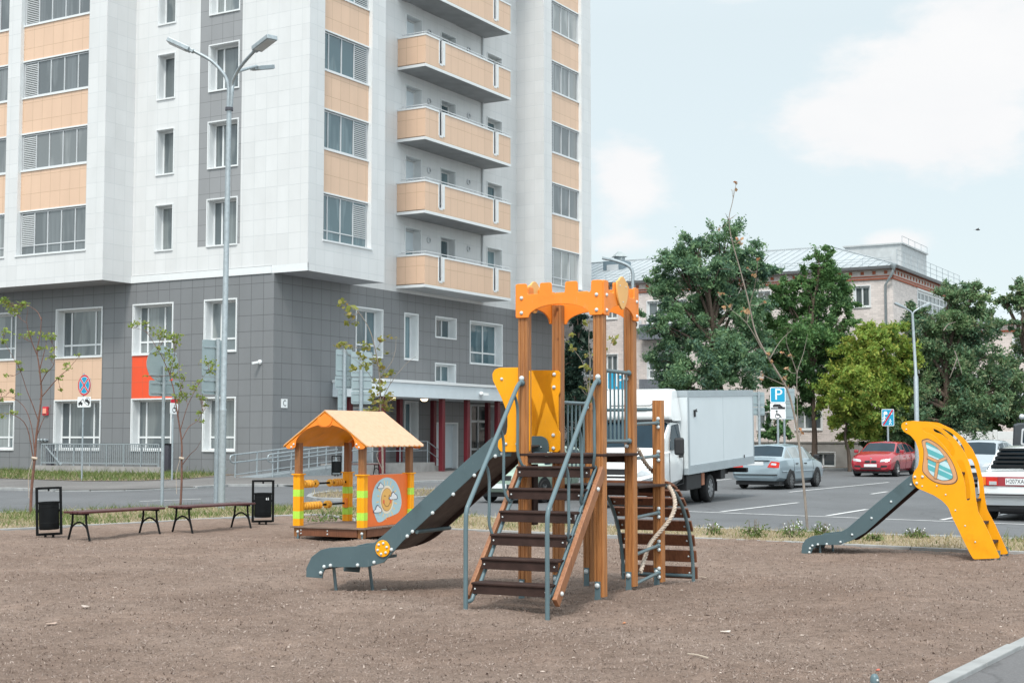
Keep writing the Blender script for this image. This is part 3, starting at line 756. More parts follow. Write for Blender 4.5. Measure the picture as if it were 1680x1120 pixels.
mb = MB(); mb.beam((-.10, .0, .0), (-.34, .16, -.06), .10, .10); mb.build('body', M['trim'], t, bevel=.02)
t = thing('address_plate', 'small white plate with black letter C on dark grey wall', 'sign', facade_px(466, 661.5, False), ROT_B)
mb = MB(); mb.box(-.19, .19, -.03, 0, -.185, .185); mb.build('plate', M['sign_white'], t)
text_mesh('letter', 'C', .36, M['ink'], t, lambda u, v, w: (u*.85, -.034-w, v))
t = thing('wall_tap', 'cluster of grey pipe fittings on grey wall above low railing', 'pipe fitting', facade_px(73, 722), ROT_B)
mb = MB()
for y in (-.22, 0, .2): mb.tube([(0, y, 0), (-.14, y, 0), (-.16, y, -.06)], .05, 8); mb.ball((-.17, y, .02), .065)
mb.tube([(-.06, -.25, 0), (-.06, .25, 0)], .03, 8); mb.build('fittings', M['galv'], t)
for px, py, s in ((643, 652, 'beside the sapling'), (696, 654, 'above the first free column')):
    p = facade_px(px, py, False, 1.6)
    t = thing('ceiling_lamp', 'glowing round lamp under white canopy ' + s, 'lamp', p, ROT_B, 'lamps under the entrance canopy')
    mb = MB(); mb.lathe([(.001, .14), (.18, .14), (.20, .03), (.18, 0)], 16); mb.build('base', M['trim'], t)
    mb = MB(); mb.lathe([(.18, 0), (.15, -.07), (.08, -.11), (.001, -.12)], 16); mb.build('diffuser', mat('lamp_glow', (1, .78, .5), .4, emit=2.2), t, 60)
t = thing('security_camera', 'white camera fixed on the canopy fascia above the entrance', 'camera', facade_px(787, 646, False, OC_), ROT_B)
mb = MB(); mb.ball((0, -.10, 0), .11); mb.beam((0, -.1, 0), (.3, -.28, -.02), .12, .12); mb.build('body', M['trim'], t)

# low railing on a concrete plinth by the street facade
sA, sB = [(on_plane(px, 765, C0-DR*1.5, DR)-C0).dot(DL) for px in (68, 260)]
t = thing('low_railing', 'low grey vertical bar railing on concrete plinth below ground floor windows', 'railing', bl(sB, 0, 1.5), ROT_B)
n = sA-sB
mb = MB(); mb.box(-.1, .1, -.2, n+.3, 0, .36); mb.build('plinth', M['concrete'], t)
mb = MB()
for z in (.48, 1.31): mb.beam((0, 0, z), (0, n, z), .05, .05)
for y in np.linspace(0, n, 8): mb.beam((0, y, .36), (0, y, 1.31), .05, .05, (1, 0, 0))
mb.beam((-.05, n-.3, 1.2), (-.05, n-1.3, .38), .05, .05); mb.build('frame', M['galv'], t)
mb = MB()
for y in np.arange(.12, n, .115): mb.beam((0, y, .48), (0, y, 1.31), .028, .028, (1, 0, 0))
mb.build('bars', M['galv'], t)
for px in (82, 274):  # dark boxes stand in for stair pit boards and a dark gap
    p = facade_px(px, 760, True, .12); p.z = 0
    t = thing('pit_wall_box', 'dark box of the stair pit at wall base ' + ('behind the left railing end' if px < 100 else 'beyond the right railing end'), 'pit wall', p, ROT_B)
    mb = MB(); mb.box(-.1, .1, -.16, .16, .05, 1.28); mb.build('cover', M['dark_metal'], t, bevel=.01); mb = MB(); mb.box(-.12, .12, -.18, .18, 1.281, 1.33); mb.build('lid', M['black_metal'], t)

# wheelchair ramp
s0_, o0_ = -3.4, 1.6
t = thing('wheelchair_ramp', 'long galvanised ramp with looped double handrails rising to the entrance', 'ramp', C0+DR*s0_-DL*o0_, ROT_B)
def RP(s, z, o): return (s-s0_, -(o-o0_), z)
zr = lambda s: max(0, min(.46, (s+3.2)/6.2*.46))
mb = MB(); mb.hexa([RP(-3.2, .0, 2.2), RP(3.2, .0, 2.2), RP(3.2, .0, 1.0), RP(-3.2, .0, 1.0), RP(-3.2, .07, 2.2), RP(3.2, .46, 2.2), RP(3.2, .46, 1.0), RP(-3.2, .07, 1.0)])
mb.build('deck', M['galv'], t)
for o, s1 in ((1.0, -3.7), (2.2, -2.9)):
    mb = MB()
    mb.tube([RP(3.1, zr(3.1)+.92, o), RP(s1+.15, zr(s1)+.92, o), RP(s1+.03, zr(s1)+.88, o), RP(s1, zr(s1)+.78, o), RP(s1+.03, zr(s1)+.66, o), RP(s1+.15, zr(s1)+.62, o), RP(3.1, zr(3.1)+.62, o)], .030, 8)
    mb.tube([RP(s1+.3, zr(s1+.3)+.16, o), RP(3.1, zr(3.1)+.16, o)], .02, 6)
    mb.build('handrail', M['galv'], t, 60)
    mb = MB()
    for s in np.linspace(s1+.3, 3.0, 6): mb.tube([RP(s, zr(s), o), RP(s, zr(s)+.92, o)], .028, 8)
    mb.build('handrail_posts', M['galv'], t, 60)

# ------------------------------------------------------------------ lamp posts
def luminaire(parent, a, b, w=.2, h=.09, up=(0, 0, 1)):
    a = Vector(a); b = Vector(b); d = (b-a).normalized()
    mb = MB(); mb.beam(a, b, w, h, up); mb.beam(a-d*.10, a+d*.06, w*.5, h*.8, up)
    f = mb.build('luminaire', M['galv'], parent, bevel=.012)
    r = d.cross(Vector(up)).normalized(); u = r.cross(d)
    g = MB(); g.beam(a+d*.08-u*(h/2+.006), b-d*.04-u*(h/2+.006), w*.8, .012, up); g.build('diffuser', mat('lamp_diffuser', (.5, .52, .54), .3), f)
    return f
p0 = G(363, 837); p0.z = 0; d0 = p0.y
t = thing('street_lamp', 'tall galvanised street lamp with three curved arms beside the grey corner', 'street lamp', p0)
L = lambda px, py, dy=0: Yp(px, py, d0+dy)-p0
top = L(376, 178)
mb = MB(); mb.tube([(0, 0, 0), (.012, 0, 2.2)], .078, 14); mb.tube([(.012, 0, 2.2), (.012, 0, 2.25), top], [.078, .066, .055], 14)
mb.build('pole', M['galv'], t, 50)
mb = MB(); mb.lathe([(.09, top.z-.05), (.09, top.z+.02)], 14, lambda x, y, z: (top.x+x, top.y+y, z)); mb.build('collar', M['dark_metal'], t)
for k, (pts, la) in enumerate((([(374, 178, 0), (375, 150, 0), (372, 132, 0), (364, 118, 0), (345, 99, 0), (312, 81, 0)], ((311, 82, 0), (276, 66, 0))),
                    ([(378, 178, 0), (380, 145, 0), (385, 127, -.1), (396, 108, -.3), (420, 81, -.8)], ((421, 81, -.8), (447, 61, -1.3))),
                    ([(379, 178, 0), (382, 140, 0), (388, 121, .3), (398, 115, .8), (421, 109, 1.4)], ((418, 112, 1.4), (443, 110, 2.2))))):
    mb = MB(); mb.tube(smooth_path([L(*q) for q in pts]), .038, 10); a = mb.build('arm', M['galv'], t, 60)
    luminaire(t, L(*la[0]), L(*la[1]), .26, .1)
# slim twin-arm lamp across the parking lot
p0 = Vector(((1503-840)/F_PX*54, 54, 0)); d0 = 54
t = thing('street_lamp', 'slim street lamp with twin V arms in front of the trees', 'street lamp', p0)
mb = MB(); top = L(1497, 517); mb.tube([(0, 0, 0), (0, 0, 3.9), (0, 0, 3.95), top], [.095, .09, .062, .05], 12); mb.build('pole', M['galv'], t, 50)
for s in (-1, 1):
    mb = MB(); mb.tube(smooth_path([L(1497, 519), L(1497+s*2, 512), L(1497+s*9, 507), L(1497+s*15, 503)]), .032, 8); mb.build('arm', M['galv'], t, 60)
    luminaire(t, L(1497+s*15, 503.5), L(1497+s*29, 497), .20, .08)
# lamp whose arm shows over the castle
p0 = Vector(((1038-840)/F_PX*60, 60, 0)); d0 = 60
t = thing('street_lamp', 'lamp with one long bowed arm rising behind the wooden castle', 'street lamp', p0)
mb = MB(); mb.tube(smooth_path([(0, 0, 0), L(1038, 600), L(1038, 470), L(1038, 448), L(1033, 438), L(1020, 431), L(1000, 425)]), .07, 8); mb.build('pole', M['galv'], t, 60)
luminaire(t, L(1001, 425.5), L(988, 423), .26, .1)

# ------------------------------------------------------------------ road signs
def sign(label, base, depth=None, top_py=None, yaw=0, name='road_sign', r=.03, group=None):
    p = G(*base) if depth is None else Vector(((base[0]-840)/F_PX*depth, depth, 0)); p.z = 0
    t = thing(name, label, 'road sign', p, yaw, group)
    z = Yp(base[0], top_py, p.y).z
    mb = MB(); mb.tube([(0, 0, 0), (0, 0, z)], r, 12); mb.build('pole', M['galv'], t, 50)
    t['_y'] = p.y; return t
def zat(t, py): return HCAM + (717-py)*t['_y']/F_PX
def plate(t, w, z0, z1, m, side=-1, cx=0, rim=None, r=.05, off=.04, round_=False, name='plate'):
    """flat sheet with turned edge; side -1 = towards -Y of the sign"""
    T = lambda a, b, c: (cx+a, side*(off+c), b)
    zc, h = (z0+z1)/2, (z1-z0)/2
    ol = disc(0, zc, w/2, h, 40) if round_ else round_poly([(-w/2, z0), (w/2, z0), (w/2, z1), (-w/2, z1)], r)
    mb = MB(); mb.prism(ol, T, 0, .018); o = mb.build(name, m, t)
    b = MB()
    for z in ((z0*.8+z1*.2), (z0*.2+z1*.8)): b.box(-.06, .06, min(0, side*off), max(0, side*off), z-.02, z+.02); b.box(cx-w*.44, cx+w*.44, min(side*off*.6, side*off), max(side*off*.6, side*off), z-.012, z+.012)
    b.build('bracket', M['galv'], o)
    return o, (lambda a, b, c: (cx+a, side*(off+.0185+c), b))
# no stopping + tow truck plate
t = sign('no stopping sign, red and blue, over a tow truck plate', (134, 790.5), None, 612, R(-38))
z0, z1 = zat(t, 649), zat(t, 615); zc = (z0+z1)/2; r_ = (z1-z0)/2
o, T = plate(t, 2*r_, z0, z1, M['sign_back'], round_=True, cx=.12)
Art(T).poly(disc(0, zc, r_, None, 40), 0).build('face', M['sign_red'], o)
Art(T).poly(disc(0, zc, r_*.83, None, 40), .002).build('inner_face', M['sign_white'], o)
Art(T).poly(disc(0, zc, r_*.79, None, 40), .004).build('blue_field', M['sign_blue'], o)
A = Art(T)
for s in (-1, 1): A.stroke([(-r_*.6*s, zc-r_*.6), (r_*.6*s, zc+r_*.6)], r_*.24, .006+.001*s)
A.build('white_edge', M['sign_white'], o)
A = Art(T)
for s in (-1, 1): A.stroke([(-r_*.6*s, zc-r_*.6), (r_*.6*s, zc+r_*.6)], r_*.16, .009+.001*s)
A.build('cross', M['sign_red'], o)
z0, z1 = zat(t, 668), zat(t, 651); zc = (z0+z1)/2
o, T = plate(t, .78, z0, z1, M['sign_white'], cx=.12)
A = Art(T)
A.poly([(-.33, zc-.09), (-.33, zc-.02), (-.27, zc), (-.24, zc+.03), (-.16, zc+.03), (-.14, zc-.01), (-.08, zc-.02), (-.08, zc-.09)], .001)
A.stroke([(-.2, zc+.02), (-.05, zc+.11), (.03, zc-.02)], .022, .002).stroke([(.0, zc+.0), (.06, zc-.04)], .02, .002)
A.poly([(.05, zc+.02), (.07, zc+.10), (.14, zc+.08), (.19, zc+.12), (.27, zc+.06), (.34, zc-.0), (.34, zc-.07), (.26, zc-.06), (.14, zc-.0)], .001)
for q in ((-.28, -.10), (-.13, -.10), (.28, -.09)): A.poly(disc(q[0], zc+q[1], .035, None, 12), .003)
A.ring(.22, zc+.02, .125, .14, .0025); A.build('tow_truck_symbol', M['ink'], o)
# round sign and plate seen from behind
t = sign('grey back of a round sign over a rectangular plate, left of the tall lamp', (265.5, 831), None, 600, R(42), r=.038)
z0, z1 = zat(t, 627), zat(t, 567)
plate(t, .80, z0, z1, M['sign_back'], side=1, round_=True, cx=-.02)
z0, z1 = zat(t, 650), zat(t, 624); plate(t, .78, z0, z1, M['sign_back'], side=1, cx=.04)
# narrow edge-on plate by the wall
t = sign('narrow sign nearly edge-on with red top and wheelchair plate by the wall', (282, 789), None, 651, R(62), r=.035)
z0, z1 = zat(t, 679), zat(t, 661); o, T = plate(t, .42, z0, z1, M['sign_white'])
zc = (z0+z1)/2; Art(T).ring(.0, zc-.05, .07, .10, .001).stroke([(0, zc+.13), (0, zc), (.08, zc), (.12, zc-.1)], .03, .002).build('wheelchair_symbol', M['ink'], o)
z0, z1 = zat(t, 661), zat(t, 655); o, T = plate(t, .36, z0, z1, M['sign_red'])
# two stacked plates from behind, beside the lamp
t = sign('pair of tall grey sign backs on the pole touching the street lamp', (354, 829), None, 556, R(48), r=.05)
z0, z1 = zat(t, 618), zat(t, 558); plate(t, .62, z0, z1, M['sign_back'], side=1, cx=-.10)
z0, z1 = zat(t, 647), zat(t, 619); plate(t, .62, z0, z1, M['sign_back'], side=1, cx=-.10)
# sign backs by the playhouse
t = sign('grey sign backs with bright pole left of the playhouse roof ridge', (565, 0), 45, 572, R(30), r=.06)
for a, b, w, c in ((616, 573, .56, .0), (637.5, 617, .56, -.02), (676, 638.5, .30, -.05)): plate(t, w, zat(t, a), zat(t, b), M['sign_back'], side=1, cx=c)
t = sign('three wide grey sign backs above the playhouse roof ridge', (592.5, 0), 45, 575, R(12), r=.06)
for a, b, w in ((618, 577, .68), (641, 619.5, .64), (662.5, 642, .66)): plate(t, w, zat(t, a), zat(t, b), M['sign_back'], side=1, cx=.02)
# parking signs across the lot
def parking(label, base, depth, y0, y1, w, extra=True, yaw=0):
    t = sign(label, base, depth, y0+1, yaw, r=.045)
    z1, z0 = zat(t, y0), zat(t, y1); o, T = plate(t, w, z0, z1, M['sign_white'], r=.06); zc = (z0+z1)/2; k = w/2-.03
    Art(T).poly(round_poly([(-k, z0+.03), (k, z0+.03), (k, z1-.03), (-k, z1-.03)], .05), .002).build('blue_field', M['sign_blue'], o)
    text_mesh('letter', 'P', (z1-z0)*1.02, M['sign_white'], o, lambda u, v, q: tuple(T(u*1.05+.02, zc+v, .004+q)))
    if extra:
        z1, z0 = zat(t, y1+.5), zat(t, y1+12.7); o, T = plate(t, w, z0, z1, M['sign_white'], r=.03); zc = (z0+z1)/2; h = z1-z0
        A = Art(T).poly([(-.20, zc-.02), (-.20, zc+.05), (-.14, zc+.10), (.08, zc+.10), (.13, zc+.04), (.18, zc+.02), (.18, zc-.02)], .002).stroke([(-.26, zc-.07), (.26, zc-.07)], .05, .002)
        A.stroke([(.02, zc-.04), (.26, zc-.04)], .06, .003); A.build('parking_way_symbol', M['ink'], o)
        z1, z0 = zat(t, y1+13), zat(t, y1+26.5); o, T = plate(t, w, z0, z1, M['sign_white'], r=.03); zc = (z0+z1)/2
        Art(T).ring(-.02, zc-.05, .075, .10, .002).stroke([(-.05, zc+.13), (-.04, zc-.01), (.06, zc-.01), (.12, zc-.11)], .035, .003).poly(disc(-.05, zc+.14, .035), .003).build('wheelchair_symbol', M['ink'], o)
    return t
parking('blue P parking sign over parking-way and wheelchair plates behind the blue sedan', (1275.5, 0), 55, 635, 660.5, .60)
t = sign('grey sign backs on the pole just right of the blue P sign', (1286, 0), 56, 637, R(0), r=.045)
for a, b in ((662, 637.5), (688, 662.5)): plate(t, .54, zat(t, a), zat(t, b), M['sign_back'], side=1, cx=.16)
parking('blue P parking sign seen through the castle railing above the truck cab', (1016, 0), 44, 609.5, 640, .76, False)
t = sign('grey sign backs standing right behind the white truck box', (1245, 0), 50, 642, R(10), r=.045)
for a, b in ((667, 643), (681, 668)): plate(t, .50, zat(t, a), zat(t, b), M['sign_back'], side=1, cx=-.03)
# end of living zone
t = sign('blue sign with white figures struck by a red diagonal beside the red hatchback', (1455.5, 0), 63.2, 672, R(-4), r=.045)
z1, z0 = zat(t, 671), zat(t, 698.5); o, T = plate(t, .54, z0, z1, M['sign_white'], r=.05); zc = (z0+z1)/2; h = (z1-z0)/2
Art(T).poly(round_poly([(-.25, zc-h+.025), (.25, zc-h+.025), (.25, zc+h-.025), (-.25, zc+h-.025)], .04), .002).build('blue_field', M['sign_blue'], o)
A = Art(T).poly([(-.19, zc+.13), (-.19, zc+.20), (-.16, zc+.27), (-.05, zc+.27), (-.02, zc+.20), (-.02, zc+.13)], .004).poly([(.07, zc+.14), (.07, zc+.22), (.13, zc+.28), (.19, zc+.22), (.19, zc+.14)], .004)
for x, zz, k in ((-.16, -.03, 1.0), (.10, -.18, .8)):
    A.poly(disc(x, zc+zz+.12*k, .032*k, None, 12), .004).stroke([(x, zc+zz+.08*k), (x-.01, zc+zz-.03*k), (x-.06*k, zc+zz-.14*k)], .045*k, .004).stroke([(x, zc+zz-.03*k), (x+.06*k, zc+zz-.14*k)], .04*k, .005).stroke([(x-.07*k, zc+zz), (x, zc+zz+.06*k), (x+.08*k, zc+zz+.02*k)], .03*k, .006)
A.build('figures', M['sign_white'], o)
Art(T).stroke([(-.2, zc-h+.05), (.2, zc+h-.05)], .07, .008).build('red_diagonal', M['sign_red'], o)

# ------------------------------------------------------------------ benches and bins
def bench(label, a, b, grp, scale=1):
    a = Vector(a); b = Vector(b); d = b-a; L_ = d.length
    t = thing('park_bench', label, 'bench', ((a.x+b.x)/2, (a.y+b.y)/2, sand_z((a.x+b.x)/2, (a.y+b.y)/2) if not grp is None else .05), math.atan2(d.y, d.x), grp)
    for i in range(4):
        mb = MB(); y = -.165+i*.11; mb.box(-L_/2-.14, L_/2+.14, y-.047, y+.047, .425, .46); mb.build('seat_plank', M['bench_wood'], t, bevel=.008)
    for s in (-1, 1):
        x = s*L_/2; mb = MB()
        for q in (-1, 1): mb.tube(smooth_path([(x, q*.15, .42), (x, q*.16, .28), (x, q*.20, .14), (x, q*.245, .0)]), .017, 8)
        mb.tube(smooth_path([(x, -.205, .12), (x, -.15, .22), (x, 0, .285), (x, .15, .22), (x, .205, .12)]), .015, 8)
        mb.box(x-.02, x+.02, -.2, .2, .40, .424); mb.build('leg', M['black_metal'], t, 60)
    return t
bench('long dark red plank bench left, beside the bin at far left', (-6.84, 22.62), (-6.05, 23.9), 'benches along the sand edge')
bench('long dark red plank bench right, in front of the tall street lamp', (-5.56, 24.15), (-4.79, 25.3), 'benches along the sand edge')
def bin_(label, x, y, yaw, grp, sticker=False, z=None):
    t = thing('litter_bin', label, 'litter bin', (x, y, sand_z(x, y)-.01 if z is None else z), yaw, grp)
    w, h = .185, .82; mb = MB()
    for s in (-1, 1): mb.box(s*w-.02, s*w+.02, -.02, .02, .05, h)
    mb.box(-w+.02, w-.02, -.02, .02, h-.035, h); mb.box(-w+.02, w-.02, -.02, .02, .05, .085); mb.box(-.015, .015, -.012, .012, h-.065, h-.035)
    f = mb.build('frame', M['black_metal'], t, bevel=.004)
    mb = MB(); mb.lathe([(.001, .14), (.150, .14), (.157, .16), (.157, .24), (.162, .245), (.157, .25), (.157, .50), (.162, .505), (.157, .51), (.157, .555), (.163, .56), (.163, .585), (.15, .585), (.15, .2), (.001, .2)], 28); mb.build('bucket', M['black_metal'], t, 40)
    mb = MB()
    for s in (-1, 1): mb.tube([(s*.06, 0, -.06), (s*.06, 0, .05)], .02, 8); mb.tube([(s*.155, 0, .44), (s*.175, 0, .44)], .02, 8)
    mb.build('foot', M['black_metal'], t)
    if sticker: mb = MB(); mb.face([(.157*math.sin(a)*1.01, -.157*math.cos(a)*1.01, z) for a, z in ((.25, .46), (.6, .46), (.6, .51), (.25, .51))]); mb.build('sticker', M['sign_white'], t)
    return t
g_ = G(81, 880); bin_('black round litter bin in tilted frame at far left of the sand', g_.x, g_.y, R(16), 'black litter bins', z=None).rotation_euler[1] = R(-2)
g_ = G(431, 860); bin_('black round litter bin with white sticker between bench and playhouse', g_.x, g_.y, R(16), 'black litter bins', True)
q = G(552, 783); bin_('small distant black bin at the ramp, seen through the playhouse', q.x, q.y, R(20), 'black litter bins', z=.05)
q = G(594, 781); bench('distant dark bench by the entrance porch, seen through the playhouse', (q.x-.55, q.y-.4), (q.x+.55, q.y+.4), None)

# ------------------------------------------------------------------ climbing castle
TH = R(26.2); TW = .82
def frame_pts(px, loc, th, y):
    """photograph outline -> (x, z) on the plane local y = y of a thing at loc turned by -th"""
    ex = Vector((math.cos(th), -math.sin(th), 0)); ey = Vector((math.sin(th), math.cos(th), 0)); out = []
    p0 = Vector(loc)+ey*y
    for a, b in px:
        q = on_plane(a, b, p0, ey); out.append(((q-p0).dot(ex), q.z-loc[2]))
    return out
def frame_pts_x(px, loc, th, x):
    ex = Vector((math.cos(th), -math.sin(th), 0)); ey = Vector((math.sin(th), math.cos(th), 0)); out = []
    p0 = Vector(loc)+ex*x
    for a, b in px:
        q = on_plane(a, b, p0, ex); out.append(((q-p0).dot(ey), q.z-loc[2]))
    return out
TL = (.129, 14.36, 0)
T_ = thing('climbing_castle', 'wooden climbing castle with orange battlements, stairs, grey slide and arched climber', 'play structure', TL, -TH)
def post(parent, x, y, z0, z1, w=.10, m='post', name='post'):
    h = w/2; g, d = .006, .007
    side = [(-h+.008, -h), (-.024-g, -h), (-.024, -h+d), (-.024+g, -h), (.024-g, -h), (.024, -h+d), (.024+g, -h), (h-.008, -h)]
    ol = []
    for k in range(4):
        c, s = math.cos(k*PI/2), math.sin(k*PI/2); ol += [(a*c-b*s, a*s+b*c) for a, b in side]
    mb = MB(); mb.prism([(a, b) for a, b in ol], lambda a, b, t: (x+a, y+b, t), z0, z1)
    return mb.build(name, M[m], parent)
Z1, Z2, ZTOP = 1.44, 1.10, 3.0
for x, y, z in ((0, 0, ZTOP), (TW, 0, ZTOP), (0, TW, ZTOP), (TW, TW, ZTOP), (0, 2*TW, 1.98), (TW, 2*TW, 2.0)):
    gz = sand_z(TL[0]+x*math.cos(TH)+y*math.sin(TH), TL[1]-x*math.sin(TH)+y*math.cos(TH))
    p = post(T_, x, y, gz+.04, z, .105)
    f = MB(); f.box(x-.04, x+.022, y-.061, y-.053, gz-.1, gz+.19); f.build('foot_bracket', M['steel_blue'], p)
    bolts(p, [(x-.01, y-.061, gz+.15)], .026)
# platforms
for y0, y1, z in ((-.055, TW+.055, Z1), (TW+.06, 2*TW+.06, Z2)):
    mb = MB(); mb.box(-.065, TW+.065, y0, y1, z-.028, z); mb.box(-.04, TW+.04, y0+.02, y0+.05, z-.10, z-.029); mb.box(-.04, TW+.04, y1-.05, y1-.02, z-.10, z-.029)
    mb.build('platform', M['ply'], T_, bevel=.006)
mb = MB(); mb.box(.02, .07, .06, .17, .72, Z1-.11); mb.build('support_board', M['ply'], T_, bevel=.004)
# battlements
def battlement(T, name='battlement'):
    w = .945
    top = [(0, 2.80), (0, 3.145), (.118, 3.145), (.125, 3.035), (.262, 3.035), (.266, 3.145), (.392, 3.145), (.397, 3.03), (.538, 3.03), (.543, 3.145), (.675, 3.145), (.680, 3.03), (.820, 3.03), (.825, 3.145), (w, 3.145), (w, 2.80)]
    top = round_poly(top, .022, 3)
    arch = [(w-.13, 2.80)] + [(w/2+.335*math.cos(a), 2.80+.125*math.sin(a)) for a in np.linspace(.02, PI-.02, 18)] + [(.13, 2.80)]
    mb = MB(); mb.prism(top+arch, lambda a, b, t: T(a-.0625, b, t), 0, .019)
    o = mb.build(name, M['orange'], T_, bevel=.004); return o
o = battlement(lambda a, b, t: (a, -.055-t, b)); bolts(o, [(x, -.074, z) for x in (.0, TW) for z in (2.85, 3.0)], .019)
o = battlement(lambda a, b, t: (TW+.055+t, a, b)); bolts(o, [(TW+.074, y, z) for y in (0, TW) for z in (2.85, 3.0)], .019, (1, 0, 0))
o = battlement(lambda a, b, t: (a, TW+.055+t, b)); o = battlement(lambda a, b, t: (-.055-t, a, b))
sh = [(a, 2.885+(b-2.75)*.72) for a, b in [(0, 2.75), (.07, 2.80), (.125, 2.90), (.15, 3.02), (.145, 3.13), (.10, 3.15), (.06, 3.19), (0, 3.215), (-.06, 3.19), (-.10, 3.15), (-.145, 3.13), (-.15, 3.02), (-.125, 2.90), (-.07, 2.80)]]
for T, ax, x in ((lambda a, b, t: (TW+.076+t, TW*.47+a, b), (1, 0, 0), 0), (lambda a, b, t: (-.076-t, TW*.5+a, b), (-1, 0, 0), 0)):
    mb = MB(); mb.prism(spline2(sh, 3), T, 0, .019); o = mb.build('shield', M['tan_shield'], T_, bevel=.004)
    bolts(o, [T(a, b, .02) for a, b in ((-.08, 3.12), (.08, 3.12), (0, 2.96))], .008, ax)
# bar railings
def rail(a, b, z0, z1, n, ends=True, name='bar_railing'):
    a = Vector(a); b = Vector(b); mb = MB(); d = (b-a).normalized()
    for z in (z0, z1): mb.tube([a+Vector((0, 0, z)), b+Vector((0, 0, z))], .019, 8)
    for k in range(n):
        p = a+(b-a)*((k+.6)/(n+.2)); mb.tube([p+Vector((0, 0, z0)), p+Vector((0, 0, z1))], .0115, 8)
    for e in (a, b):
        for z in (z0, z1): mb.ball(e+Vector((0, 0, z)), .032)
    return mb.build(name, M['steel_blue'], T_, 50)
o = rail((TW+.01, .075, 0), (TW+.01, TW-.075, 0), 1.56, 2.26, 6); bolts(o, [(TW-.02, TW-.06, z) for z in (1.51, 2.20)], .022, (0, -1, 0))
o = rail((-.0, TW+.075, 0), (-.0, 2*TW-.075, 0), 1.20, 1.97, 6); bolts(o, [(.01, 2*TW-.058, 1.93)], .02)
mb = MB(); mb.tube([(.05, 2*TW, 1.90), (TW-.05, 2*TW, 1.90)], .017, 8); mb.build('cross_bar', M['steel_blue'], T_, 50)
# side ladder between the right posts
for z, o_ in ((1.755, 0), (1.40, 0), (.79, 0), (.44, .03), (.15, .04)):
    mb = MB(); a = Vector((TW+.01, TW+.05, z-.02-o_)); b = Vector((TW+.01, 2*TW-.055, z)); mb.tube([a, b], .018, 10); mb.ball(b, .03); mb.ball(a, .03)
    r_ = mb.build('rung', M['steel_blue'], T_, 60); bolts(r_, [(TW+.02, 2*TW-.058, z+.045), (TW+.02, 2*TW-.058, z-.045)], .021)
# rope swung round the right post
pr = [(1047, 737, .98), (1058, 758, 1.25), (1072, 774, 1.78), (1088, 786, 1.84), (1099, 800, 1.82), (1106, 815, 1.78), (1107, 832, 1.70), (1100, 850, 1.62), (1086, 868, 1.56), (1072, 884, 1.50), (1064, 897, 1.40), (1057, 918, 1.25), (1051, 938, 1.05)]
ey = Vector((math.sin(TH), math.cos(TH), 0)); rp = []
for px, py, yy in pr:
    q = on_plane(px, py, Vector(TL)+ey*yy, ey)-Vector(TL); rp.append((q.dot(Vector((math.cos(TH), -math.sin(TH), 0))), yy, q.z))
sp_ = smooth_path(rp, 14); mb = MB()
for k in range(3):
    pts = []
    for i, p in enumerate(sp_):
        d = (sp_[min(i+1, len(sp_)-1)]-sp_[max(i-1, 0)]).normalized(); u = d.cross(Vector((0, 1, .2))).normalized(); w = d.cross(u); a = i*.62+k*2*PI/3
        pts.append(p+u*(.0115*math.cos(a))+w*(.0115*math.sin(a)))
    mb.tube(pts, .0135, 7)
mb.build('climbing_rope', M['rope'], T_, 70)
# arched slat climber
ar = lambda f: (2*TW+.06+1.0*math.sin(f*PI/2), 1.12*math.cos(f*PI/2)-.04)
for x in (-.02, TW+.02):
    mb = MB(); pts = [(x, *ar(f)) for f in np.linspace(0, .97, 16)]; pts.append((x, pts[-1][1], -.14)); mb.tube(pts, .021, 10); mb.build('arch_tube', M['steel_blue'], T_, 60)
mb = MB(); mb.tube([(-.02, 2*TW+1.055, .02), (TW+.02, 2*TW+1.055, .02)], .02, 8); mb.build('cross_bar', M['steel_blue'], T_, 60)
for k in range(9):
    f = .055+k*.107; y, z = ar(f); y2, z2 = ar(f+.075); mb = MB()
    n = Vector((0, -(z2-z), (y2-y))).normalized()*(-1); n = Vector((0, z-z2, y2-y)).normalized()
    c = (Vector((0, y, z))+Vector((0, y2, z2)))/2+n*.034; hh = (Vector((0, y2, z2))-Vector((0, y, z)))*.5*1.06; e = n*.014
    mb.hexa([Vector((X, c.y, c.z))+s*hh+q*e for q in (-1, 1) for X, s in ((-.06, -1), (TW+.06, -1), (TW+.06, 1), (-.06, 1))])
    o = mb.build('slat', M['slat'], T_, bevel=.005)
    bolts(o, [(x, c.y-n.y*.015, c.z-n.z*.015) for x in (.03, TW-.03)], .012, (0, -n.y, -n.z))
# stairs
for k in range(6):
    z = 1.315-.2105*k; y = -.115-.19*k; mb = MB()
    mb.box(.015, TW-.015, y-.12, y+.10, z-.022, z); t_ = mb.build('tread', M['ply'], T_, bevel=.006)
    mb = MB(); mb.box(.02, TW-.02, y-.105, y-.08, z-.105, z-.023); mb.build('riser_board', M['ply'], t_, bevel=.003)
    bolts(t_, [(x, y-.105, z-.06) for x in (.05, TW-.05)], .009)
for x0, x1, pxs in ((TW+.012, TW+.057, None), (-.057, -.012, None)):
    a = Vector(((x0+x1)/2, -.02, 1.285)); b = Vector(((x0+x1)/2, -1.135, .105)); mb = MB(); mb.beam(a, b, .045, .105, (0, 1, 1)); o = mb.build('stringer', M['board'], T_, bevel=.006)
    if x0 > 0: bolts(o, [((x1+.001), -.20, 1.10), (x1+.001, -1.06, .185)], .022, (1, 0, 0)); bolts(o, [(x0+.02, -.12, 1.22)], .024)
zr_ = lambda y: 2.13+(y+.14)*1.09
zl_ = lambda y: 1.30+(y+.06)*1.075
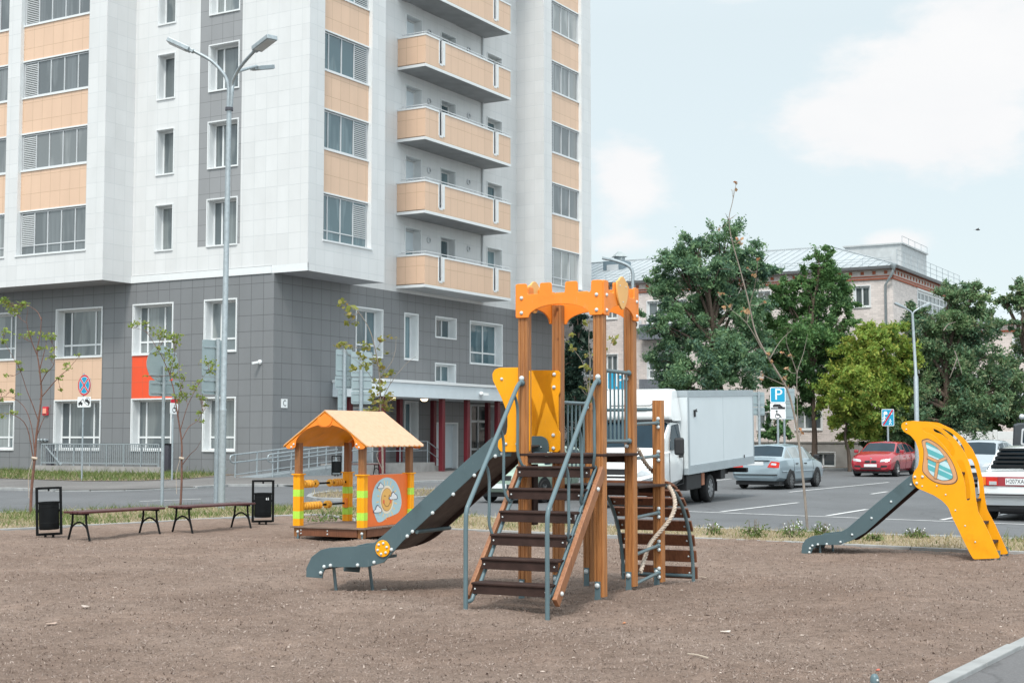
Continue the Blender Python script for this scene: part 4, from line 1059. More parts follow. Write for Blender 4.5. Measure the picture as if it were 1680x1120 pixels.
for x in (-.005, TW+.005):
    mb = MB(); mb.tube(smooth_path([(x, -.055, 2.145), (x, -.10, 2.145), (x, -.145, 2.115), (x, -.22, zr_(-.22)), (x, -.7, zr_(-.7)), (x, -1.15, zr_(-1.15)), (x, -1.23, .93), (x, -1.25, .80), (x, -1.25, .35), (x, -1.25, -.1)], 5), .0215, 12)
    mb.ball((x, -.06, 2.145), .036); o = mb.build('handrail', M['steel_blue'], T_, 60); bolts(o, [(x, -.058, 2.19)], .028)
    xi = x+(.03 if x < 0.1 else -.03)
    mb = MB(); mb.tube(smooth_path([(x, -1.25, .09), (xi, -1.19, .10), (xi, -1.13, .17), (xi, -1.05, zl_(-1.05)-.03), (xi, -.5, zl_(-.5)), (xi, -.1, zl_(-.1)), (xi, -.05, 1.30)], 5), .019, 10)
    for yr in (-.24, -.55, -.86):
        mb.tube(smooth_path([(x, yr, zr_(yr)), (x, yr+.055, zr_(yr)-.06), (x, yr+.085, zr_(yr)-.17), (x, yr+.085, zr_(yr)-.40), (x, yr+.09, zr_(yr)-.58), (xi, yr+.13, zr_(yr)-.70), (xi, yr+.19, zl_(yr+.19))], 5), .0145, 10)
    mb.build('baluster', M['steel_blue'], o, 60)
# slide, traced on the plane of its near side
SLN = [(502, 946), (502.6, 931), (511, 913), (526, 901.5), (541, 898), (602, 894.5), (614, 889.6), (633, 873.5), (720, 795), (805.7, 718.3), (821, 712), (832, 716), (838, 730), (838, 748), (824, 748.5), (808.7, 749.3), (740, 813), (660, 888), (645, 905), (629.5, 922), (602, 930), (541.5, 930), (534, 932), (530, 938), (528, 948)]
near = frame_pts(SLN, TL, TH, .03)
ch = frame_pts([(505, 936), (512, 925), (522, 915), (536, 909), (560, 907), (590, 906.5), (610, 905), (626, 900), (642, 890), (662, 874), (700, 840), (770, 777), (815, 736.5), (838, 730)], TL, TH, .03)
far_side = [p for p in near[:13]] + [(a, b-.012) for a, b in ch[::-1][1:-3]] + [(near[-4][0], near[-4][1]), near[-3], near[-2], near[-1]]
for y in (.03, TW-.05):
    mb = MB(); mb.prism(near if y < .1 else far_side, lambda a, b, t: (a, y+t, b), 0, .018); o = mb.build('slide_side', M['slide_grey'], T_, bevel=.003)
    if y < .1: bolts(o, [(a, y-.001, b) for a, b in frame_pts([(526.5, 939), (532, 929), (542.5, 927), (587, 926.5), (614, 922), (642.5, 901), (668.5, 879), (677, 871.5), (710, 841), (744, 810.5), (778.5, 779.5), (813, 748), (824, 744)], TL, TH, .03)], .020)
ch = frame_pts([(505, 936), (512, 925), (522, 915), (536, 909), (560, 907), (590, 906.5), (610, 905), (626, 900), (642, 890), (662, 874), (700, 840), (770, 777), (815, 736.5), (838, 730)], TL, TH, .03)
mb = MB(); lo = [(a, b-.014) for a, b in ch[::-1]]; mb.prism(ch+lo, lambda a, b, t: (a, t, b), .05, TW-.052); mb.build('slide_chute', M['ply_under'], T_, 40)
ce = [(v.x, v.y-.0145) for v in smooth_path([(a, b, 0) for a, b in ch[7:]], 4)]; dk = [min(.05, .004+.006*i) for i in range(len(ce))]; mb = MB(); mb.prism(ce+[(a+.25*d, b-d) for (a, b), d in list(zip(ce, dk))[::-1]], lambda a, b, t: (a, t, b), TW-.085, TW-.053); mb.build('chute_edge', M['ply'], T_, 40)
for a, b in frame_pts([(590, 917), (545, 918)], TL, TH, .03): mb = MB(); mb.box(a-.02, a+.02, .05, TW-.052, b-.03, b); mb.build('cross_brace', M['slide_grey'], T_)
fa = frame_pts([(688, 868), (690, 893), (700, 896)], TL, TH, .03); mb = MB()
q = frame_pts([(682, 872)], TL, TH, .03)[0]; mb.tube([(q[0], .05, q[1]), (q[0], TW-.05, q[1])], .022, 8); mb.build('cross_brace', M['slide_grey'], T_)
q = frame_pts([(627, 899.5)], TL, TH, .01)[0]; mb = MB(); mb.prism(disc(q[0], q[1], .088, None, 32), lambda a, b, t: (a, .03-t, b), 0, .018); o = mb.build('round_badge', M['yellow'], T_, bevel=.004)
bolts(o, [(q[0]+.058*math.cos(a), .012, q[1]+.058*math.sin(a)) for a in (np.arange(6)*PI/3+.3)], .015)
for px, dx, yy in (((547, 930), .06, .20), ((573, 930), .07, .60)):
    q = frame_pts([px], TL, TH, .2)[0]; mb = MB(); mb.tube([(q[0], yy, q[1]+.03), (q[0]+dx, yy, -.22)], .018, 8); mb.build('slide_leg', M['steel_blue'], T_, 60)
# yellow guards of the slide start
yg = [(870, 608), (870, 741), (822, 741), (817, 733), (818, 722), (826, 715), (831, 712), (833, 700), (833, 682), (829, 668), (823, 652), (815, 636), (809, 624), (808, 613), (812, 606), (820, 603), (850, 602.5)]
yl = frame_pts(yg, TL, TH, -.0)
for y in (-.010,):
    mb = MB(); mb.prism(round_poly(yl, .02, 3), lambda a, b, t: (a, y+t, b), 0, .019); o = mb.build('slide_guard', M['yellow'], T_, bevel=.004)
    if y < .1: bolts(o, [(a, y-.001, b) for a, b in frame_pts([(824, 621.5), (831, 728), (849, 728)], TL, TH, 0)], .016)
yf = TW-.082
q2 = [p for p in yl if p[0] < -.02][::-1] + [(.0, yl[-1][1])] + frame_pts([(872, 607), (915, 607.5), (918.5, 611), (918.5, 643), (916, 648), (916, 705), (919, 711), (918.5, 738), (915, 741), (872, 741)], TL, TH, yf)
mb = MB(); mb.prism(round_poly(q2, .012, 3), lambda a, b, t: (a, yf+t, b), 0, .019); o = mb.build('slide_guard', M['yellow'], T_, bevel=.004)
bolts(o, [(a, yf-.001, b) for a, b in frame_pts([(909.5, 614), (909, 635), (908, 713.5), (908, 735)], TL, TH, yf)], .020)
q3 = frame_pts([(872, 715), (888, 715), (896, 719), (899.5, 728), (900, 741), (872, 741)], TL, TH, yf-.022)
mb = MB(); mb.prism(round_poly(q3, .02, 3), lambda a, b, t: (a, yf-.022+t, b), 0, .018); o = mb.build('slide_side', M['slide_grey'], T_, bevel=.003); bolts(o, [(q3[2][0]-.06, yf-.023, q3[2][1]-.09)], .010)

# ------------------------------------------------------------------ playhouse
PLc = G(489, 883); PLc.z = -.01
PW, PD = 1.19, 1.43
P_ = thing('playhouse', 'small open playhouse with pale orange shingle roof, abacus beads and a smiling sun panel', 'playhouse', PLc, -TH)
for x in (0, PW):
    for y in (0, PD):
        p = post(P_, x, y, .05, 1.52, .10, 'post_dark')
        for a, b, m, n_ in ((.215, .325, 'yellow', 'sleeve'), (.325, .445, 'lime', 'band'), (.445, .675, 'yellow', 'sleeve'), (.675, .785, 'lime', 'band'), (.785, 1.015, 'yellow', 'sleeve')):
            mb = MB(); h = .067 if m == 'lime' else .066
            ol = []
            for k in range(4):
                c, s = math.cos(k*PI/2), math.sin(k*PI/2); ol += [(u*c-v*s, u*s+v*c) for u, v in ((-h+.012, -h), (-.012, -h), (-.006, -h+.006), (.006, -h+.006), (.012, -h), (h-.012, -h))]
            mb.prism(ol, lambda u, v, t: (x+u, y+v, t), a+(.0 if m == 'lime' else .0005), b); mb.build(n_, M[m], p)
        mb = MB(); mb.prism(round_poly([(-.09, -.09), (.09, -.09), (.09, .09), (-.09, .09)], .03), lambda u, v, t: (x+u, y+v, t), 1.016, 1.034); mb.build('collar', M['yellow'], p)
        f = MB(); f.box(x+.02, x+.05, y-.058, y-.05, -.12, .14); f.tube([(x, y, -.15), (x, y, .06)], .025, 8); f.build('foot_bracket', M['steel_blue'], p); bolts(p, [(x+.035, y-.058, .125)], .024)
mb = MB()
for i in range(9): mb.box(-.10, PW+.10, -.09+i*.179, -.09+i*.179+.172, .185, .212)
mb.build('deck', mat('sandy_deck_boards', (.20, .145, .115), .8, var=.2, vs=7), P_, bevel=.004)
for (a, b) in (((.05, -.045), (PW-.05, -.045)), ((.05, PD+.045), (PW-.05, PD+.045)), ((PW+.045, .05), (PW+.045, PD-.05)), ((-.045, .05), (-.045, PD-.05))):
    mb = MB(); mb.beam((*a, .122), (*b, .122), .035, .12); o = mb.build('beam', M['slat'], P_, bevel=.004)
    if a[1] == b[1] and a[1] < 0: bolts(o, [(x, -.064, z) for x in (.10, PW/2) for z in (.10, .15)], .013)
# roof: two shingled slopes with scalloped eaves, ridge along local Y
m_, t__, b__ = nt_new('pale_orange_shingles')
cc_ = t__.nodes.new("ShaderNodeTexCoord"); br_ = t__.nodes.new("ShaderNodeTexVoronoi"); br_.feature = 'F1'; br_.inputs["Scale"].default_value = 13; br_.inputs["Randomness"].default_value = .35
t__.links.new(cc_.outputs["Object"], br_.inputs["Vector"])
t__.links.new(mixc(t__, 1, ramp(t__, br_.outputs["Distance"], (.82, .80, .80), (1, 1, 1), .10, .22), ramp(t__, noise(t__, 14, 4), (.60, .34, .195), (.68, .41, .25)), 'MULTIPLY'), b__.inputs["Base Color"])
b__.inputs["Roughness"].default_value = .42; b__.inputs["Specular IOR Level"].default_value = .75
M['roof_play'] = m_
RX, RZ0, RZ1 = .80, 1.455, 2.02; cx_ = PW/2; OV = .17
for s in (-1, 1):
    n_ = 11; L_ = PD+2*OV; ol = [(0, -OV), (0, PD+OV)]
    for k in range(n_):
        y1 = PD+OV-L_*k/n_; y0 = PD+OV-L_*(k+1)/n_
        for j in range(5): u = j/4; ol.append((1.0-.04*(1-math.sin(u*PI)), y1+(y0-y1)*u))
    mb = MB(); mb.prism(ol, lambda a, b, t: (cx_+s*(a*RX), b, RZ1-(RZ1-RZ0)*a+t), 0, .016)
    rf = mb.build('roof', M['roof_play'], P_, label='pale orange shingle slope')
    u_ = MB(); u_.prism([(.001, -OV+.001), (.001, PD+OV-.001), (.97, PD+OV-.001), (.97, -OV+.001)], lambda a, b, t: (cx_+s*(a*RX), b, RZ1-(RZ1-RZ0)*a-.003+t), -.008, 0); u_.build('roof_lining', M['yellow'], rf)
for y in (-.158, PD+.14):
    ol = [(cx_-.70, 1.50), (cx_-.74, 1.46), (cx_-.71, 1.43), (cx_-.62, 1.425), (cx_-.56, 1.455)] + [(cx_+.56*math.cos(a), 1.47+.335*math.sin(a)) for a in np.linspace(PI*.93, PI*.60, 8)]
    ol += [(cx_-.13, 1.80), (cx_-.08, 1.77), (cx_, 1.76), (cx_+.08, 1.77), (cx_+.13, 1.80)] + [(cx_+.56*math.cos(a), 1.47+.335*math.sin(a)) for a in np.linspace(PI*.40, PI*.07, 8)]
    ol += [(cx_+.56, 1.455), (cx_+.62, 1.425), (cx_+.71, 1.43), (cx_+.74, 1.46), (cx_+.70, 1.50), (cx_+.02, 1.985), (cx_-.02, 1.985)]
    mb = MB(); mb.prism(ol, lambda a, b, t: (a, y+t, b), 0, .018); o = mb.build('gable_board', M['orange'], P_, bevel=.003)
    if y < 0:
        bolts(o, [(cx_+s*a, y-.001, b) for s in (-1, 1) for a, b in ((.63, 1.455), (.585, 1.50))], .018); bolts(o, [(cx_+s*.08, y-.001, 1.86) for s in (-1, 1)], .012)
        mb = MB(); mb.prism(disc(cx_, 1.885, .135, .11, 24), lambda a, b, t: (a, y-.012+t, b) if b < 1.93 or abs(a-cx_) < (1.99-b)*1.4 else (cx_+math.copysign((1.99-b)*1.4, a-cx_), y-.012+t, b), 0, .011); mb.build('gable_badge', M['orange'], o, bevel=.002)
M['bead'] = mat('amber_bead', (.88, .44, .05), .4, var=.05)
# abacus on the left side
for z, nb in ((.865, (0, 1, 2, 3, 4.6, 9.9, 11.6, 12.5, 13.4, 14.3)), (.515, (0, 1, 2, 3, 4, 5, 6, 8.7, 9.5))):
    mb = MB(); mb.tube([(0, .05, z), (0, PD-.05, z)], .016, 8); o = mb.build('abacus_rod', M['black_metal'], P_)
    for k in nb:
        y = .12+k*.078; mb = MB(); mb.lathe([(.018, -.022), (.040, -.027), (.058, -.020), (.066, 0), (.058, .020), (.040, .027), (.018, .022)], 18, lambda a, b, c, y=y, z=z: (a, y+c, z+b)); mb.build('bead', M['bead'], o, 70)
mb = MB(); mb.box(-.01, .05, PD-.11, PD-.07, .44, .60); mb.build('rod_holder', M['orange'], P_, bevel=.006)
mb = MB(); mb.box(PW*.62, PW-.06, PD-.30, PD-.06, .50, .52); mb.build('shelf', M['orange'], P_, bevel=.004)
# sun panel on the right side
M['panel_orange'] = mat('orange_red_panel', (.80, .165, .030), .42, var=.08, vs=3)
mb = MB(); mb.box(PW-.012, PW+.008, .06, PD-.06, .215, 1.02); sp_o = mb.build('sun_panel', M['panel_orange'], P_, bevel=.004)
K_ = 1.0
ST_ = lambda u, v, w: (PW+.0085+w, PD/2+.02+u, .62+v)
blob = spline2([(-.33, -.30), (-.44, -.12), (-.46, .06), (-.36, .24), (-.16, .335), (.06, .345), (.26, .27), (.40, .10), (.44, -.08), (.36, -.21), (.18, -.26), (.0, -.285), (-.14, -.335), (-.26, -.345)], 5)
Art(ST_).poly(blob, .0015).build('painted_sky', mat('sun_sky', (.42, .60, .66), .4, var=.04), sp_o)
A = Art(ST_)
for k in range(18):
    a = k*2*PI/18+.1; r0, r1 = .245, .245+(.07 if k % 2 else .045); A.stroke([(-.02+r0*1.0*math.cos(a), .0+r0*math.sin(a)), (-.02+r1*math.cos(a), r1*math.sin(a))], .022, .003)
A.build('painted_rays', mat('ray_yellow', (.82, .60, .28), .4), sp_o)
Art(ST_).ring(-.02, 0, .0, .225, .003, sx=.92).build('painted_rim', mat('sun_rim', (.82, .72, .55), .4), sp_o)
Art(ST_).ring(-.02, 0, .0, .185, .0045, sx=.95).build('painted_outline', mat('sun_outline', (.42, .13, .06), .4), sp_o)
Art(ST_).ring(-.02, 0, .0, .177, .006, sx=.95).build('painted_face', mat('sun_face', (.80, .45, .12), .4, var=.1), sp_o)
A = Art(ST_)
for s in (-1, 1):
    A.stroke([(-.02+s*.07+.022*math.cos(a), .05+.015*math.sin(a)) for a in np.linspace(0, PI, 7)], .010, .008)
A.stroke([(-.02+.085*math.cos(a), -.035+.075*math.sin(a)) for a in np.linspace(PI*1.08, PI*1.92, 12)], .011, .008); A.build('painted_smile', mat('smile_brown', (.25, .08, .03), .5), sp_o)
A = Art(ST_).poly(disc(-.12, -.03, .030, .036, 14), .008).poly(disc(.09, -.03, .030, .036, 14), .008); A.build('painted_cheeks', mat('cheek_red', (.75, .16, .07), .5), sp_o)
def cloud(A, x, z, k, w): return A.poly([(x+k*a, z+k*b) for a, b in spline2([(-.11, -.03), (-.12, .005), (-.07, .02), (-.05, .06), (.0, .085), (.05, .05), (.10, .03), (.12, -.01), (.09, -.03)], 4)], w)
A = Art(ST_); B2 = Art(ST_)
for x, z, k in ((.17, .03, 1.0), (-.30, -.16, .95), (-.22, .21, .75)): cloud(A, x, z, k*1.12, .0095); cloud(B2, x, z, k*.92, .011)
A.build('painted_cloud_outline', mat('cloud_ink', (.10, .09, .16), .5), sp_o); B2.build('painted_clouds', M['sign_white'], sp_o)

# ------------------------------------------------------------------ small yellow slide
T2 = R(27); SL = G(1641, 918); SL.z = 0
S_ = thing('small_slide', 'small toddler slide with curved yellow sides and a painted window', 'slide', SL, -T2)
YP = [(1658-17, 915), (1597, 917), (1590, 905), (1574, 872), (1562, 848), (1556, 832), (1546, 821), (1532, 812), (1516, 805), (1504, 800), (1497.5, 791), (1497, 780), (1500, 772), (1506, 765), (1508, 752), (1507, 738), (1502, 724), (1494, 714), (1483, 708), (1478.5, 701), (1479, 694.5), (1485, 691), (1500, 690), (1522, 692), (1546, 703), (1566, 719), (1580, 737), (1590, 758), (1598, 790), (1601, 818), (1605, 840), (1617, 862), (1628, 886)]
WD = .74
yp = frame_pts(YP, SL, T2, 0.0); yp = spline2(yp[:1], 1) + yp[1:] if False else yp
def poly_hole(mb, outer, holes, T, t0, t1):
    """prism with holes: triangulated caps"""
    from mathutils.geometry import tessellate_polygon
    loops = [[Vector((a, b, 0)) for a, b in l] for l in [outer]+holes]; flat = [p for l in loops for p in l]
    tris = tessellate_polygon(loops); b0 = len(mb.v); n = len(flat)
    mb.v += [tuple(T(p.x, p.y, t0)) for p in flat]+[tuple(T(p.x, p.y, t1)) for p in flat]
    for a, b, c in tris: mb.f.append([b0+a, b0+b, b0+c]); mb.f.append([b0+n+c, b0+n+b, b0+n+a])
    o = 0
    for l in loops:
        m = len(l)
        for i in range(m): j = (i+1) % m; mb.f.append([b0+o+i, b0+o+j, b0+n+o+j, b0+n+o+i])
        o += m
g1 = frame_pts([(1514, 703), (1518, 701), (1530, 702), (1545, 710), (1558, 723), (1566, 737), (1566, 745), (1561, 748), (1557, 742), (1545, 727), (1530, 713), (1517, 708)], SL, T2, 0)
g2 = frame_pts([(1570, 758), (1574, 754), (1580, 756), (1586, 772), (1591, 795), (1592, 815), (1589, 820), (1585, 818), (1584, 800), (1579, 778)], SL, T2, 0)
ypr = round_poly(yp, .03, 3)
for y in (0.0, WD):
    mb = MB()
    poly_hole(mb, ypr, [spline2(h, 3) for h in (g1, g2)], lambda a, b, t: (a, y+t, b), 0, .02)
    o = mb.build('side_panel', M['yellow'], S_, bevel=.003)
    if y == 0:
        near_p = o
        bolts(o, [(a, -.001, b) for a, b in frame_pts([(1501, 782), (1513.5, 781.5), (1504, 792)], SL, T2, 0)], .019)
        bolts(o, [(a, -.001, b) for a, b in frame_pts([(1487, 695), (1487, 704), (1513, 797), (1537, 796.5), (1551.5, 811), (1567.5, 836.5), (1583.5, 862), (1600, 888.5)], SL, T2, 0)], .011)
FT = lambda a, b, c: (a, -.0005-c, b)
wf = frame_pts([(1512, 723), (1518, 719.5), (1524, 719.5), (1540, 729), (1555, 745), (1565, 762), (1571, 780), (1570, 789), (1562, 794), (1545, 794), (1530, 789), (1518, 779), (1513, 770), (1515, 750), (1515, 738)], SL, T2, 0)
wi = frame_pts([(1519, 727), (1525, 727), (1540, 737), (1552, 753), (1560, 770), (1563, 782), (1558, 786), (1545, 787), (1532, 781), (1524, 772), (1522.5, 760), (1523, 745)], SL, T2, 0)
wi = wi[::1]
Art(FT).poly(spline2(wf, 4), .002).build('painted_window_outline', mat('window_ink', (.13, .08, .05), .5), near_p)
cxw = sum(a for a, b in wf)/len(wf); czw = sum(b for a, b in wf)/len(wf); shr = lambda l, k: [(cxw+(a-cxw)*k, czw+(b-czw)*k) for a, b in l]
M['win_frame'] = mat('painted_wood', (.60, .31, .15), .45)
Art(FT).poly(shr(spline2(wf, 4), .955), .004).build('painted_window_frame', M['win_frame'], near_p)
Art(FT).poly(shr(spline2(wi, 4), 1.03), .006).build('painted_window_shade', mat('pane_ink', (.16, .10, .07), .5), near_p)
pane = spline2(wi, 4); Art(FT).poly(pane, .008).build('painted_pane', mat('painted_pane', (.48, .68, .72), .35), near_p)
# teal reflections across the pane, clipped to it
def clip(polyg, n, d, keep):
    out = []
    for i in range(len(polyg)):
        a = Vector(polyg[i]); b = Vector(polyg[(i+1) % len(polyg)]); da = a.dot(n)-d; db = b.dot(n)-d
        if (da >= 0) == keep: out.append(tuple(a))
        if (da >= 0) != (db >= 0): out.append(tuple(a+(b-a)*(da/(da-db))))
    return out
A = Art(FT); n_ = Vector((.42, .91)).normalized(); c_ = Vector((cxw, czw)).dot(n_)
for off, wd in ((.17, .05), (.065, .06), (-.05, .045), (-.13, .06), (-.235, .04)):
    q = clip(clip(pane, n_, c_+off, True), n_, c_+off+wd, False)
    if len(q) > 2: A.poly(q, .010)
A.build('painted_reflection', mat('pane_teal', (.10, .40, .43), .35), near_p)
jx = frame_pts([(1539, 757), (1523, 750), (1552, 751), (1535, 783)], SL, T2, 0); A = Art(FT)
for q in jx[1:]: A.stroke([jx[0], q], .045, .012)
A.build('painted_mullion_edge', mat('mullion_ink', (.2, .12, .08), .5), near_p); A = Art(FT)
for q in jx[1:]: A.stroke([jx[0], q], .033, .014)
A.build('painted_mullion', M['win_frame'], near_p)
CH = [(1314.5, 908), (1316, 893), (1322, 884), (1333, 878.5), (1345, 877), (1375, 874), (1390, 866), (1440, 823), (1494, 779), (1503, 774), (1512, 792), (1500, 801), (1420, 873), (1400, 885), (1378, 893), (1345, 893.5), (1337, 895), (1333, 901), (1330, 909)]
cp = frame_pts(CH, SL, T2, .04)
ch = frame_pts([(1317, 898), (1330, 887), (1350, 884), (1380, 882), (1400, 872), (1500, 786), (1512, 778)], SL, T2, .04)
cf = cp[:11] + [(a, b-.01) for a, b in ch[::-1][1:-1]] + cp[-3:]
for y in (.04, WD-.04):
    mb = MB(); mb.prism(cp if y < .1 else cf, lambda a, b, t: (a, y+t, b), 0, .018); o = mb.build('chute_side', M['slide_grey'], S_, bevel=.003)
    if y < .1: bolts(o, [(a, y-.001, b) for a, b in frame_pts([(1328, 905.5), (1329, 899), (1333, 894.5), (1342, 892.5), (1356.5, 892), (1379, 888.5), (1398, 876.5), (1430, 849.5), (1462, 822.5), (1494.5, 794.5)], SL, T2, .04)], .017)
ch = frame_pts([(1317, 898), (1330, 887), (1350, 884), (1380, 882), (1400, 872), (1500, 786), (1512, 778)], SL, T2, .04)
mb = MB(); mb.prism(ch+[(a, b-.016) for a, b in ch[::-1]], lambda a, b, t: (a, t, b), .059, WD-.041); mb.build('chute', M['ply_under'], S_, 40)
ck = [(v.x, v.y-.0165) for v in smooth_path([(a, b, 0) for a, b in ch[2:]], 4)]; dk = [min(.075, .004+.008*i) for i in range(len(ck))]
mb = MB(); mb.prism(ck+[(a+.2*d, b-d) for (a, b), d in list(zip(ck, dk))[::-1]], lambda a, b, t: (a, t, b), WD-.10, WD-.062); mb.build('chute_edge', M['ply'], S_, 40)
pf = frame_pts([(1512, 775), (1545, 768)], SL, T2, .04); mb = MB(); mb.box(pf[0][0], pf[0][0]+.45, .021, WD-.001, pf[0][1]-.03, pf[0][1]); mb.build('platform', M['ply'], S_)
for k, (px, zz) in enumerate((((1577, 820), 0), ((1590, 858), 0), ((1606, 890), 0))):
    q = frame_pts([px], SL, T2, 0)[0]; mb = MB(); mb.box(q[0], q[0]+.14, .021, WD-.001, q[1]-.03, q[1]); mb.build('step', M['ply'], S_)
for px, yy in (((1343, 893), .15), ((1356, 893), .42)):
    q = frame_pts([px], SL, T2, .1)[0]; mb = MB(); mb.tube([(q[0], yy, q[1]), (q[0]+.015, yy, -.12)], .017, 8); mb.build('chute_leg', M['steel_blue'], S_, 60)
for y in (.0, WD):
    for x in (-.10, -.02):
        mb = MB(); mb.box(x-.02, x+.02, y+.021, y+.03, -.15, .12); o = mb.build('ground_bracket', M['steel_blue'], S_)

# ------------------------------------------------------------------ vehicles
def paint(name, c, metal=.0, rough=.28):
    m = mat(name, c, rough, metal, .5, var=.05, vs=1.5, coat=.8); return m
def wheel(parent, x, y, r, w, side, rim='rim', spokes=5, z=None):
    z = r if z is None else z; T = lambda a, b, h: (x+a, y+side*h, z+b)
    mb = MB(); mb.lathe([(r*.64, -w*.5), (r*.93, -w*.5), (r, -w*.36), (r, w*.36), (r*.93, w*.5), (r*.66, w*.5), (r*.64, w*.30)], 28, T); o = mb.build('wheel', M['tyre'], parent, 50)
    mb = MB(); mb.lathe([(r*.655, w*.44), (r*.60, w*.46), (r*.58, w*.30), (.001, w*.22)], 24, T)
    for k in range(spokes):
        a = 2*PI*k/spokes+.3; d = Vector((math.cos(a), math.sin(a)))
        mb.beam(T(d.x*r*.08, d.y*r*.08, w*.42), T(d.x*r*.60, d.y*r*.60, w*.42), r*.17, .02, (0, 1, 0))
    mb.lathe([(r*.16, w*.2), (r*.15, w*.47), (.001, w*.48)], 12, T); mb.build('rim', M[rim], o, 40)
    mb = MB(); mb.lathe([(r*.575, w*.24), (.001, w*.21)], 20, T); mb.build('brake_shadow_gap', M['black_plastic'], o) if False else None
    return o
def car_body(root, st, pm, cab, wind, back, side_glass=(), glass='car_glass', inset=.035, side_glass_mat=None, name='body'):
    """loft of half rings mirrored; cab = station span with side windows, wind/back = station pairs of the screens"""
    bm = bmesh.new(); rings = []
    for (x, zb, zl, w, zt, wt) in st:
        cabin = zt-zl > .2
        half = [(0, zb), (w*.80, zb), (w*.955, zb+(zl-zb)*.16), (w*.995, zb+(zl-zb)*.52), (w, zb+(zl-zb)*.68), (w*.975, zl-.03), (w*(.955 if cabin else .93), zl)]
        half += [(wt+.015, zt-.055 if cabin else zt-.012), (wt*.86, zt-.012 if cabin else zt), (0, zt+.012)]
        L_ = [bm.verts.new((x, y, z)) for y, z in half]; Rr = [L_[0]]+[bm.verts.new((x, -y, z)) for y, z in half[1:-1]]+[L_[-1]]
        rings.append((L_, Rr))
    n = len(rings[0][0]); F = {}
    for i in range(len(st)-1):
        for sd in (0, 1):
            a, b = rings[i][sd], rings[i+1][sd]
            for k in range(n-1):
                q = [a[k], b[k], b[k+1], a[k+1]]
                if sd == 0: q = q[::-1]
                F[(i, sd, k)] = bm.faces.new(q)
    for e, rev in ((0, False), (-1, True)):
        loop = rings[e][0] + rings[e][1][1:-1][::-1]
        bm.faces.new(loop if not rev else loop[::-1])
    bmesh.ops.recalc_face_normals(bm, faces=bm.faces)
    glass_sets = []
    for i in wind: glass_sets.append(('windscreen', [F[(i, s, k)] for s in (0, 1) for k in (n-3, n-2)]))
    for i in back: glass_sets.append(('rear_window', [F[(i, s, k)] for s in (0, 1) for k in (n-3, n-2)]))
    for i in cab:
        for s in (0, 1): glass_sets.append(('side_window', [F[(i, s, n-4)]]))
    keep = []
    for nm, fs in glass_sets:
        bmesh.ops.inset_region(bm, faces=fs, thickness=inset if nm == 'side_window' else inset*1.3, depth=-.006, use_even_offset=True)
        keep.append((nm, fs))
    bm.verts.index_update(); parts = []
    for nm, fs in keep:
        mb = MB(); off = .002
        for f in fs: mb.face([v.co for v in f.verts])
        parts.append((nm, mb))
    bmesh.ops.delete(bm, geom=[f for _, fs in keep for f in fs], context='FACES_ONLY')
    me = bpy.data.meshes.new(name); bm.to_mesh(me); bm.free(); me.materials.append(pm)
    o = bpy.data.objects.new(name, me); COL.objects.link(o); o.parent = root; me.shade_smooth(); me.set_sharp_from_angle(angle=R(32))
    for nm, mb in parts: mb.build(nm, M[side_glass_mat or glass] if nm == 'side_window' else M[glass], root)
    return o
def half_at(st, x):
    for a, b in zip(st, st[1:]):
        if a[0] <= x <= b[0]:
            t = (x-a[0])/(b[0]-a[0]); return [p+(q-p)*t for p, q in zip(a, b)]
def seams(root, st, xs, m='black_plastic'):
    mb = MB()
    for x in xs:
        _, zb, zl, w, zt, wt = half_at(st, x)
        for s in (-1, 1): mb.tube([(x, s*w*.957, zb+(zl-zb)*.16), (x, s*w*.997, zb+(zl-zb)*.52), (x, s*w*1.001, zb+(zl-zb)*.68), (x, s*w*.972, zl-.02)], .006, 4)
    mb.build('door_seams', M[m], root)
def handles(root, st, xs, z, m):
    for x in xs:
        w = half_at(st, x)[3]
        for s in (-1, 1): mb = MB(); mb.box(x-.09, x+.09, min(s*w*.985, s*(w+.02)), max(s*w*.985, s*(w+.02)), z-.018, z+.018); mb.build('door_handle', m, root, bevel=.006)
def arches(root, xs, w, r, z):
    mb = MB()
    for x in xs:
        for s in (-1, 1): mb.lathe([(.001, .0), (r, .0), (r, -.3), (.001, -.3)], 24, lambda a, b, h, x=x, s=s: (x+a, s*(w+.003+h), max(z*.5, z+b)))
    mb.build('wheel_arch', M['black_plastic'], root)
def mirror(root, x, y, z, m, s):
    mb = MB(); mb.box(x-.06, x+.05, s*y, s*(y+.18), z, z+.13) if s > 0 else mb.box(x-.06, x+.05, -(y+.18), -y, z, z+.13); return mb.build('mirror', m, root, bevel=.03)
def patch(root, name, pts, T, t, m, bevel=.006):
    mb = MB(); mb.prism(pts, T, 0, t); return mb.build(name, m, root, bevel=bevel)
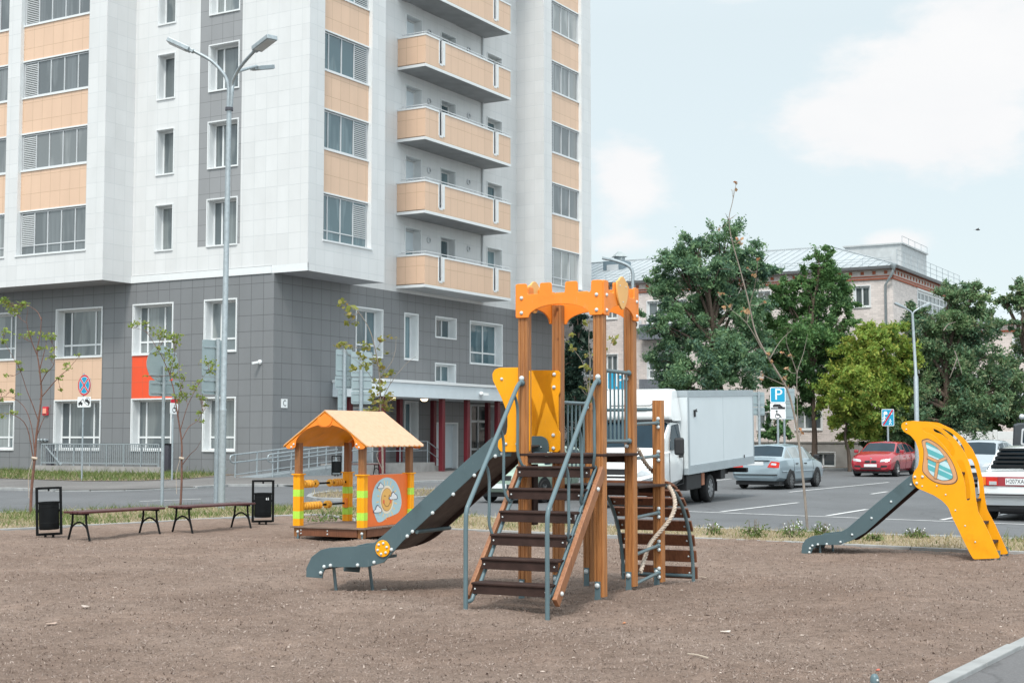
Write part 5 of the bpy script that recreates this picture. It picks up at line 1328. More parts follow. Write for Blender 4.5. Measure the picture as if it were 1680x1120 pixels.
def patch_on(root, body, name, pts, fwd, m, proud=.010):
    """lamp or grille that follows the bodywork: every corner is dropped onto the body along X"""
    from mathutils.bvhtree import BVHTree
    me = body.data; bv = BVHTree.FromPolygons([v.co.copy() for v in me.vertices], [tuple(p.vertices) for p in me.polygons]); s = 1 if fwd else -1
    def hit(y, z):
        h = bv.ray_cast(Vector((s*6, y, z)), Vector((-s, 0, 0)))
        return h[0].x if h[0] else None
    fine = []
    for i in range(len(pts)):
        a, b = pts[i], pts[(i+1) % len(pts)]; fine += [(a[0]+(b[0]-a[0])*k/3, a[1]+(b[1]-a[1])*k/3) for k in range(3)]
    cy, cz = sum(p[0] for p in fine)/len(fine), sum(p[1] for p in fine)/len(fine)
    rings = []
    for k in (1, .66, .33): rings.append([(cy+(y-cy)*k, cz+(z-cz)*k) for y, z in fine])
    mb = MB(); last = hit(cy, cz) or 0; idx = []
    for r in rings:
        row = []
        for y, z in r:
            x = hit(y, z); x = last if x is None else x; row.append(mb.vert((x+s*proud, y, z)))
        idx.append(row)
    c = mb.vert((last+s*proud, cy, cz)); base = [mb.vert((mb.v[i][0]-s*(proud+.02), mb.v[i][1], mb.v[i][2])) for i in idx[0]]; n = len(fine)
    for i in range(n):
        j = (i+1) % n
        for a, b in ((base, idx[0]), (idx[0], idx[1]), (idx[1], idx[2])): mb.f.append([a[i], a[j], b[j], b[i]])
        mb.f.append([idx[2][i], idx[2][j], c])
    return mb.build(name, m, root, 50)
def plate_on(root, x, z, fwd, txt, w=.52, h=.112, tilt=0):
    mb = MB(); s = 1 if fwd else -1; mb.box(min(x, x+s*.015), max(x, x+s*.015), -w/2, w/2, z-h/2, z+h/2); o = mb.build('number_plate', M['plate'], root)
    if txt: text_mesh('plate_number', txt, h*.92, M['ink'], o, lambda u, v, q: (x+s*(.0165+q), s*u*.80, z+v))
    return o
def shut(root, z0=.16): 
    pass
# silver blue sedan, seen from behind
pm = paint('silver_blue_paint', (.34, .425, .475), .35, .30)
cpos = Vector((7.97, 44.75, 0)) + DR*1.26
c = thing('parked_sedan', 'silver blue sedan with red tail lights parked beside the white truck', 'car', cpos, ROT_B)
st = [(-2.22, .36, .66, .70, .70, .60), (-2.16, .27, .90, .775, .945, .64), (-1.66, .22, .93, .82, .985, .68), (-1.08, .20, .93, .83, 1.355, .56), (-.20, .20, .92, .83, 1.395, .575), (.55, .20, .905, .83, 1.35, .55), (1.22, .20, .89, .82, .965, .68), (1.80, .22, .80, .80, .87, .63), (2.14, .27, .68, .74, .74, .56), (2.24, .36, .56, .64, .60, .5)]
bd = car_body(c, st, pm, (2, 3, 4, 5), (5,), (2,), side_glass_mat='car_glass_light')
seams(c, st, (-1.0, -.18, .85)); handles(c, st, (-.75, .08), .78, M['black_plastic']); arches(c, (-1.26, 1.26), .82, .355, .29)
for x in (-1.26, 1.26):
    for s in (-1, 1): wheel(c, x, s*.745, .285, .18, s, 'steel_rim', 8)
for s in (-1, 1):
    patch_on(c, bd, 'tail_light', [(s*a, b) for a, b in round_poly([(.38, .68), (.745, .66), (.765, .84), (.50, .87)], .03)], False, M['tail'])
    patch_on(c, bd, 'tail_lens', [(s*a, b) for a, b in round_poly([(.49, .76), (.66, .74), (.68, .80), (.52, .82)], .02)], False, M['lamp_glass'], .016)
    mirror(c, .98, .80, .92, M['black_plastic'], s)
    mb = MB(); mb.tube([(-2.0, s*.80, .56), (-1.62, s*.838, .56)], .018, 6); mb.tube([(-.9, s*.838, .55), (.88, s*.838, .55)], .016, 6); mb.build('side_moulding', pm, c)
plate_on(c, -2.205, .80, False, '')
mb = MB(); mb.box(-2.26, -2.17, -.70, .70, .44, .47); mb.box(-2.24, -2.17, -.45, .45, .885, .90); mb.build('bumper_line', M['black_plastic'], c)
mb = MB(); mb.box(-2.05, 2.0, -.70, .70, .14, .26); mb.build('underbody', M['black_plastic'], c)
mb = MB(); mb.tube([(-1.0, .0, 1.39), (-1.06, .0, 1.52)], .006, 5); mb.build('aerial', M['black_plastic'], c)
# red hatchback, facing the camera
pm = paint('red_car_paint', (.36, .016, .030), .0, .25)
cpos = Vector((15.66, 59.86, 0)); c = thing('parked_hatchback', 'red hatchback facing the camera with twin black grille openings', 'car', cpos, ROT_B+PI)
st = [(-2.14, .36, .72, .72, .76, .58), (-2.06, .28, .98, .82, 1.04, .62), (-1.70, .22, .98, .86, 1.30, .60), (-.95, .20, .96, .875, 1.41, .62), (-.15, .20, .94, .88, 1.43, .63), (.45, .20, .92, .88, 1.39, .60), (1.16, .20, .92, .875, 1.0, .72), (1.72, .21, .84, .865, .92, .68), (2.06, .23, .70, .82, .77, .62), (2.17, .30, .56, .70, .62, .54)]
bd = car_body(c, st, pm, (2, 3, 4, 5), (5,), (1,), side_glass_mat='car_glass')
seams(c, st, (-.85, .0, .95)); handles(c, st, (-.65, .2), .80, pm); arches(c, (-1.34, 1.34), .87, .37, .31)
for x in (-1.34, 1.34):
    for s in (-1, 1): wheel(c, x, s*.79, .315, .21, s, 'rim', 5)
for s in (-1, 1):
    patch_on(c, bd, 'headlight', [(s*a, b) for a, b in round_poly([(.38, .60), (.72, .64), (.79, .72), (.76, .75), (.42, .70)], .03)], True, M['lamp_glass'])
    patch_on(c, bd, 'grille', [(s*a, b) for a, b in round_poly([(.02, .56), (.235, .57), (.25, .655), (.03, .67)], .03)], True, M['black_plastic'], .014)
    patch_on(c, bd, 'bumper_intake', [(s*a, b) for a, b in round_poly([(.40, .38), (.68, .40), (.66, .47), (.42, .46)], .02)], True, M['black_plastic'])
    mirror(c, .92, .86, .95, pm, s)
plate_on(c, 2.185, .46, True, ''); mb = MB(); mb.lathe([(.04, 0), (.001, .01)], 14, lambda a, b, h: (2.10+h, a, .735+b)); mb.build('bonnet_badge', M['rim'], c)
mb = MB(); mb.box(2.10, 2.19, -.42, .42, .30, .37); mb.box(-1.9, 2.0, -.72, .72, .14, .26); mb.build('underbody', M['black_plastic'], c)
# white classic sedan from behind
pm = paint('white_car_paint', (.72, .75, .76), 0, .3)
cpos = Vector((10.1, 27.96, 0))+DR*1.21; c = thing('parked_classic_sedan', 'white boxy classic sedan with black rear window louvres and number plate', 'car', cpos, ROT_B)
st = [(-2.02, .38, .70, .74, .72, .66), (-1.99, .30, .92, .79, .935, .70), (-1.45, .25, .945, .80, .965, .70), (-1.02, .24, .945, .805, 1.40, .585), (-.2, .24, .94, .81, 1.44, .60), (.5, .24, .93, .81, 1.41, .58), (1.0, .24, .93, .80, .97, .69), (1.85, .27, .88, .79, .90, .68), (2.03, .32, .80, .76, .83, .66), (2.05, .38, .70, .72, .72, .6)]
bd = car_body(c, st, pm, (2, 3, 4, 5), (5,), (2,))
seams(c, st, (-.9, -.1, .9)); handles(c, st, (-.7, .1), .78, M['rim']); arches(c, (-1.21, 1.21), .80, .36, .29)
for x in (-1.21, 1.21):
    for s in (-1, 1): wheel(c, x, s*.69, .29, .17, s, 'steel_rim', 6)
mb = MB()
for k in range(5):
    f = .10+k*.20; x = -1.46+(.44)*f; z = .985+.40*f; w = .69-(.69-.575)*f-.03
    mb.hexa([(x-.05, -w, z-.012), (x+.03, -w, z+.028), (x+.03, w, z+.028), (x-.05, w, z-.012), (x-.055, -w, z+.0), (x+.025, -w, z+.042), (x+.025, w, z+.042), (x-.055, w, z+.0)])
mb.beam((-1.49, 0, .99), (-1.05, 0, 1.41), .06, .02); mb.build('window_louvre', M['black_metal'], c)
mb = MB(); mb.box(-2.035, -2.02, -.74, .74, .665, .845); mb.build('rear_panel', mat('red_rear_panel', (.30, .03, .04), .4), c)
for s in (-1, 1):
    for y0, y1, m in ((.62, .73, 'amber'), (.40, .62, 'tail')):
        mb = MB(); mb.box(-2.06, -2.036, min(s*y0, s*y1)+.003, max(s*y0, s*y1)-.003, .68, .835); mb.build('tail_light', M[m], c, bevel=.006)
    mb = MB(); mb.box(-2.07, -2.061, min(s*.42, s*.56), max(s*.42, s*.56), .69, .755); mb.build('reversing_light', M['lamp_glass'], c, bevel=.003)
    mirror(c, .85, .80, .95, M['black_plastic'], s)
plate_on(c, -2.037, .755, False, 'H207XA 116', .52, .125)
mb = MB(); mb.box(-2.16, -2.03, -.77, .77, .46, .53); mb.build('bumper', M['rim'], c, bevel=.012); mb = MB(); mb.box(-2.17, -2.161, -.76, .76, .495, .52); mb.build('bumper_strip', M['black_plastic'], c)
mb = MB(); mb.box(-1.9, 1.9, -.68, .68, .18, .30); mb.lathe([(.11, 0), (.11, .5)], 14, lambda a, b, h: (-1.85+a, -.1+h, .24+b)); mb.tube([(-2.05, -.45, .25), (-1.6, -.45, .25)], .03, 8); mb.build('underbody', M['black_plastic'], c)
# pale green sedan behind the stairs
pm = paint('pale_green_paint', (.36, .47, .39), .2, .3)
c = thing('parked_sedan', 'pale green sedan facing the camera, seen under the castle slide', 'car', Vector((.10, 35.5, 0))+DR*1.25, ROT_B+PI)
st = [(-2.1, .36, .70, .70, .74, .60), (-2.05, .27, .92, .78, .96, .64), (-1.55, .22, .93, .81, .985, .68), (-1.0, .20, .93, .82, 1.36, .56), (-.20, .20, .92, .82, 1.40, .575), (.50, .20, .905, .82, 1.36, .55), (1.10, .20, .89, .81, .965, .68), (1.70, .22, .80, .80, .87, .63), (2.02, .27, .68, .76, .74, .56), (2.12, .36, .56, .68, .60, .5)]
bd = car_body(c, st, pm, (2, 3, 4, 5), (5,), (2,)); seams(c, st, (-1.0, -.15, .85)); arches(c, (-1.25, 1.25), .81, .35, .28)
for x in (-1.25, 1.25):
    for s in (-1, 1): wheel(c, x, s*.735, .285, .18, s, 'steel_rim', 7)
for s in (-1, 1):
    patch_on(c, bd, 'headlight', [(s*a, b) for a, b in round_poly([(.38, .57), (.66, .59), (.70, .70), (.42, .69)], .03)], True, M['lamp_glass']); mirror(c, .9, .80, .92, pm, s)
mb = MB(); mb.box(2.05, 2.135, -.36, .36, .56, .67); mb.box(2.08, 2.16, -.60, .60, .36, .46); mb.build('grille', M['black_plastic'], c, bevel=.01); plate_on(c, 2.16, .42, True, '')
mb = MB(); mb.box(-1.9, 1.9, -.68, .68, .15, .27); mb.build('underbody', M['black_plastic'], c)
# silver hatchback behind the small slide
pm = paint('silver_paint', (.42, .47, .51), .4, .3)
c = thing('parked_hatchback', 'silver hatchback facing the camera behind the small yellow slide', 'car', Vector((15.1, 46.6, 0))+DR*1.3, ROT_B+PI)
st = [(-1.95, .36, .75, .72, .80, .58), (-1.88, .28, 1.0, .80, 1.10, .62), (-1.62, .22, 1.0, .83, 1.42, .58), (-.9, .20, .98, .845, 1.50, .60), (-.1, .20, .96, .85, 1.52, .61), (.55, .20, .94, .85, 1.46, .58), (1.30, .20, .93, .84, 1.02, .70), (1.70, .21, .84, .83, .93, .66), (1.93, .25, .72, .79, .79, .6), (2.0, .32, .58, .7, .64, .52)]
bd = car_body(c, st, pm, (2, 3, 4, 5), (5,), (1,)); seams(c, st, (-.8, .05, .95)); arches(c, (-1.25, 1.25), .84, .36, .30)
for x in (-1.25, 1.25):
    for s in (-1, 1): wheel(c, x, s*.765, .30, .19, s, 'rim', 6)
for s in (-1, 1):
    patch_on(c, bd, 'headlight', [(s*a, b) for a, b in round_poly([(.38, .64), (.68, .67), (.74, .78), (.42, .74)], .03)], True, M['lamp_glass']); mirror(c, 1.0, .83, .97, M['black_plastic'], s)
mb = MB(); mb.box(1.95, 2.02, -.30, .30, .62, .70); mb.box(1.95, 2.04, -.55, .55, .34, .46); mb.box(-1.8, 1.8, -.7, .7, .15, .27); mb.build('grille', M['black_plastic'], c); plate_on(c, 2.03, .53, True, '')
# teal estate roof and black off-roader further back
pm = paint('dark_grey_paint', (.035, .042, .050), .2, .35)
c = thing('off_road_vehicle', 'tall black off-roader with roof rack and spotlight at right edge', 'off-road vehicle', Vector((15.43, 41.6, 0))+DR*2.1, ROT_B)
st = [(-2.10, .50, 1.28, .80, 1.98, .70), (-2.06, .45, 1.28, .84, 2.03, .745), (-.9, .42, 1.28, .85, 2.06, .76), (.2, .42, 1.27, .85, 2.05, .75), (.5, .42, 1.26, .85, 2.0, .74), (.95, .42, 1.25, .84, 1.30, .76), (1.9, .45, 1.18, .82, 1.24, .74), (2.05, .5, 1.0, .78, 1.05, .7)]
bd = car_body(c, st, pm, (1, 2, 3), (4,), ()); arches(c, (-1.2, 1.25), .84, .46, .40)
for x in (-1.2, 1.25):
    for s in (-1, 1): wheel(c, x, s*.74, .38, .24, s, 'steel_rim', 6)
mb = MB(); mb.prism(round_poly([(-.56, 1.38), (.56, 1.38), (.52, 1.86), (-.52, 1.86)], .06), lambda a, b, t: (-2.105-t-(1.62-b)*.0, a, b), 0, .015); o = mb.build('rear_window_frame', M['alu'], c)
mb = MB(); mb.prism(round_poly([(-.51, 1.43), (.51, 1.43), (.47, 1.81), (-.47, 1.81)], .05), lambda a, b, t: (-2.121-t, a, b), 0, .008); mb.build('rear_window', M['car_glass'], c)
mb = MB()
for y in (-.66, .66): mb.tube([(-2.0, y, 2.16), (.2, y, 2.16)], .02, 6)
for x in np.linspace(-2.0, .2, 6): mb.tube([(x, -.66, 2.16), (x, .66, 2.16)], .014, 6); mb.tube([(x, -.66, 2.0), (x, -.66, 2.16)], .014, 6); mb.tube([(x, .66, 2.0), (x, .66, 2.16)], .014, 6)
mb.build('roof_rack', M['black_metal'], c); mb = MB(); mb.ball((-2.05, .52, 2.2), .085, 12, 7); mb.build('spotlight', M['lamp_glass'], c, 60)
mb = MB(); mb.box(-2.2, -2.08, -.75, .75, .5, .62); mb.build('bumper', M['black_plastic'], c, bevel=.02); mb = MB(); mb.lathe([(.001, 0), (.36, 0), (.38, .05), (.38, .2), (.36, .24), (.1, .24), (.001, .2)], 20, lambda a, b, h: (-2.11-h, a+.1, .98+b)); mb.build('spare_wheel', M['tyre'], c, 50)
# white box truck facing the camera
TR_ = (3.18, 33.97); tf = Vector((-.432, -.902, 0)); tilt = R(1.8)
c = thing('box_truck', 'white box truck with high roof fairing parked beyond the castle', 'truck', (TR_[0], TR_[1], 0), math.atan2(tf.y, tf.x)); c.rotation_euler[1] = tilt
BL, BW, BZ0, BZ1 = 5.5, 1.08, .735, 2.68
M['truck_white'] = paint('truck_white_paint', (.78, .79, .79), 0, .3)
M['box_side'] = mat('pale_truck_panel', (.64, .69, .715), .4, var=.035, vs=.9, bs=1.0, bd=.03, bst=.06); M['box_rail'] = mat('grey_box_rail', (.40, .45, .48), .4, .3, var=.05)
mb = MB(); mb.box(-BL, 0, -BW, BW, BZ0, BZ1); o = mb.build('cargo_box', M['box_side'], c, bevel=.01)
mb = MB()
for s in (-1, 1):
    y0, y1 = (BW, BW+.012) if s > 0 else (-BW-.012, -BW)
    mb.box(-BL-.01, .01, y0, y1, BZ0-.01, BZ0+.20); mb.box(-BL-.01, .01, y0, y1, BZ1-.14, BZ1+.012); mb.box(-.10, .011, y0, y1+.0, BZ0+.20, BZ1-.14); mb.box(-BL-.011, -BL+.06, y0, y1, BZ0+.20, BZ1-.14)
mb.box(.001, .014, -BW, BW, BZ0-.01, BZ0+.14); mb.box(.001, .014, -BW, BW, BZ1-.12, BZ1+.01); mb.box(-BL, 0, -BW, BW, BZ1+.011, BZ1+.02); mb.build('box_rail', M['box_rail'], o)
mb = MB(); mb.beam((-.50, BW+.025, 2.22), (-.62, BW+.025, 2.25), .02, .02); mb.beam((-.42, BW+.025, 2.22), (-.62, BW+.025, 2.20), .03, .03); mb.beam((-.46, BW+.025, 2.21), (-.47, BW+.025, 2.07), .03, .06); mb.box(-4.55, -4.52, BW+.013, BW+.03, .92, 1.0); mb.build('marker_bracket', M['black_plastic'], o)
mb = MB()
for x in np.arange(-BL+.08, -.02, .24):
    for z in (BZ0+.03, BZ0+.17, BZ1-.03, BZ1-.11): mb.ball((x, BW+.013, z), .011, 6, 4)
mb.box(-2.79, -2.78, BW+.0005, BW+.003, BZ0+.2, BZ1-.14); mb.build('rivet_rows', M['box_rail'], o)
st = [(.06, .50, 1.32, .98, 1.98, .88), (.72, .46, 1.32, 1.0, 2.02, .88), (1.38, .40, 1.30, .99, 1.37, .88), (1.78, .36, 1.08, .96, 1.16, .80), (1.93, .34, .80, .90, .92, .74), (1.97, .40, .62, .84, .70, .70)]
bd = car_body(c, st, M['truck_white'], (), (1,), (), name='cab')
# door with window on both sides
for s in (-1, 1):
    mb = MB(); mb.prism(round_poly([(.16, 1.36), (1.02, 1.34), (.92, 1.56), (.66, 1.90), (.20, 1.93)], .05), lambda a, b, t, s=s: (a, s*(.985-(b-1.32)*.135+t), b), .002, .012); mb.build('side_window', M['car_glass'], c)
    mb = MB(); mb.tube([(.12, s*.99, .52), (.12, s*1.003, 1.3)], .007, 4); mb.tube([(1.06, s*.99, .5), (1.10, s*1.0, 1.28)], .007, 4); mb.tube([(.12, s*.99, .53), (1.06, s*.99, .50)], .007, 4); mb.build('door_seams', M['black_plastic'], c)
    mb = MB(); mb.box(.20, .42, min(s*.99, s*1.03), max(s*.99, s*1.03), 1.14, 1.22); mb.build('door_handle', M['black_plastic'], c, bevel=.015)
    mb = MB(); mb.box(.80, .90, min(s*1.03, s*1.27), max(s*1.03, s*1.27), 1.22, 1.62); mb.build('mirror', M['black_plastic'], c, bevel=.05)
    patch_on(c, bd, 'headlight', [(s*a, b) for a, b in round_poly([(.52, .78), (.84, .84), (.90, 1.02), (.82, 1.04), (.54, .88)], .04)], True, M['lamp_glass'])
    patch_on(c, bd, 'bumper_corner', [(s*a, b) for a, b in round_poly([(.50, .42), (.86, .44), (.90, .78), (.62, .70)], .05)], True, mat('grey_bumper', (.16, .18, .20), .5))
mb = MB()
for k in range(5): mb.box(1.93, 1.99-(k*.008), -.48, .48, .48+k*.085, .535+k*.085)
mb.box(1.90, 1.945, -.52, .52, .44, .95); mb.build('grille', M['black_plastic'], c, bevel=.01)
fr = [(.05, 1.99), (.74, 2.0), (.80, 2.10), (.74, 2.40), (.60, 2.62), (.40, 2.735), (.05, 2.75)]
bmf = MB(); P_f = round_poly(fr, .05, 3); b0 = 0
secs = [(-1.0, .90), (-.96, .985), (-.80, 1.0), (.80, 1.0), (.96, .985), (1.0, .90)]
for yy, k in secs: bmf.v += [(.05+(a-.05)*k, yy*.93*(1.0 if b < 2.2 else 1-.10*(b-2.2)/.5), 1.99+(b-1.99)*(k if k > .95 else .95)) for a, b in P_f]
n = len(P_f)
for i in range(len(secs)-1):
    for j in range(n): k = (j+1) % n; bmf.f.append([i*n+j, i*n+k, (i+1)*n+k, (i+1)*n+j])
bmf.f.append(list(range(n))[::-1]); bmf.f.append([(len(secs)-1)*n+j for j in range(n)]); bmf.build('roof_fairing', M['truck_white'], c, 40)
mb = MB(); mb.box(.55, .83, -.93, .93, 1.985, 2.03); mb.tube([(.84, -.5, 2.36), (.80, .45, 2.36), (.74, .52, 2.44)], .012, 5); mb.box(.78, .83, .10, .36, 2.28, 2.31); mb.build('fairing_trim', M['black_plastic'], c)
mb = MB(); mb.box(-BL+.2, 1.6, -.42, .42, .46, .70); mb.box(-1.25, -.15, .55, .98, .34, .70); mb.box(-3.2, -2.85, .50, .98, .46, .72); mb.box(-BL+.1, -BL+.25, -.95, .95, .50, .62); mb.build('chassis', M['black_plastic'], c, bevel=.02)
mb = MB(); mb.box(-1.45, -1.25, .60, 1.0, .40, .70); mb.build('tool_box', mat('rusty_box', (.36, .15, .085), .7, var=.25, vs=8), c, bevel=.015)
for x, pairs in ((1.08, (.83,)), (-2.05, (.86, .62))):
    for s in (-1, 1):
        for y in pairs: wheel(c, x, s*y, .345, .20, s, 'rim' if y > .7 else 'steel_rim', 8, z=.345+x*math.sin(tilt)+.004)
    for s in (-1, 1):
        if x < 0:
            mb = MB(); mb.tube([(x+.45*math.cos(a), s*.78, .37+.43*math.sin(a)) for a in np.linspace(.15, PI-.1, 10)], .02, 4)
            pts = [(x+.43*math.cos(a), .36+.42*math.sin(a)) for a in np.linspace(.1, PI-.05, 12)]
            for (a0, b0_), (a1, b1_) in zip(pts, pts[1:]): mb.face([(a0, s*.55, b0_), (a1, s*.55, b1_), (a1, s*.98, b1_), (a0, s*.98, b0_)])
            mb.box(x-.47, x-.45, min(s*.6, s*.98), max(s*.6, s*.98), .18, .42); mb.build('mudguard', M['black_plastic'], c)

# ------------------------------------------------------------------ brick house across the lot
KB = G(1470, 768); KB.z = 0
H_ = thing('brick_house', 'three storey pale brick house with red frieze and grey hip roof behind trees', 'house', KB, ROT_B)
Bk = B; B = H_
def PB(s, z, o): return (-o, s, z)
WS = [1.2, 3.9, 6.65, 9.35, 17.3, 20.2, 23.0]; HB_ = []
for s in WS:
    w = .85
    for z0, z1 in ((2.0, 2.95), (5.15, 6.35), (8.42, 9.52)): HB_.append((s, s+(1.45 if z0 < 2.5 and 3 < s < 5 else w), z0, z1))
for s in (15.9,):
    for z0, z1 in ((2.0, 2.95), (5.15, 6.35), (8.42, 9.52)): HB_.append((s, s+.75, z0, z1))
for z0, z1 in ((8.0, 9.3), (4.9, 6.4), (2.1, 3.3)): HB_.append((11.6, 14.0, z0, z1))
base_h = [(3.2, 4.55, .05, .80), (.9, 1.9, .1, .8), (6.5, 7.5, .1, .8), (9.3, 10.3, .1, .8), (17.3, 18.3, .1, .8)]
wall(PB, 0, 26, 1.34, 9.86, 0, HB_, M['brick'])
wall(PB, 0, 26, 0, 1.30, .05, base_h, M['concrete'], 'plinth')
mb = MB(); bx(mb, PB, -.08, 26, 1.30, 1.38, -.05, .10); mb.build('plinth_ledge', M['concrete'], B)
for h in HB_: window(PB, *h, 0, .14, (.5,) if h[1]-h[0] < 1.2 else ((.33, .66) if h[1]-h[0] < 2 else (.25, .5, .75)), None if h[1]-h[0] < 2 else h[2]+.5, 'glass_l', .05, fr=.07)
for h in base_h: window(PB, *h, .05, .2, (.5,), None, 'glass_l', .04, fr=.06)
M['red_brick'] = mat('red_brick_trim', (.40, .115, .060), .8, var=.15, vs=6); M['zinc'] = mat('grey_metal_roof', (.43, .465, .485), .5, .25, var=.08, vs=.6)
def frieze(P, a, b, name='frieze'):
    wall(P, a, b, 9.86, 10.45, .04, [], M['brick'])
    mb = MB(); bx(mb, P, a-.03, b, 9.82, 9.90, -.05, .075); bx(mb, P, a-.03, b, 9.95, 10.02, -.05, .075); bx(mb, P, a-.03, b, 10.36, 10.46, -.05, .09); mb.build('red_brick_band', M['red_brick'], B)
    mb = MB()
    for s in np.arange(a+.25, b, .62): bx(mb, P, s, s+.17, 10.10, 10.27, -.05, .07)
    mb.build('red_brick_dentils', M['red_brick'], B)
frieze(PB, 0, 26)
PS = lambda s, z, o: (s, -o, z)
HS = [(5.0, 12.9, 8.25, 9.7), (5.0, 12.9, 4.9, 6.4)]
wall(PS, 0, 15, 1.34, 9.86, 0, HS, M['brick']); wall(PS, 0, 15, 0, 1.30, .05, [], M['concrete'], 'plinth'); frieze(PS, 0, 15)
for h in HS: window(PS, *h, 0, -.05 if False else .12, tuple(np.linspace(.11, .89, 8)), h[2]+.95, 'glass_l', .10, fr=.10)
M['sheet_grey'] = mat('grey_balcony_sheet', (.36, .38, .40), .6); M['sheet_blue'] = mat('blue_grey_sheet', (.17, .19, .22), .6)
for z0, z1 in ((7.2, 8.18), (4.0, 4.85)): mb = MB(); bx(mb, PS, 4.9, 13.0, z0, z1, .0, .9); mb.build('balcony', M['sheet_grey'], B)
for z0, z1 in ((7.1, 7.95), (4.0, 4.85)):
    mb = MB(); bx(mb, PB, 11.4, 14.2, z0, z1, 0, .75); o = mb.build('balcony', M['sheet_blue'], B); mb = MB()
    for s in np.arange(11.4, 14.2, .14): bx(mb, PB, s, s+.05, z0, z1, .751, .775)
    mb.build('balcony_ribs', M['sheet_blue'], o)
# hip roof with standing seams
ev = .36; zr0, zr1 = 10.50, 12.55; e0 = [(-ev, -ev), (-ev, 26), (14, 26), (14, -ev)]; r0, r1 = (6.2, 5.2), (6.2, 26)
mb = MB(); mb.face([(-ev, -ev, zr0), (*r0, zr1), (*r1, zr1), (-ev, 26, zr0)]); mb.face([(-ev, -ev, zr0), (14, -ev, zr0), (*r0, zr1)]); mb.face([(14, -ev, zr0), (14, 26, zr0), (*r1, zr1), (*r0, zr1)]); rf = mb.build('roof', M['zinc'], B)
mb = MB()
for y in np.arange(.2, 26, .48):
    x1 = r0[0] if y > r0[1] else -ev+(y+ev)*(r0[0]+ev)/(r0[1]+ev); z1 = zr0+(x1+ev)/(r0[0]+ev)*(zr1-zr0); mb.beam((-ev, y, zr0+.02), (x1, y, z1+.02), .03, .045)
mb.beam((-ev, -ev, zr0+.02), (*r0, zr1+.03), .07, .06); mb.beam((*r0, zr1+.03), (*r1, zr1+.03), .09, .07); mb.build('standing_seam', M['zinc'], rf)
mb = MB(); mb.box(-ev-.04, -ev+.08, -ev, 26, zr0-.16, zr0-.01); mb.box(-ev+.08, 14, -ev-.04, -ev+.08, zr0-.16, zr0-.01); mb.box(-ev+.081, 0.05, -ev+.081, 26, zr0-.06, zr0-.03); mb.box(.051, 14, -ev+.081, .05, zr0-.06, zr0-.03); mb.build('gutter', mat('dark_gutter', (.10, .105, .11), .5), B)
mb = MB(); mb.box(3.4, 4.6, 17.2, 18.5, 10.4, 12.25); o = mb.build('dormer', mat('blue_grey_metal', (.20, .26, .30), .5, .3), B); mb = MB(); mb.box(3.30, 3.39, 17.45, 18.2, 11.0, 12.0); mb.build('dormer_shutter', M['alu'], o)
mb = MB(); mb.box(4.0, 4.5, 17.55, 18.05, 12.25, 12.55); mb.lathe([(.56, 12.56), (.52, 12.62), (.12, 12.9), (.001, 12.93)], 4, lambda a, b, h: (4.25+a, 17.8+b, h)); mb.build('chimney', mat('chimney_grey', (.38, .42, .43), .6), B)
mb = MB(); mb.box(5.6, 11.2, 1.0, 4.2, 10.6, 12.38); mb.box(5.5, 11.3, .9, 4.3, 12.38, 12.46); mb.build('lift_house', mat('pale_grey_render', (.42, .44, .45), .7), B)
mb = MB()
for x in np.arange(0, 14.1, 1.4):
    mb.tube([(x, -.25, zr0+.05), (x, -.25, zr0+.85)], .018, 5)
for z in (.3, .58, .84): mb.tube([(0, -.25, zr0+z), (14, -.25, zr0+z)], .012, 5); mb.tube([(-.25, 0, zr0+z*.5), (-.25, 26, zr0+z*.5)], .010, 5)
for y in np.arange(0, 26, 1.5): mb.tube([(-.25, y, zr0+.05), (-.25, y, zr0+.45)], .012, 5)
for x in np.arange(5.6, 11.3, 1.4): mb.tube([(x, .95, 12.46), (x, .95, 12.82)], .014, 5)
mb.tube([(5.6, .95, 12.82), (11.2, .95, 12.82)], .014, 5); mb.build('roof_railing', M['galv'], B)
for x, y in ((-.12, .35), (-.10, 15.4)):
    mb = MB(); mb.tube([(-.34, y-.5 if x == -.12 else y, 10.4), (-.36, y-.45 if x == -.12 else y, 10.1), (x, y, 9.5), (x, y, .3)], .07, 10); mb.lathe([(.08, 0), (.17, .22), (.17, .30)], 12, lambda a, b, h, y=y, x=x: (-.36+a, (y-.5 if x == -.12 else y)+b, 10.25+h)); mb.build('downpipe', M['galv'], B, 60)
mb = MB(); mb.box(-.42, -.02, 14.35, 15.05, 7.75, 8.25); o = mb.build('air_conditioner', M['trim'], B, bevel=.02); mb = MB(); mb.lathe([(.19, 0), (.19, .01), (.001, .012)], 20, lambda a, b, h: (-.421-h, 14.62+a, 8.0+b)); mb.build('fan_grille', M['black_plastic'], o)
mb = MB(); mb.face([(14, 0, 0), (14, 26, 0), (14, 26, 10.45), (14, 0, 10.45)]); mb.face([(0, 26, 0), (14, 26, 0), (14, 26, 10.45), (0, 26, 10.45)]); mb.build('wall', M['brick'], B)
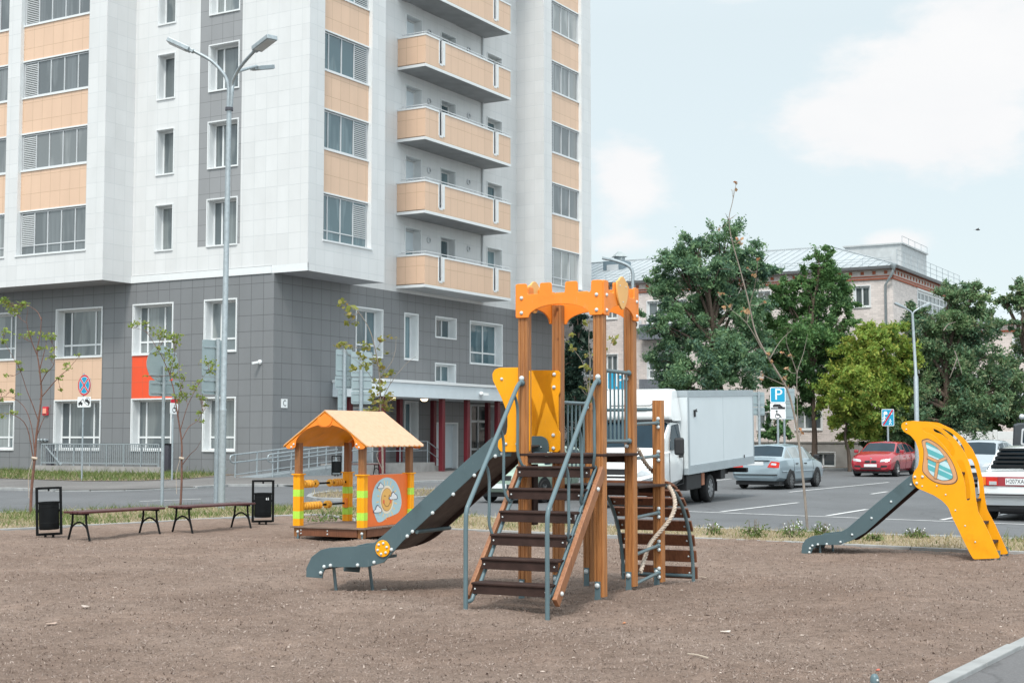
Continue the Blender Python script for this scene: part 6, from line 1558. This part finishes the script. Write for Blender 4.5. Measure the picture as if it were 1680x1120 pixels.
# second house further right
M['brick'] = panel('pale_pink_brick', (.66, .58, .55), .30, .105, (.52, .48, .46), .8, var=.08, mortar=.008)
p = Vector((36.2, 101, 0)); H2 = thing('brick_house', 'distant pale brick house with grey roof glimpsed between crowns at right', 'house', p, ROT_B); B = H2
hh = [(s, s+1.1, z, z+1.5) for s in (-3.8, -.6, 2.6, 5.8) for z in (1.6, 4.6, 7.2)]
wall(PB, -6, 8, 0, 9.5, 0, hh, M['brick'])
for h in hh: window(PB, *h, 0, .15, (.5,), None, 'glass_l', .06, fr=.08)
mb = MB(); bx(mb, PB, -6, 8, 9.1, 9.25, -.05, .06); bx(mb, PB, -6, 8, 9.6, 9.7, -.05, .06); mb.build('red_brick_band', M['red_brick'], B); wall(PB, -6, 8, 9.5, 9.9, .03, [], M['brick'])
wall(PS, 0, 12, 0, 9.9, 6.0, [], M['brick'])
mb = MB(); mb.face([(-.5, -6.5, 9.9), (5, -2.5, 12.6), (5, 8, 12.6), (-.5, 8, 9.9)]); mb.face([(-.5, -6.5, 9.9), (11, -6.5, 9.9), (5, -2.5, 12.6)]); mb.box(-.52, -.4, -6.5, 8, 9.76, 9.89); mb.build('roof', M['zinc'], B)
B = Bk
# white slab fence behind the parked cars
a, b = Vector((1480-840, 0, 0))*(78/F_PX)+Vector((0, 78, 0)), Vector(((1760-840)*76/F_PX, 76, 0)); d = b-a
t = thing('slab_fence', 'long white slab fence on reddish brick base behind the parked cars', 'fence', a, math.atan2(d.y, d.x)); n = d.length
mb = MB(); mb.box(0, n, -.12, .12, 0, 1.0); mb.build('brick_base', mat('reddish_base', (.24, .12, .09), .85, var=.2, vs=3), t)
mb = MB()
for k in range(int(n/2.4)+1):
    for z in (1.005, 1.47): mb.box(k*2.4+.12, min(n, (k+1)*2.4-.12), -.05, .05, z, z+.45)
mb.build('slab', M['trim'], t, bevel=.01); mb = MB()
for k in range(int(n/2.4)+2): mb.box(k*2.4-.11, k*2.4+.11, -.1, .1, 0, 2.0)
mb.build('post', M['trim'], t)

# ------------------------------------------------------------------ trees
LM = {
 'elm': leafmat('elm_leaves', (.085, .165, .125), (.17, .30, .150), (.28, .40, .19), .8),
 'elm2': leafmat('lighter_elm_leaves', (.065, .150, .065), (.13, .26, .088), (.22, .34, .12), .9),
 'maple': leafmat('yellowing_maple_leaves', (.15, .27, .055), (.33, .44, .085), (.52, .46, .10), .7),
 'dark': leafmat('dark_broadleaf', (.072, .155, .100), (.19, .31, .140), (.32, .33, .18), .7),
 'fir': leafmat('conifer_needles', (.014, .038, .030), (.030, .062, .044), (.05, .085, .05), .6),
 'sap': leafmat('sapling_leaves', (.17, .25, .050), (.28, .36, .085), (.36, .32, .09), 3.0, .4),
 'sap2': leafmat('yellowing_sapling_leaves', (.19, .22, .045), (.31, .31, .08), (.40, .25, .08), 3.0, .4),
 'tan': leafmat('withered_leaves', (.42, .24, .12), (.55, .36, .20), (.5, .2, .1), 3.0, .3),
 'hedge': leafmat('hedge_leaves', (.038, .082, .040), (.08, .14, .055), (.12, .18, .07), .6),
}
def leaf_mesh(name, P, size, m, parent, aspect=2.1, lift=.35, jitter=.35):
    """one leaf quad per point (numpy)"""
    n = len(P); P = np.asarray(P, dtype=np.float64)
    u = nrg.normal(size=(n, 3)); u /= np.linalg.norm(u, axis=1)[:, None]
    w = nrg.normal(size=(n, 3)); w[:, 2] += lift*2; v = np.cross(w, u); v /= np.linalg.norm(v, axis=1)[:, None]+1e-9
    s = size*np.exp(nrg.normal(0, jitter, n))[:, None]
    a = u*s*aspect/2; b = v*s/2
    V = np.empty((n*4, 3)); V[0::4] = P-a; V[1::4] = P+b-a*.1; V[2::4] = P+a; V[3::4] = P-b-a*.1
    me = bpy.data.meshes.new(name); me.vertices.add(n*4); me.vertices.foreach_set('co', V.ravel())
    me.loops.add(n*4); me.loops.foreach_set('vertex_index', np.arange(n*4, dtype=np.int32))
    me.polygons.add(n); me.polygons.foreach_set('loop_start', np.arange(n, dtype=np.int32)*4)
    try: me.polygons.foreach_set('loop_total', np.full(n, 4, dtype=np.int32))
    except Exception: pass
    me.update(calc_edges=True); me.validate()
    me.materials.append(m); o = bpy.data.objects.new(name, me); COL.objects.link(o)
    if parent is not None: o.parent = parent
    return o
def crown_points(blobs, dens, sub=.30, clumps=26):
    """points in clumps through each blob's volume, thicker towards its outside, spray-like"""
    out = []
    for c, r in blobs:
        c = np.array(c); r = np.array(r); k = max(6, int(clumps*(r[0]*r[2])**.5/1.4))
        d = nrg.normal(size=(k, 3)); d /= np.linalg.norm(d, axis=1)[:, None]
        rad = nrg.random(k)**.42; cc = c+d*rad[:, None]*r*1.02
        for q, dd in zip(cc, d):
            m = int(dens*nrg.uniform(.5, 1.5)); s = sub*float(r.mean())*nrg.uniform(.6, 1.25)
            ax = dd*nrg.uniform(.4, 1.0)+np.array([0, 0, nrg.uniform(-.5, .4)]); t = nrg.normal(size=m)
            out.append(q+nrg.normal(size=(m, 3))*s*np.array([.46, .46, .34])+t[:, None]*ax*s*.85)
    return np.concatenate(out)
def tree(label, depth, base, blobs, lm, size, dens, trunk_r, group=None, name='tree', base_z=0.0, limbs=True, bark='bark', clumps=26, sub=.30, forks=(), zjit=1.0):
    p = Vector(((base-840)/F_PX*depth, depth, base_z)); t = thing(name, label, 'tree', p, 0, group); k = depth/F_PX; bb = []
    for (px, py, rx, ry) in blobs:
        dy = nrg.uniform(-1, 1)*rx*k*.7*zjit; c = Yp(px, py, depth+dy)-p; bb.append((tuple(c), (rx*k, min(rx, ry*1.3)*k*.9, ry*k)))
    P = crown_points(bb, dens, sub, clumps); o = leaf_mesh('crown', P, size, LM[lm], t)
    mb = MB(); zmid = min(b[0][2] for b in bb)*.55+.9; top = max(b[0][2] for b in bb)
    f0 = Vector((rnd.uniform(-.2, .2), 0, zmid)); ax = Vector((sum(b[0][0] for b in bb)/len(bb), 0, top*.8))
    mb.tube(smooth_path([(0, 0, -.2), f0*.5+Vector((.05, 0, 0)), f0, (f0+ax)*.5, ax], 4), [trunk_r*(1-.75*i/16) for i in range(17)], 8)
    for c, r in bb:
        c = Vector(c); st_ = f0+(ax-f0)*min(.9, max(0, (c.z-f0.z)/(ax.z-f0.z+.01)*.55)); m_ = (st_+c)/2+Vector((rnd.uniform(-.2, .2), rnd.uniform(-.2, .2), .15))
        pts = smooth_path([st_, m_, c], 4); mb.tube(pts, [trunk_r*.42*(1-.8*i/(len(pts)-1)) for i in range(len(pts))], 6)
        for _ in range(4):
            e = c+Vector((rnd.uniform(-1, 1)*r[0], rnd.uniform(-1, 1)*r[1], rnd.uniform(-.6, 1)*r[2]))*.8; mb.tube([c*.6+st_*.4, (c+e)/2, e], [trunk_r*.14, trunk_r*.09, .008], 5)
    mb.build('trunk', M[bark], t, 60); return t
GT = 'mature trees before the brick house'
tree('big dark elm with ragged domed crown rising above the brick house roof', 66, 1185,
     [(1190, 402, 52, 34), (1140, 400, 32, 26), (1112, 432, 42, 34), (1158, 440, 52, 40), (1215, 425, 42, 34), (1244, 440, 30, 30), (1100, 482, 46, 38), (1150, 492, 60, 46), (1205, 488, 55, 46), (1078, 468, 24, 22),
      (1085, 530, 40, 36), (1130, 552, 55, 42), (1190, 548, 60, 46), (1235, 520, 36, 44), (1100, 590, 45, 36), (1160, 604, 62, 42), (1216, 600, 50, 46), (1250, 560, 28, 44), (1180, 650, 60, 30), (1110, 636, 40, 26)], 'elm', .060, 300, .26, GT, sub=.25, clumps=24)
tree('slender elm with lighter feathery crown between the dark elm and the yellow maple', 68.5, 1333,
     [(1348, 432, 22, 28), (1352, 460, 34, 26), (1325, 462, 24, 24), (1340, 500, 44, 34), (1296, 505, 36, 36), (1382, 500, 26, 24), (1310, 545, 46, 36), (1360, 545, 38, 36), (1290, 585, 40, 38), (1340, 590, 44, 40), (1300, 628, 38, 26), (1345, 632, 30, 24), (1270, 540, 24, 40), (1395, 525, 14, 12), (1262, 600, 28, 40), (1310, 660, 34, 22), (1380, 590, 24, 40), (1280, 480, 22, 26)], 'elm2', .060, 260, .17, GT, sub=.28, clumps=31)
tree('yellow-green maple leaning over the basement windows beside the red hatchback', 67, 1392,
     [(1418, 548, 34, 24), (1440, 570, 42, 30), (1396, 582, 34, 28), (1420, 610, 50, 34), (1464, 602, 32, 30), (1380, 618, 26, 26), (1400, 640, 46, 28), (1450, 640, 42, 32), (1386, 682, 26, 22), (1420, 676, 34, 28), (1402, 712, 24, 20), (1460, 676, 30, 30), (1368, 690, 16, 14), (1476, 556, 26, 26), (1488, 600, 26, 34), (1478, 640, 26, 30), (1440, 706, 30, 26), (1362, 640, 26, 30)], 'maple', .068, 240, .10, GT, sub=.28, clumps=33)
tree('broad dark green willow-like tree behind the slim twin-arm lamp', 68, 1560,
     [(1560, 480, 24, 22), (1595, 488, 32, 26), (1545, 520, 44, 34), (1590, 530, 44, 36), (1510, 560, 34, 38), (1556, 572, 52, 38), (1606, 580, 40, 42), (1530, 620, 48, 40), (1580, 630, 52, 42), (1500, 650, 34, 44), (1545, 674, 52, 30), (1600, 676, 50, 32), (1636, 640, 30, 36), (1490, 610, 24, 40), (1625, 535, 16, 20), (1502, 522, 28, 24), (1484, 688, 34, 40), (1524, 700, 36, 30), (1478, 640, 20, 30)], 'dark', .062, 290, .30, GT, sub=.28, clumps=32)
tree('tree with loose open crown cut by the right edge of the view', 70, 1712,
     [(1672, 470, 22, 24), (1650, 492, 20, 18), (1690, 500, 34, 34), (1676, 530, 22, 18), (1690, 600, 34, 46), (1660, 622, 28, 40), (1672, 668, 34, 30), (1640, 600, 14, 24)], 'dark', .066, 230, .22, GT, sub=.25)
tree('very dark conifer squeezed between the tower block and the castle posts', 64, 950,
     [(950, 520, 14, 22), (948, 552, 20, 26), (944, 590, 26, 30), (950, 630, 28, 32), (942, 670, 30, 34), (952, 715, 32, 34), (930, 640, 20, 60)], 'fir', .085, 170, .20, GT, name='conifer')
tree('low thin shrub in the bed behind the blue sedan', 66, 1268, [(1266, 680, 14, 18), (1270, 705, 16, 14), (1258, 715, 10, 10), (1290, 700, 12, 20)], 'elm2', .10, 60, .05, GT, name='shrub')
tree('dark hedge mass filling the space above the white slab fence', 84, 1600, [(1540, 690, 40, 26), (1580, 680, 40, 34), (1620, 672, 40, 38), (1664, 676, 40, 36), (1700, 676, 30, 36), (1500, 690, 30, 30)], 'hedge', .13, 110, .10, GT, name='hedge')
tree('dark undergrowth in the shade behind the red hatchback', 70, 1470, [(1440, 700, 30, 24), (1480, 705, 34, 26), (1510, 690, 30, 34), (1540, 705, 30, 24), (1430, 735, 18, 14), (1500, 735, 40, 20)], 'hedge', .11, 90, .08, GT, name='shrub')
# bare broken boughs in the willow
p = Vector(((1572-840)/F_PX*66, 66, 0)); t = thing('broken_branch', 'pale bare broken branches hanging in the broad dark tree', 'branch', p)
mb = MB(); q = lambda px, py, dy=0: Yp(px, py, 66+dy)-p
for pts in (((1566, 575), (1572, 592), (1578, 612)), ((1570, 588), (1564, 605), (1558, 620)), ((1548, 542), (1556, 532), (1568, 528))): mb.tube(smooth_path([q(*a, -1.6) for a in pts]), .03, 6, r1=.012)
mb.build('branch', M['bark_pale'], t)

# ------------------------------------------------------------------ saplings
def sapling(label, depth, base, trunk, branches, clusters, lm, size, n, r0, crad=8, bark='bark_red', name='sapling', tie=None, aspect=1.3):
    p = G(*base) if depth is None else Vector(((base[0]-840)/F_PX*depth, depth, 0)); depth = p.y
    p.z = 0.0; t = thing(name, label, 'young tree', p, 0, 'young planted trees'); k = depth/F_PX
    q = lambda a, dy=0: Yp(a[0], a[1], depth+dy)-p
    mb = MB(); pts = smooth_path([(0, 0, -.02)]+[q(a) for a in trunk[1:]], 5); mb.tube(pts, [r0*(1-.82*i/(len(pts)-1)) for i in range(len(pts))], 8)
    for i, br_ in enumerate(branches):
        dy = rnd.uniform(.1, .5)*(-1)**i; m = len(br_); pp = smooth_path([q(a, dy*j/max(1, m-1)) for j, a in enumerate(br_)], 4)
        mb.tube(pp, [r0*.38*(1-.75*j/(len(pp)-1)) for j in range(len(pp))], 6)
    lines_ = [q(a) for a in trunk]+[q(a) for b_ in branches for a in b_]; P = []
    for c in clusters:
        cr = (c[2] if len(c) > 2 else crad)*k; cc = np.array(q(c[:2], rnd.uniform(-.3, .3))); m = max(2, int(n*(cr/(crad*k))**1.5*rnd.uniform(.7, 1.3)))
        P.append(cc+nrg.normal(size=(m, 3))*cr*np.array([.62, .62, .36]))
        near_ = min(lines_, key=lambda v: (v-Vector(cc)).length-.25*(Vector(cc).z-v.z)); mid = (near_+Vector(cc))/2+Vector((0, 0, -.04)); mb.tube([near_, mid, Vector(cc)], [.006, .004, .0025], 5)
        for _ in range(3): e = Vector(cc)+Vector((rnd.uniform(-1, 1), rnd.uniform(-1, 1), rnd.uniform(-.4, .5)))*cr*.8; mb.tube([mid, e], [.003, .0015], 4)
    mb.build('trunk', M[bark], t, 60)
    leaf_mesh('foliage', np.concatenate(P), size, LM[lm], t, aspect, .9, .25)
    if tie:
        a = q(tie); mb = MB(); mb.tube([a+Vector((-.05, -.03, .02)), a+Vector((.06, -.03, 0))], .03, 6); mb.tube([a+Vector((-.03, -.03, 0)), a+Vector((-.12, -.02, -.35)), a+Vector((-.10, 0, -.8))], .006, 4); mb.build('tie', M['rope'], t)
    return t
sapling('sapling with many thin bare stems at far left behind the round litter bin', None, (50, 846), [(50, 846), (52, 800), (57, 752), (60, 712), (66, 670), (68, 640), (64, 600), (61, 575), (66, 548), (68, 520)],
        [[(57, 745), (52, 700), (40, 668), (20, 652), (0, 652)], [(63, 690), (54, 665), (44, 640), (34, 610), (18, 580), (6, 560)], [(64, 610), (72, 580), (76, 562)], [(62, 585), (52, 560), (44, 530), (46, 505)], [(65, 655), (95, 620), (112, 605), (130, 584)], [(66, 630), (76, 612), (88, 598), (90, 570)], [(68, 525), (60, 510), (40, 498)], [(56, 760), (44, 700), (22, 680), (4, 678)], [(59, 720), (70, 690), (84, 664)]],
        [(4, 494, 9), (14, 500, 8), (22, 508, 9), (32, 503, 8), (26, 512, 8), (40, 498, 6), (6, 545, 8), (4, 560, 7), (40, 552, 9), (50, 548, 8), (64, 545, 5), (75, 550, 8), (82, 552, 7), (64, 572, 6), (88, 572, 7), (84, 585, 8), (76, 608, 6), (70, 608, 5), (30, 595, 5), (12, 616, 6), (108, 597, 5), (112, 604, 5), (98, 620, 5), (130, 582, 5), (100, 638, 3), (4, 640, 6), (18, 640, 5), (2, 655, 5), (22, 676, 6), (4, 680, 6), (34, 606, 4), (28, 645, 4)], 'sap', .050, 30, .032, 8, tie=(57, 752))
sapling('leafy sapling behind the benches just right of the round sign back', None, (296, 833), [(296, 833), (298, 790), (298, 760), (298, 725), (293, 690), (288, 660), (284, 635), (279, 615), (285, 590), (287, 575)],
        [[(298, 722), (310, 700), (324, 690), (333, 676)], [(299, 762), (312, 745), (322, 736), (330, 722)], [(296, 705), (308, 665), (325, 632), (342, 605)], [(280, 618), (268, 590), (258, 572), (240, 545), (222, 538)], [(292, 680), (296, 640), (302, 620)]],
        [(216, 534, 7), (226, 530, 7), (238, 530, 7), (248, 538, 7), (258, 548, 10), (266, 545, 9), (270, 553, 8), (284, 552, 9), (292, 550, 7), (288, 562, 7), (276, 574, 9), (282, 590, 8), (272, 583, 7), (288, 600, 8), (278, 606, 7), (286, 615, 6), (298, 617, 9), (296, 632, 7), (300, 648, 8), (288, 650, 7), (294, 658, 6), (305, 648, 6), (316, 634, 7), (326, 625, 6), (318, 640, 6), (328, 648, 5), (332, 652, 6), (342, 594, 10), (350, 598, 7), (346, 610, 7), (334, 655, 5), (338, 664, 5), (328, 676, 6), (332, 690, 6), (260, 570, 5), (254, 580, 5), (240, 616, 4)], 'sap', .048, 30, .027, 8, tie=(298, 752))
sapling('young maple with large yellow-green leaves rising behind the playhouse roof', 40, (629, 0), [(629, 810), (628, 770), (627, 720), (625, 690), (624, 650), (622, 610), (616, 575), (606, 540), (588, 512), (572, 500)],
        [[(623, 620), (640, 598), (648, 578), (650, 555)], [(624, 640), (610, 620), (596, 600)], [(625, 660), (640, 630), (665, 598), (682, 585)], [(620, 600), (604, 570)], [(627, 770), (618, 745), (632, 735)]],
        [(558, 500, 7), (566, 498, 7), (573, 508, 8), (570, 515, 6), (576, 520, 6), (570, 530, 6), (584, 528, 5), (556, 566, 8), (566, 563, 9), (573, 568, 7), (598, 563, 8), (606, 568, 8), (601, 572, 6), (590, 582, 6), (597, 588, 5), (620, 590, 7), (610, 597, 7), (600, 602, 8), (586, 604, 8), (626, 600, 7), (634, 612, 8), (642, 610, 8), (630, 615, 6), (620, 625, 8), (628, 630, 8), (622, 640, 9), (614, 648, 8), (612, 655, 7), (628, 660, 8), (632, 668, 9), (614, 672, 9), (606, 672, 6), (640, 668, 8), (636, 652, 4), (632, 552, 6), (625, 557, 6), (648, 554, 5), (634, 578, 4), (640, 646, 5), (645, 655, 6)], 'sap2', .110, 12, .035, 8, bark='bark_pale', aspect=1.15)
sapling('tall thin nearly leafless tree with withered tan leaves left of the small slide', None, (1325, 871), [(1325, 871), (1320, 810), (1313, 745), (1305, 690), (1292, 640), (1272, 605), (1250, 568), (1238, 540), (1228, 495), (1215, 445), (1201, 395), (1196, 360), (1202, 330), (1208, 300)],
        [[(1309, 715), (1308, 660), (1308, 612), (1318, 580), (1325, 548)], [(1308, 612), (1298, 585), (1290, 560), (1293, 540)], [(1250, 572), (1225, 530), (1200, 508), (1180, 485)], [(1288, 632), (1262, 620), (1248, 612)], [(1262, 590), (1280, 560), (1300, 540)], [(1196, 362), (1190, 350)], [(1197, 360), (1208, 352)], [(1230, 500), (1238, 470), (1242, 445)]],
        [(1181, 484, 4), (1178, 481, 3), (1186, 504, 4), (1199, 500, 5), (1222, 510, 6), (1228, 512, 4), (1243, 425, 4), (1237, 452, 4), (1180, 375, 4), (1213, 392, 5), (1216, 398, 4), (1255, 496, 4), (1260, 580, 4), (1266, 592, 4), (1285, 578, 3), (1290, 604, 4), (1296, 582, 4), (1284, 620, 5), (1288, 617, 3), (1250, 612, 4), (1249, 622, 3), (1314, 703, 4), (1316, 709, 3), (1203, 312, 4), (1208, 299, 3), (1226, 440, 3), (1293, 634, 3)], 'tan', .055, 6, .024, 5, bark='bark_pale')
sapling('spindly young tree with sparse yellow leaves framed between the castle posts', 40, (968, 0), [(968, 806), (967, 760), (968, 700), (967, 650), (968, 600), (966, 560), (968, 522)],
        [[(968, 660), (958, 600), (940, 572), (926, 556)], [(968, 620), (974, 590), (972, 570)], [(967, 700), (985, 640), (1002, 562)]],
        [(938, 550, 5), (934, 572, 5), (940, 572, 4), (930, 560, 3), (958, 600, 5), (964, 604, 5), (962, 582, 5), (968, 580, 4), (958, 528, 4), (962, 530, 4), (970, 632, 6), (966, 640, 5), (970, 655, 5), (960, 690, 5), (1004, 556, 6), (1012, 554, 6), (1008, 562, 5), (998, 573, 4), (972, 665, 5), (968, 622, 4), (952, 636, 3)], 'sap2', .10, 7, .030, 5, bark='bark_pale')

# ------------------------------------------------------------------ grass, weeds, litter
def blades(name, pts, h, w, m, label):
    n = len(pts); P = np.asarray(pts); a = nrg.uniform(0, 2*PI, n); hh = h*np.exp(nrg.normal(0, .4, n)); tx = nrg.normal(0, .55, n)*hh; ty = nrg.normal(0, .55, n)*hh
    d = np.stack([np.cos(a)*w/2, np.sin(a)*w/2, np.zeros(n)], 1); V = np.empty((n*3, 3)); V[0::3] = P-d; V[1::3] = P+d; V[2::3] = P+np.stack([tx, ty, hh], 1)
    me = bpy.data.meshes.new(name); me.vertices.add(n*3); me.vertices.foreach_set('co', V.ravel()); me.loops.add(n*3); me.loops.foreach_set('vertex_index', np.arange(n*3, dtype=np.int32))
    me.polygons.add(n); me.polygons.foreach_set('loop_start', np.arange(n, dtype=np.int32)*3)
    try: me.polygons.foreach_set('loop_total', np.full(n, 3, dtype=np.int32))
    except Exception: pass
    me.update(calc_edges=True); me.materials.append(m); o = bpy.data.objects.new(name, me); COL.objects.link(o); return stuff(o, label, 'grass')
GM = {'green': leafmat('green_grass', (.085, .14, .035), (.14, .20, .055), (.22, .24, .09), 1.2, .3), 'straw': leafmat('dry_grass', (.34, .27, .165), (.50, .42, .28), (.26, .25, .11), 1.5, .3)}
verge = strip_out+kerb_line[::-1]
def scatter(P, n, box, z, f=None):
    out = []
    while len(out) < n:
        x, y = rnd.uniform(box[0], box[1]), rnd.uniform(box[2], box[3])
        if inside(x, y, P) and (f is None or rnd.random() < f(x, y)): out.append((x, y, z))
    return out
gn = lambda x, y: .5+.5*math.sin(x*1.7+math.sin(y*2.1)*1.3)*math.sin(y*1.3+x*.6)
greenL = lambda x, y: (.95 if gn(x, y) > .50 else .15) if x < -1 else (.45 if gn(x, y) > .78 else .03)
strawL = lambda x, y: (.35 if gn(x, y) > .5 else .8) if x < -1 else .95
blades('grass', scatter(verge, 15000, (-17, 13, 15, 34), .03, greenL), .085, .016, GM['green'], 'patches of short green grass along the kerb strip')
blades('dry_grass', scatter(verge, 26000, (-17, 13, 15, 34), .03, strawL), .055, .015, GM['straw'], 'dry straw coloured grass along the kerb strip')
lawn = [xy(G(*p)) for p in ((-300, 786), (0, 787), (60, 789), (135, 791.5), (230, 791), (300, 788), (352, 784))]+[xy(bl(1.7, 0, .1)), xy(bl(27, 0, .1))]
sheet('lawn', lawn, .065, M['soil'])
blades('grass', scatter(lawn, 12000, (-36, -12, 48, 72), .065, lambda x, y: .9 if gn(x*.8, y) > .3 else .3), .13, .03, GM['green'], 'rough green grass below the street facade')
blades('dry_grass', scatter(lawn, 5000, (-36, -12, 48, 72), .065), .08, .03, GM['straw'], 'yellowed grass below the street facade')
blades('dry_grass', scatter(isl, 1500, (-8, -1, 30, 46), .05), .08, .02, GM['straw'], 'dry grass on the small traffic island')
def weed(px, py, w, h, lm='green', flowers=0, n=90):
    p = G(px, py); p.z = .03; t = thing('weed', 'small tuft of weeds at the sand edge', 'weed', p); return t
for px, py, w_, h_, fl, lab in ((1238, 884, .30, .28, 0, 'green weed clump left of the thin bare tree'), (1302, 884, .34, .26, 10, 'white-flowering weed clump at the foot of the thin bare tree'), (1350, 882, .22, .22, 6, 'small flowering weed beside the chute end of the small slide'), (1505, 885, .28, .16, 5, 'low round green weed right of the grey chute'), (1170, 880, .2, .2, 5, 'sparse flowering weed at the kerb left of the green clump'), (535, 856, .5, .22, 0, 'green weed tuft seen through the playhouse'), (1434, 890, .16, .12, 0, 'tiny weed on the kerb under the grey chute')):
    w_ *= .85; h_ *= .72; p = G(px, py); p.z = .02; t = thing('weed_clump', lab, 'weed', p, 0, 'weed clumps on the kerb strip')
    n = 220; P = np.stack([nrg.normal(0, w_*.45, n), nrg.normal(0, w_*.3, n), np.abs(nrg.normal(0, h_*.5, n))], 1); leaf_mesh('foliage', P, .020, GM['green'], t, 3.2, .2)
    mb = MB()
    for _ in range(14): a = rnd.uniform(-1, 1)*w_*.6; mb.tube([(a*.3, rnd.uniform(-.05, .05), 0), (a*.7, 0, h_*.5), (a, rnd.uniform(-.05, .05), h_*rnd.uniform(.7, 1.5))], .004, 4)
    mb.build('stem', M['bark_pale'], t)
    if fl:
        mb = MB()
        for _ in range(fl*2): mb.ball((rnd.uniform(-1, 1)*w_*.6, rnd.uniform(-.1, .1), h_*rnd.uniform(.7, 1.4)), .010, 6, 4)
        mb.build('flower', M['sign_white'], t)
# pebbles and chips in the sand
mb = MB(); mb2 = MB()
for i in range(380):
    y = 6+18*rnd.random()**.8; x = rnd.uniform(-.40, .42)*y
    if not inside(x, y, poly): continue
    r = rnd.uniform(.004, .012); (mb if rnd.random() < .75 else mb2).ball((x, y, sand_z(x, y)+r*.3), r, 6, 4, (rnd.uniform(.8, 2.0), rnd.uniform(.7, 1.2), .6))
stuff(mb.build('pale_chips', mat('pale_chips', (.46, .38, .33), .9, var=.3, vs=20)), 'pale chips scattered through the brown sand', 'chips')
stuff(mb2.build('dark_chips', mat('dark_chips', (.13, .095, .08), .95, var=.3, vs=20)), 'dark bark bits scattered through the brown sand', 'chips')
def bark_fibres():
    n = 140000; y = 6.5+17*nrg.random(n)**1.1; x = nrg.uniform(-.42, .42, n)*y
    P = [(float(a), float(b), sand_z(a, b)+.004) for a, b in zip(x, y) if inside(a, b, poly) and not (a > 2.5 and inside(a, b, [path_line[0], path_line[3], (30, 7), (30, -40), (2, -40)]))]
    o = leaf_mesh('bark_fibres', np.array(P), .0058, leafmat('bark_fibre', (.17, .12, .10), (.31, .24, .205), (.40, .33, .29), 8, .05), None, 3.4, 2.5, .4)
    stuff(o, 'loose shredded bark fibres lying over the sand', 'bark fibres')
bark_fibres()
for px, py, lab, L_ in ((1145, 1083, 'thin pale stick lying on the sand near the front', .22), (1153, 942, 'short pale stick standing in the sand right of the castle', .16)):
    p = G(px, py); p.z = sand_z(p.x, p.y); t = thing('stick', lab, 'stick', p, rnd.uniform(1.8, 2.4)); mb = MB(); mb.tube([(-L_/2, 0, .012), (0, .004, .02), (L_/2, 0, .014)], .005, 5); mb.build('twig', mat('pale_stick', (.5, .42, .34), .8), t)
for px, py, col, s, lab in ((1190, 1036, (.62, .56, .5), .05, 'pale wood shaving on the sand at lower right'), (1440, 1099, (.6, .15, .1), .025, 'tiny red and white scrap on the sand near the bottom edge'), (1024, 1015, (.55, .22, .1), .03, 'small orange-brown scrap on the sand below the castle'), (630, 958, (.6, .55, .5), .045, 'pale scrap on the sand left of the stairs'), (675, 832, (.6, .6, .58), .05, 'white paper scrap in the grass behind the right bench'), (140, 1001, (.5, .42, .37), .06, 'pale flat pebble on the open sand at left'), (84, 1025, (.48, .36, .3), .05, 'tan flat pebble low at left')):
    p = G(px, py); p.z = sand_z(p.x, p.y)+.008; t = thing('litter_scrap', lab, 'scrap', p, rnd.uniform(0, 3)); mb = MB(); mb.prism(round_poly([(-s, -s*.35), (s*.7, -s*.45), (s, s*.3), (-s*.6, s*.4)], s*.2), lambda a, b, c: (a, b, c+.2*a*a/s), 0, .006); mb.build('scrap', mat('scrap_'+str(px), col, .7), t)
# dark capped peg at the very bottom
p = G(1435, 1122); t = thing('ground_peg', 'dark rounded peg cap poking up at the bottom edge', 'peg', (p.x, p.y, 0)); mb = MB(); mb.lathe([(.030, -.05), (.030, .02), (.026, .05), (.015, .066), (.001, .07)], 16); mb.build('peg', M['steel_blue'], t, 60); mb = MB(); mb.ball((.012, -.026, .03), .008, 8, 5); mb.build('bolt_head', M['bolt'], t)
# bird
t = thing('bird', 'tiny dark bird gliding in the open sky at right', 'bird', Yp(1604, 377, 90)); mb = MB()
mb.lathe([(.001, -.16), (.03, -.10), (.05, 0), (.04, .08), (.03, .12), (.001, .17)], 10, lambda a, b, h: (h, a, b)); b0 = len(mb.v)
for s in (-1, 1): mb.f.append([mb.vert(q) for q in ((.05, s*.02, .01), (.02, s*.18, .09), (-.02, s*.36, .05), (-.05, s*.18, .08), (-.05, s*.02, .01))])
mb.f.append([mb.vert(q) for q in ((-.13, 0, .0), (-.26, .06, 0), (-.26, -.06, 0))]); mb.build('body', M['black_plastic'], t)
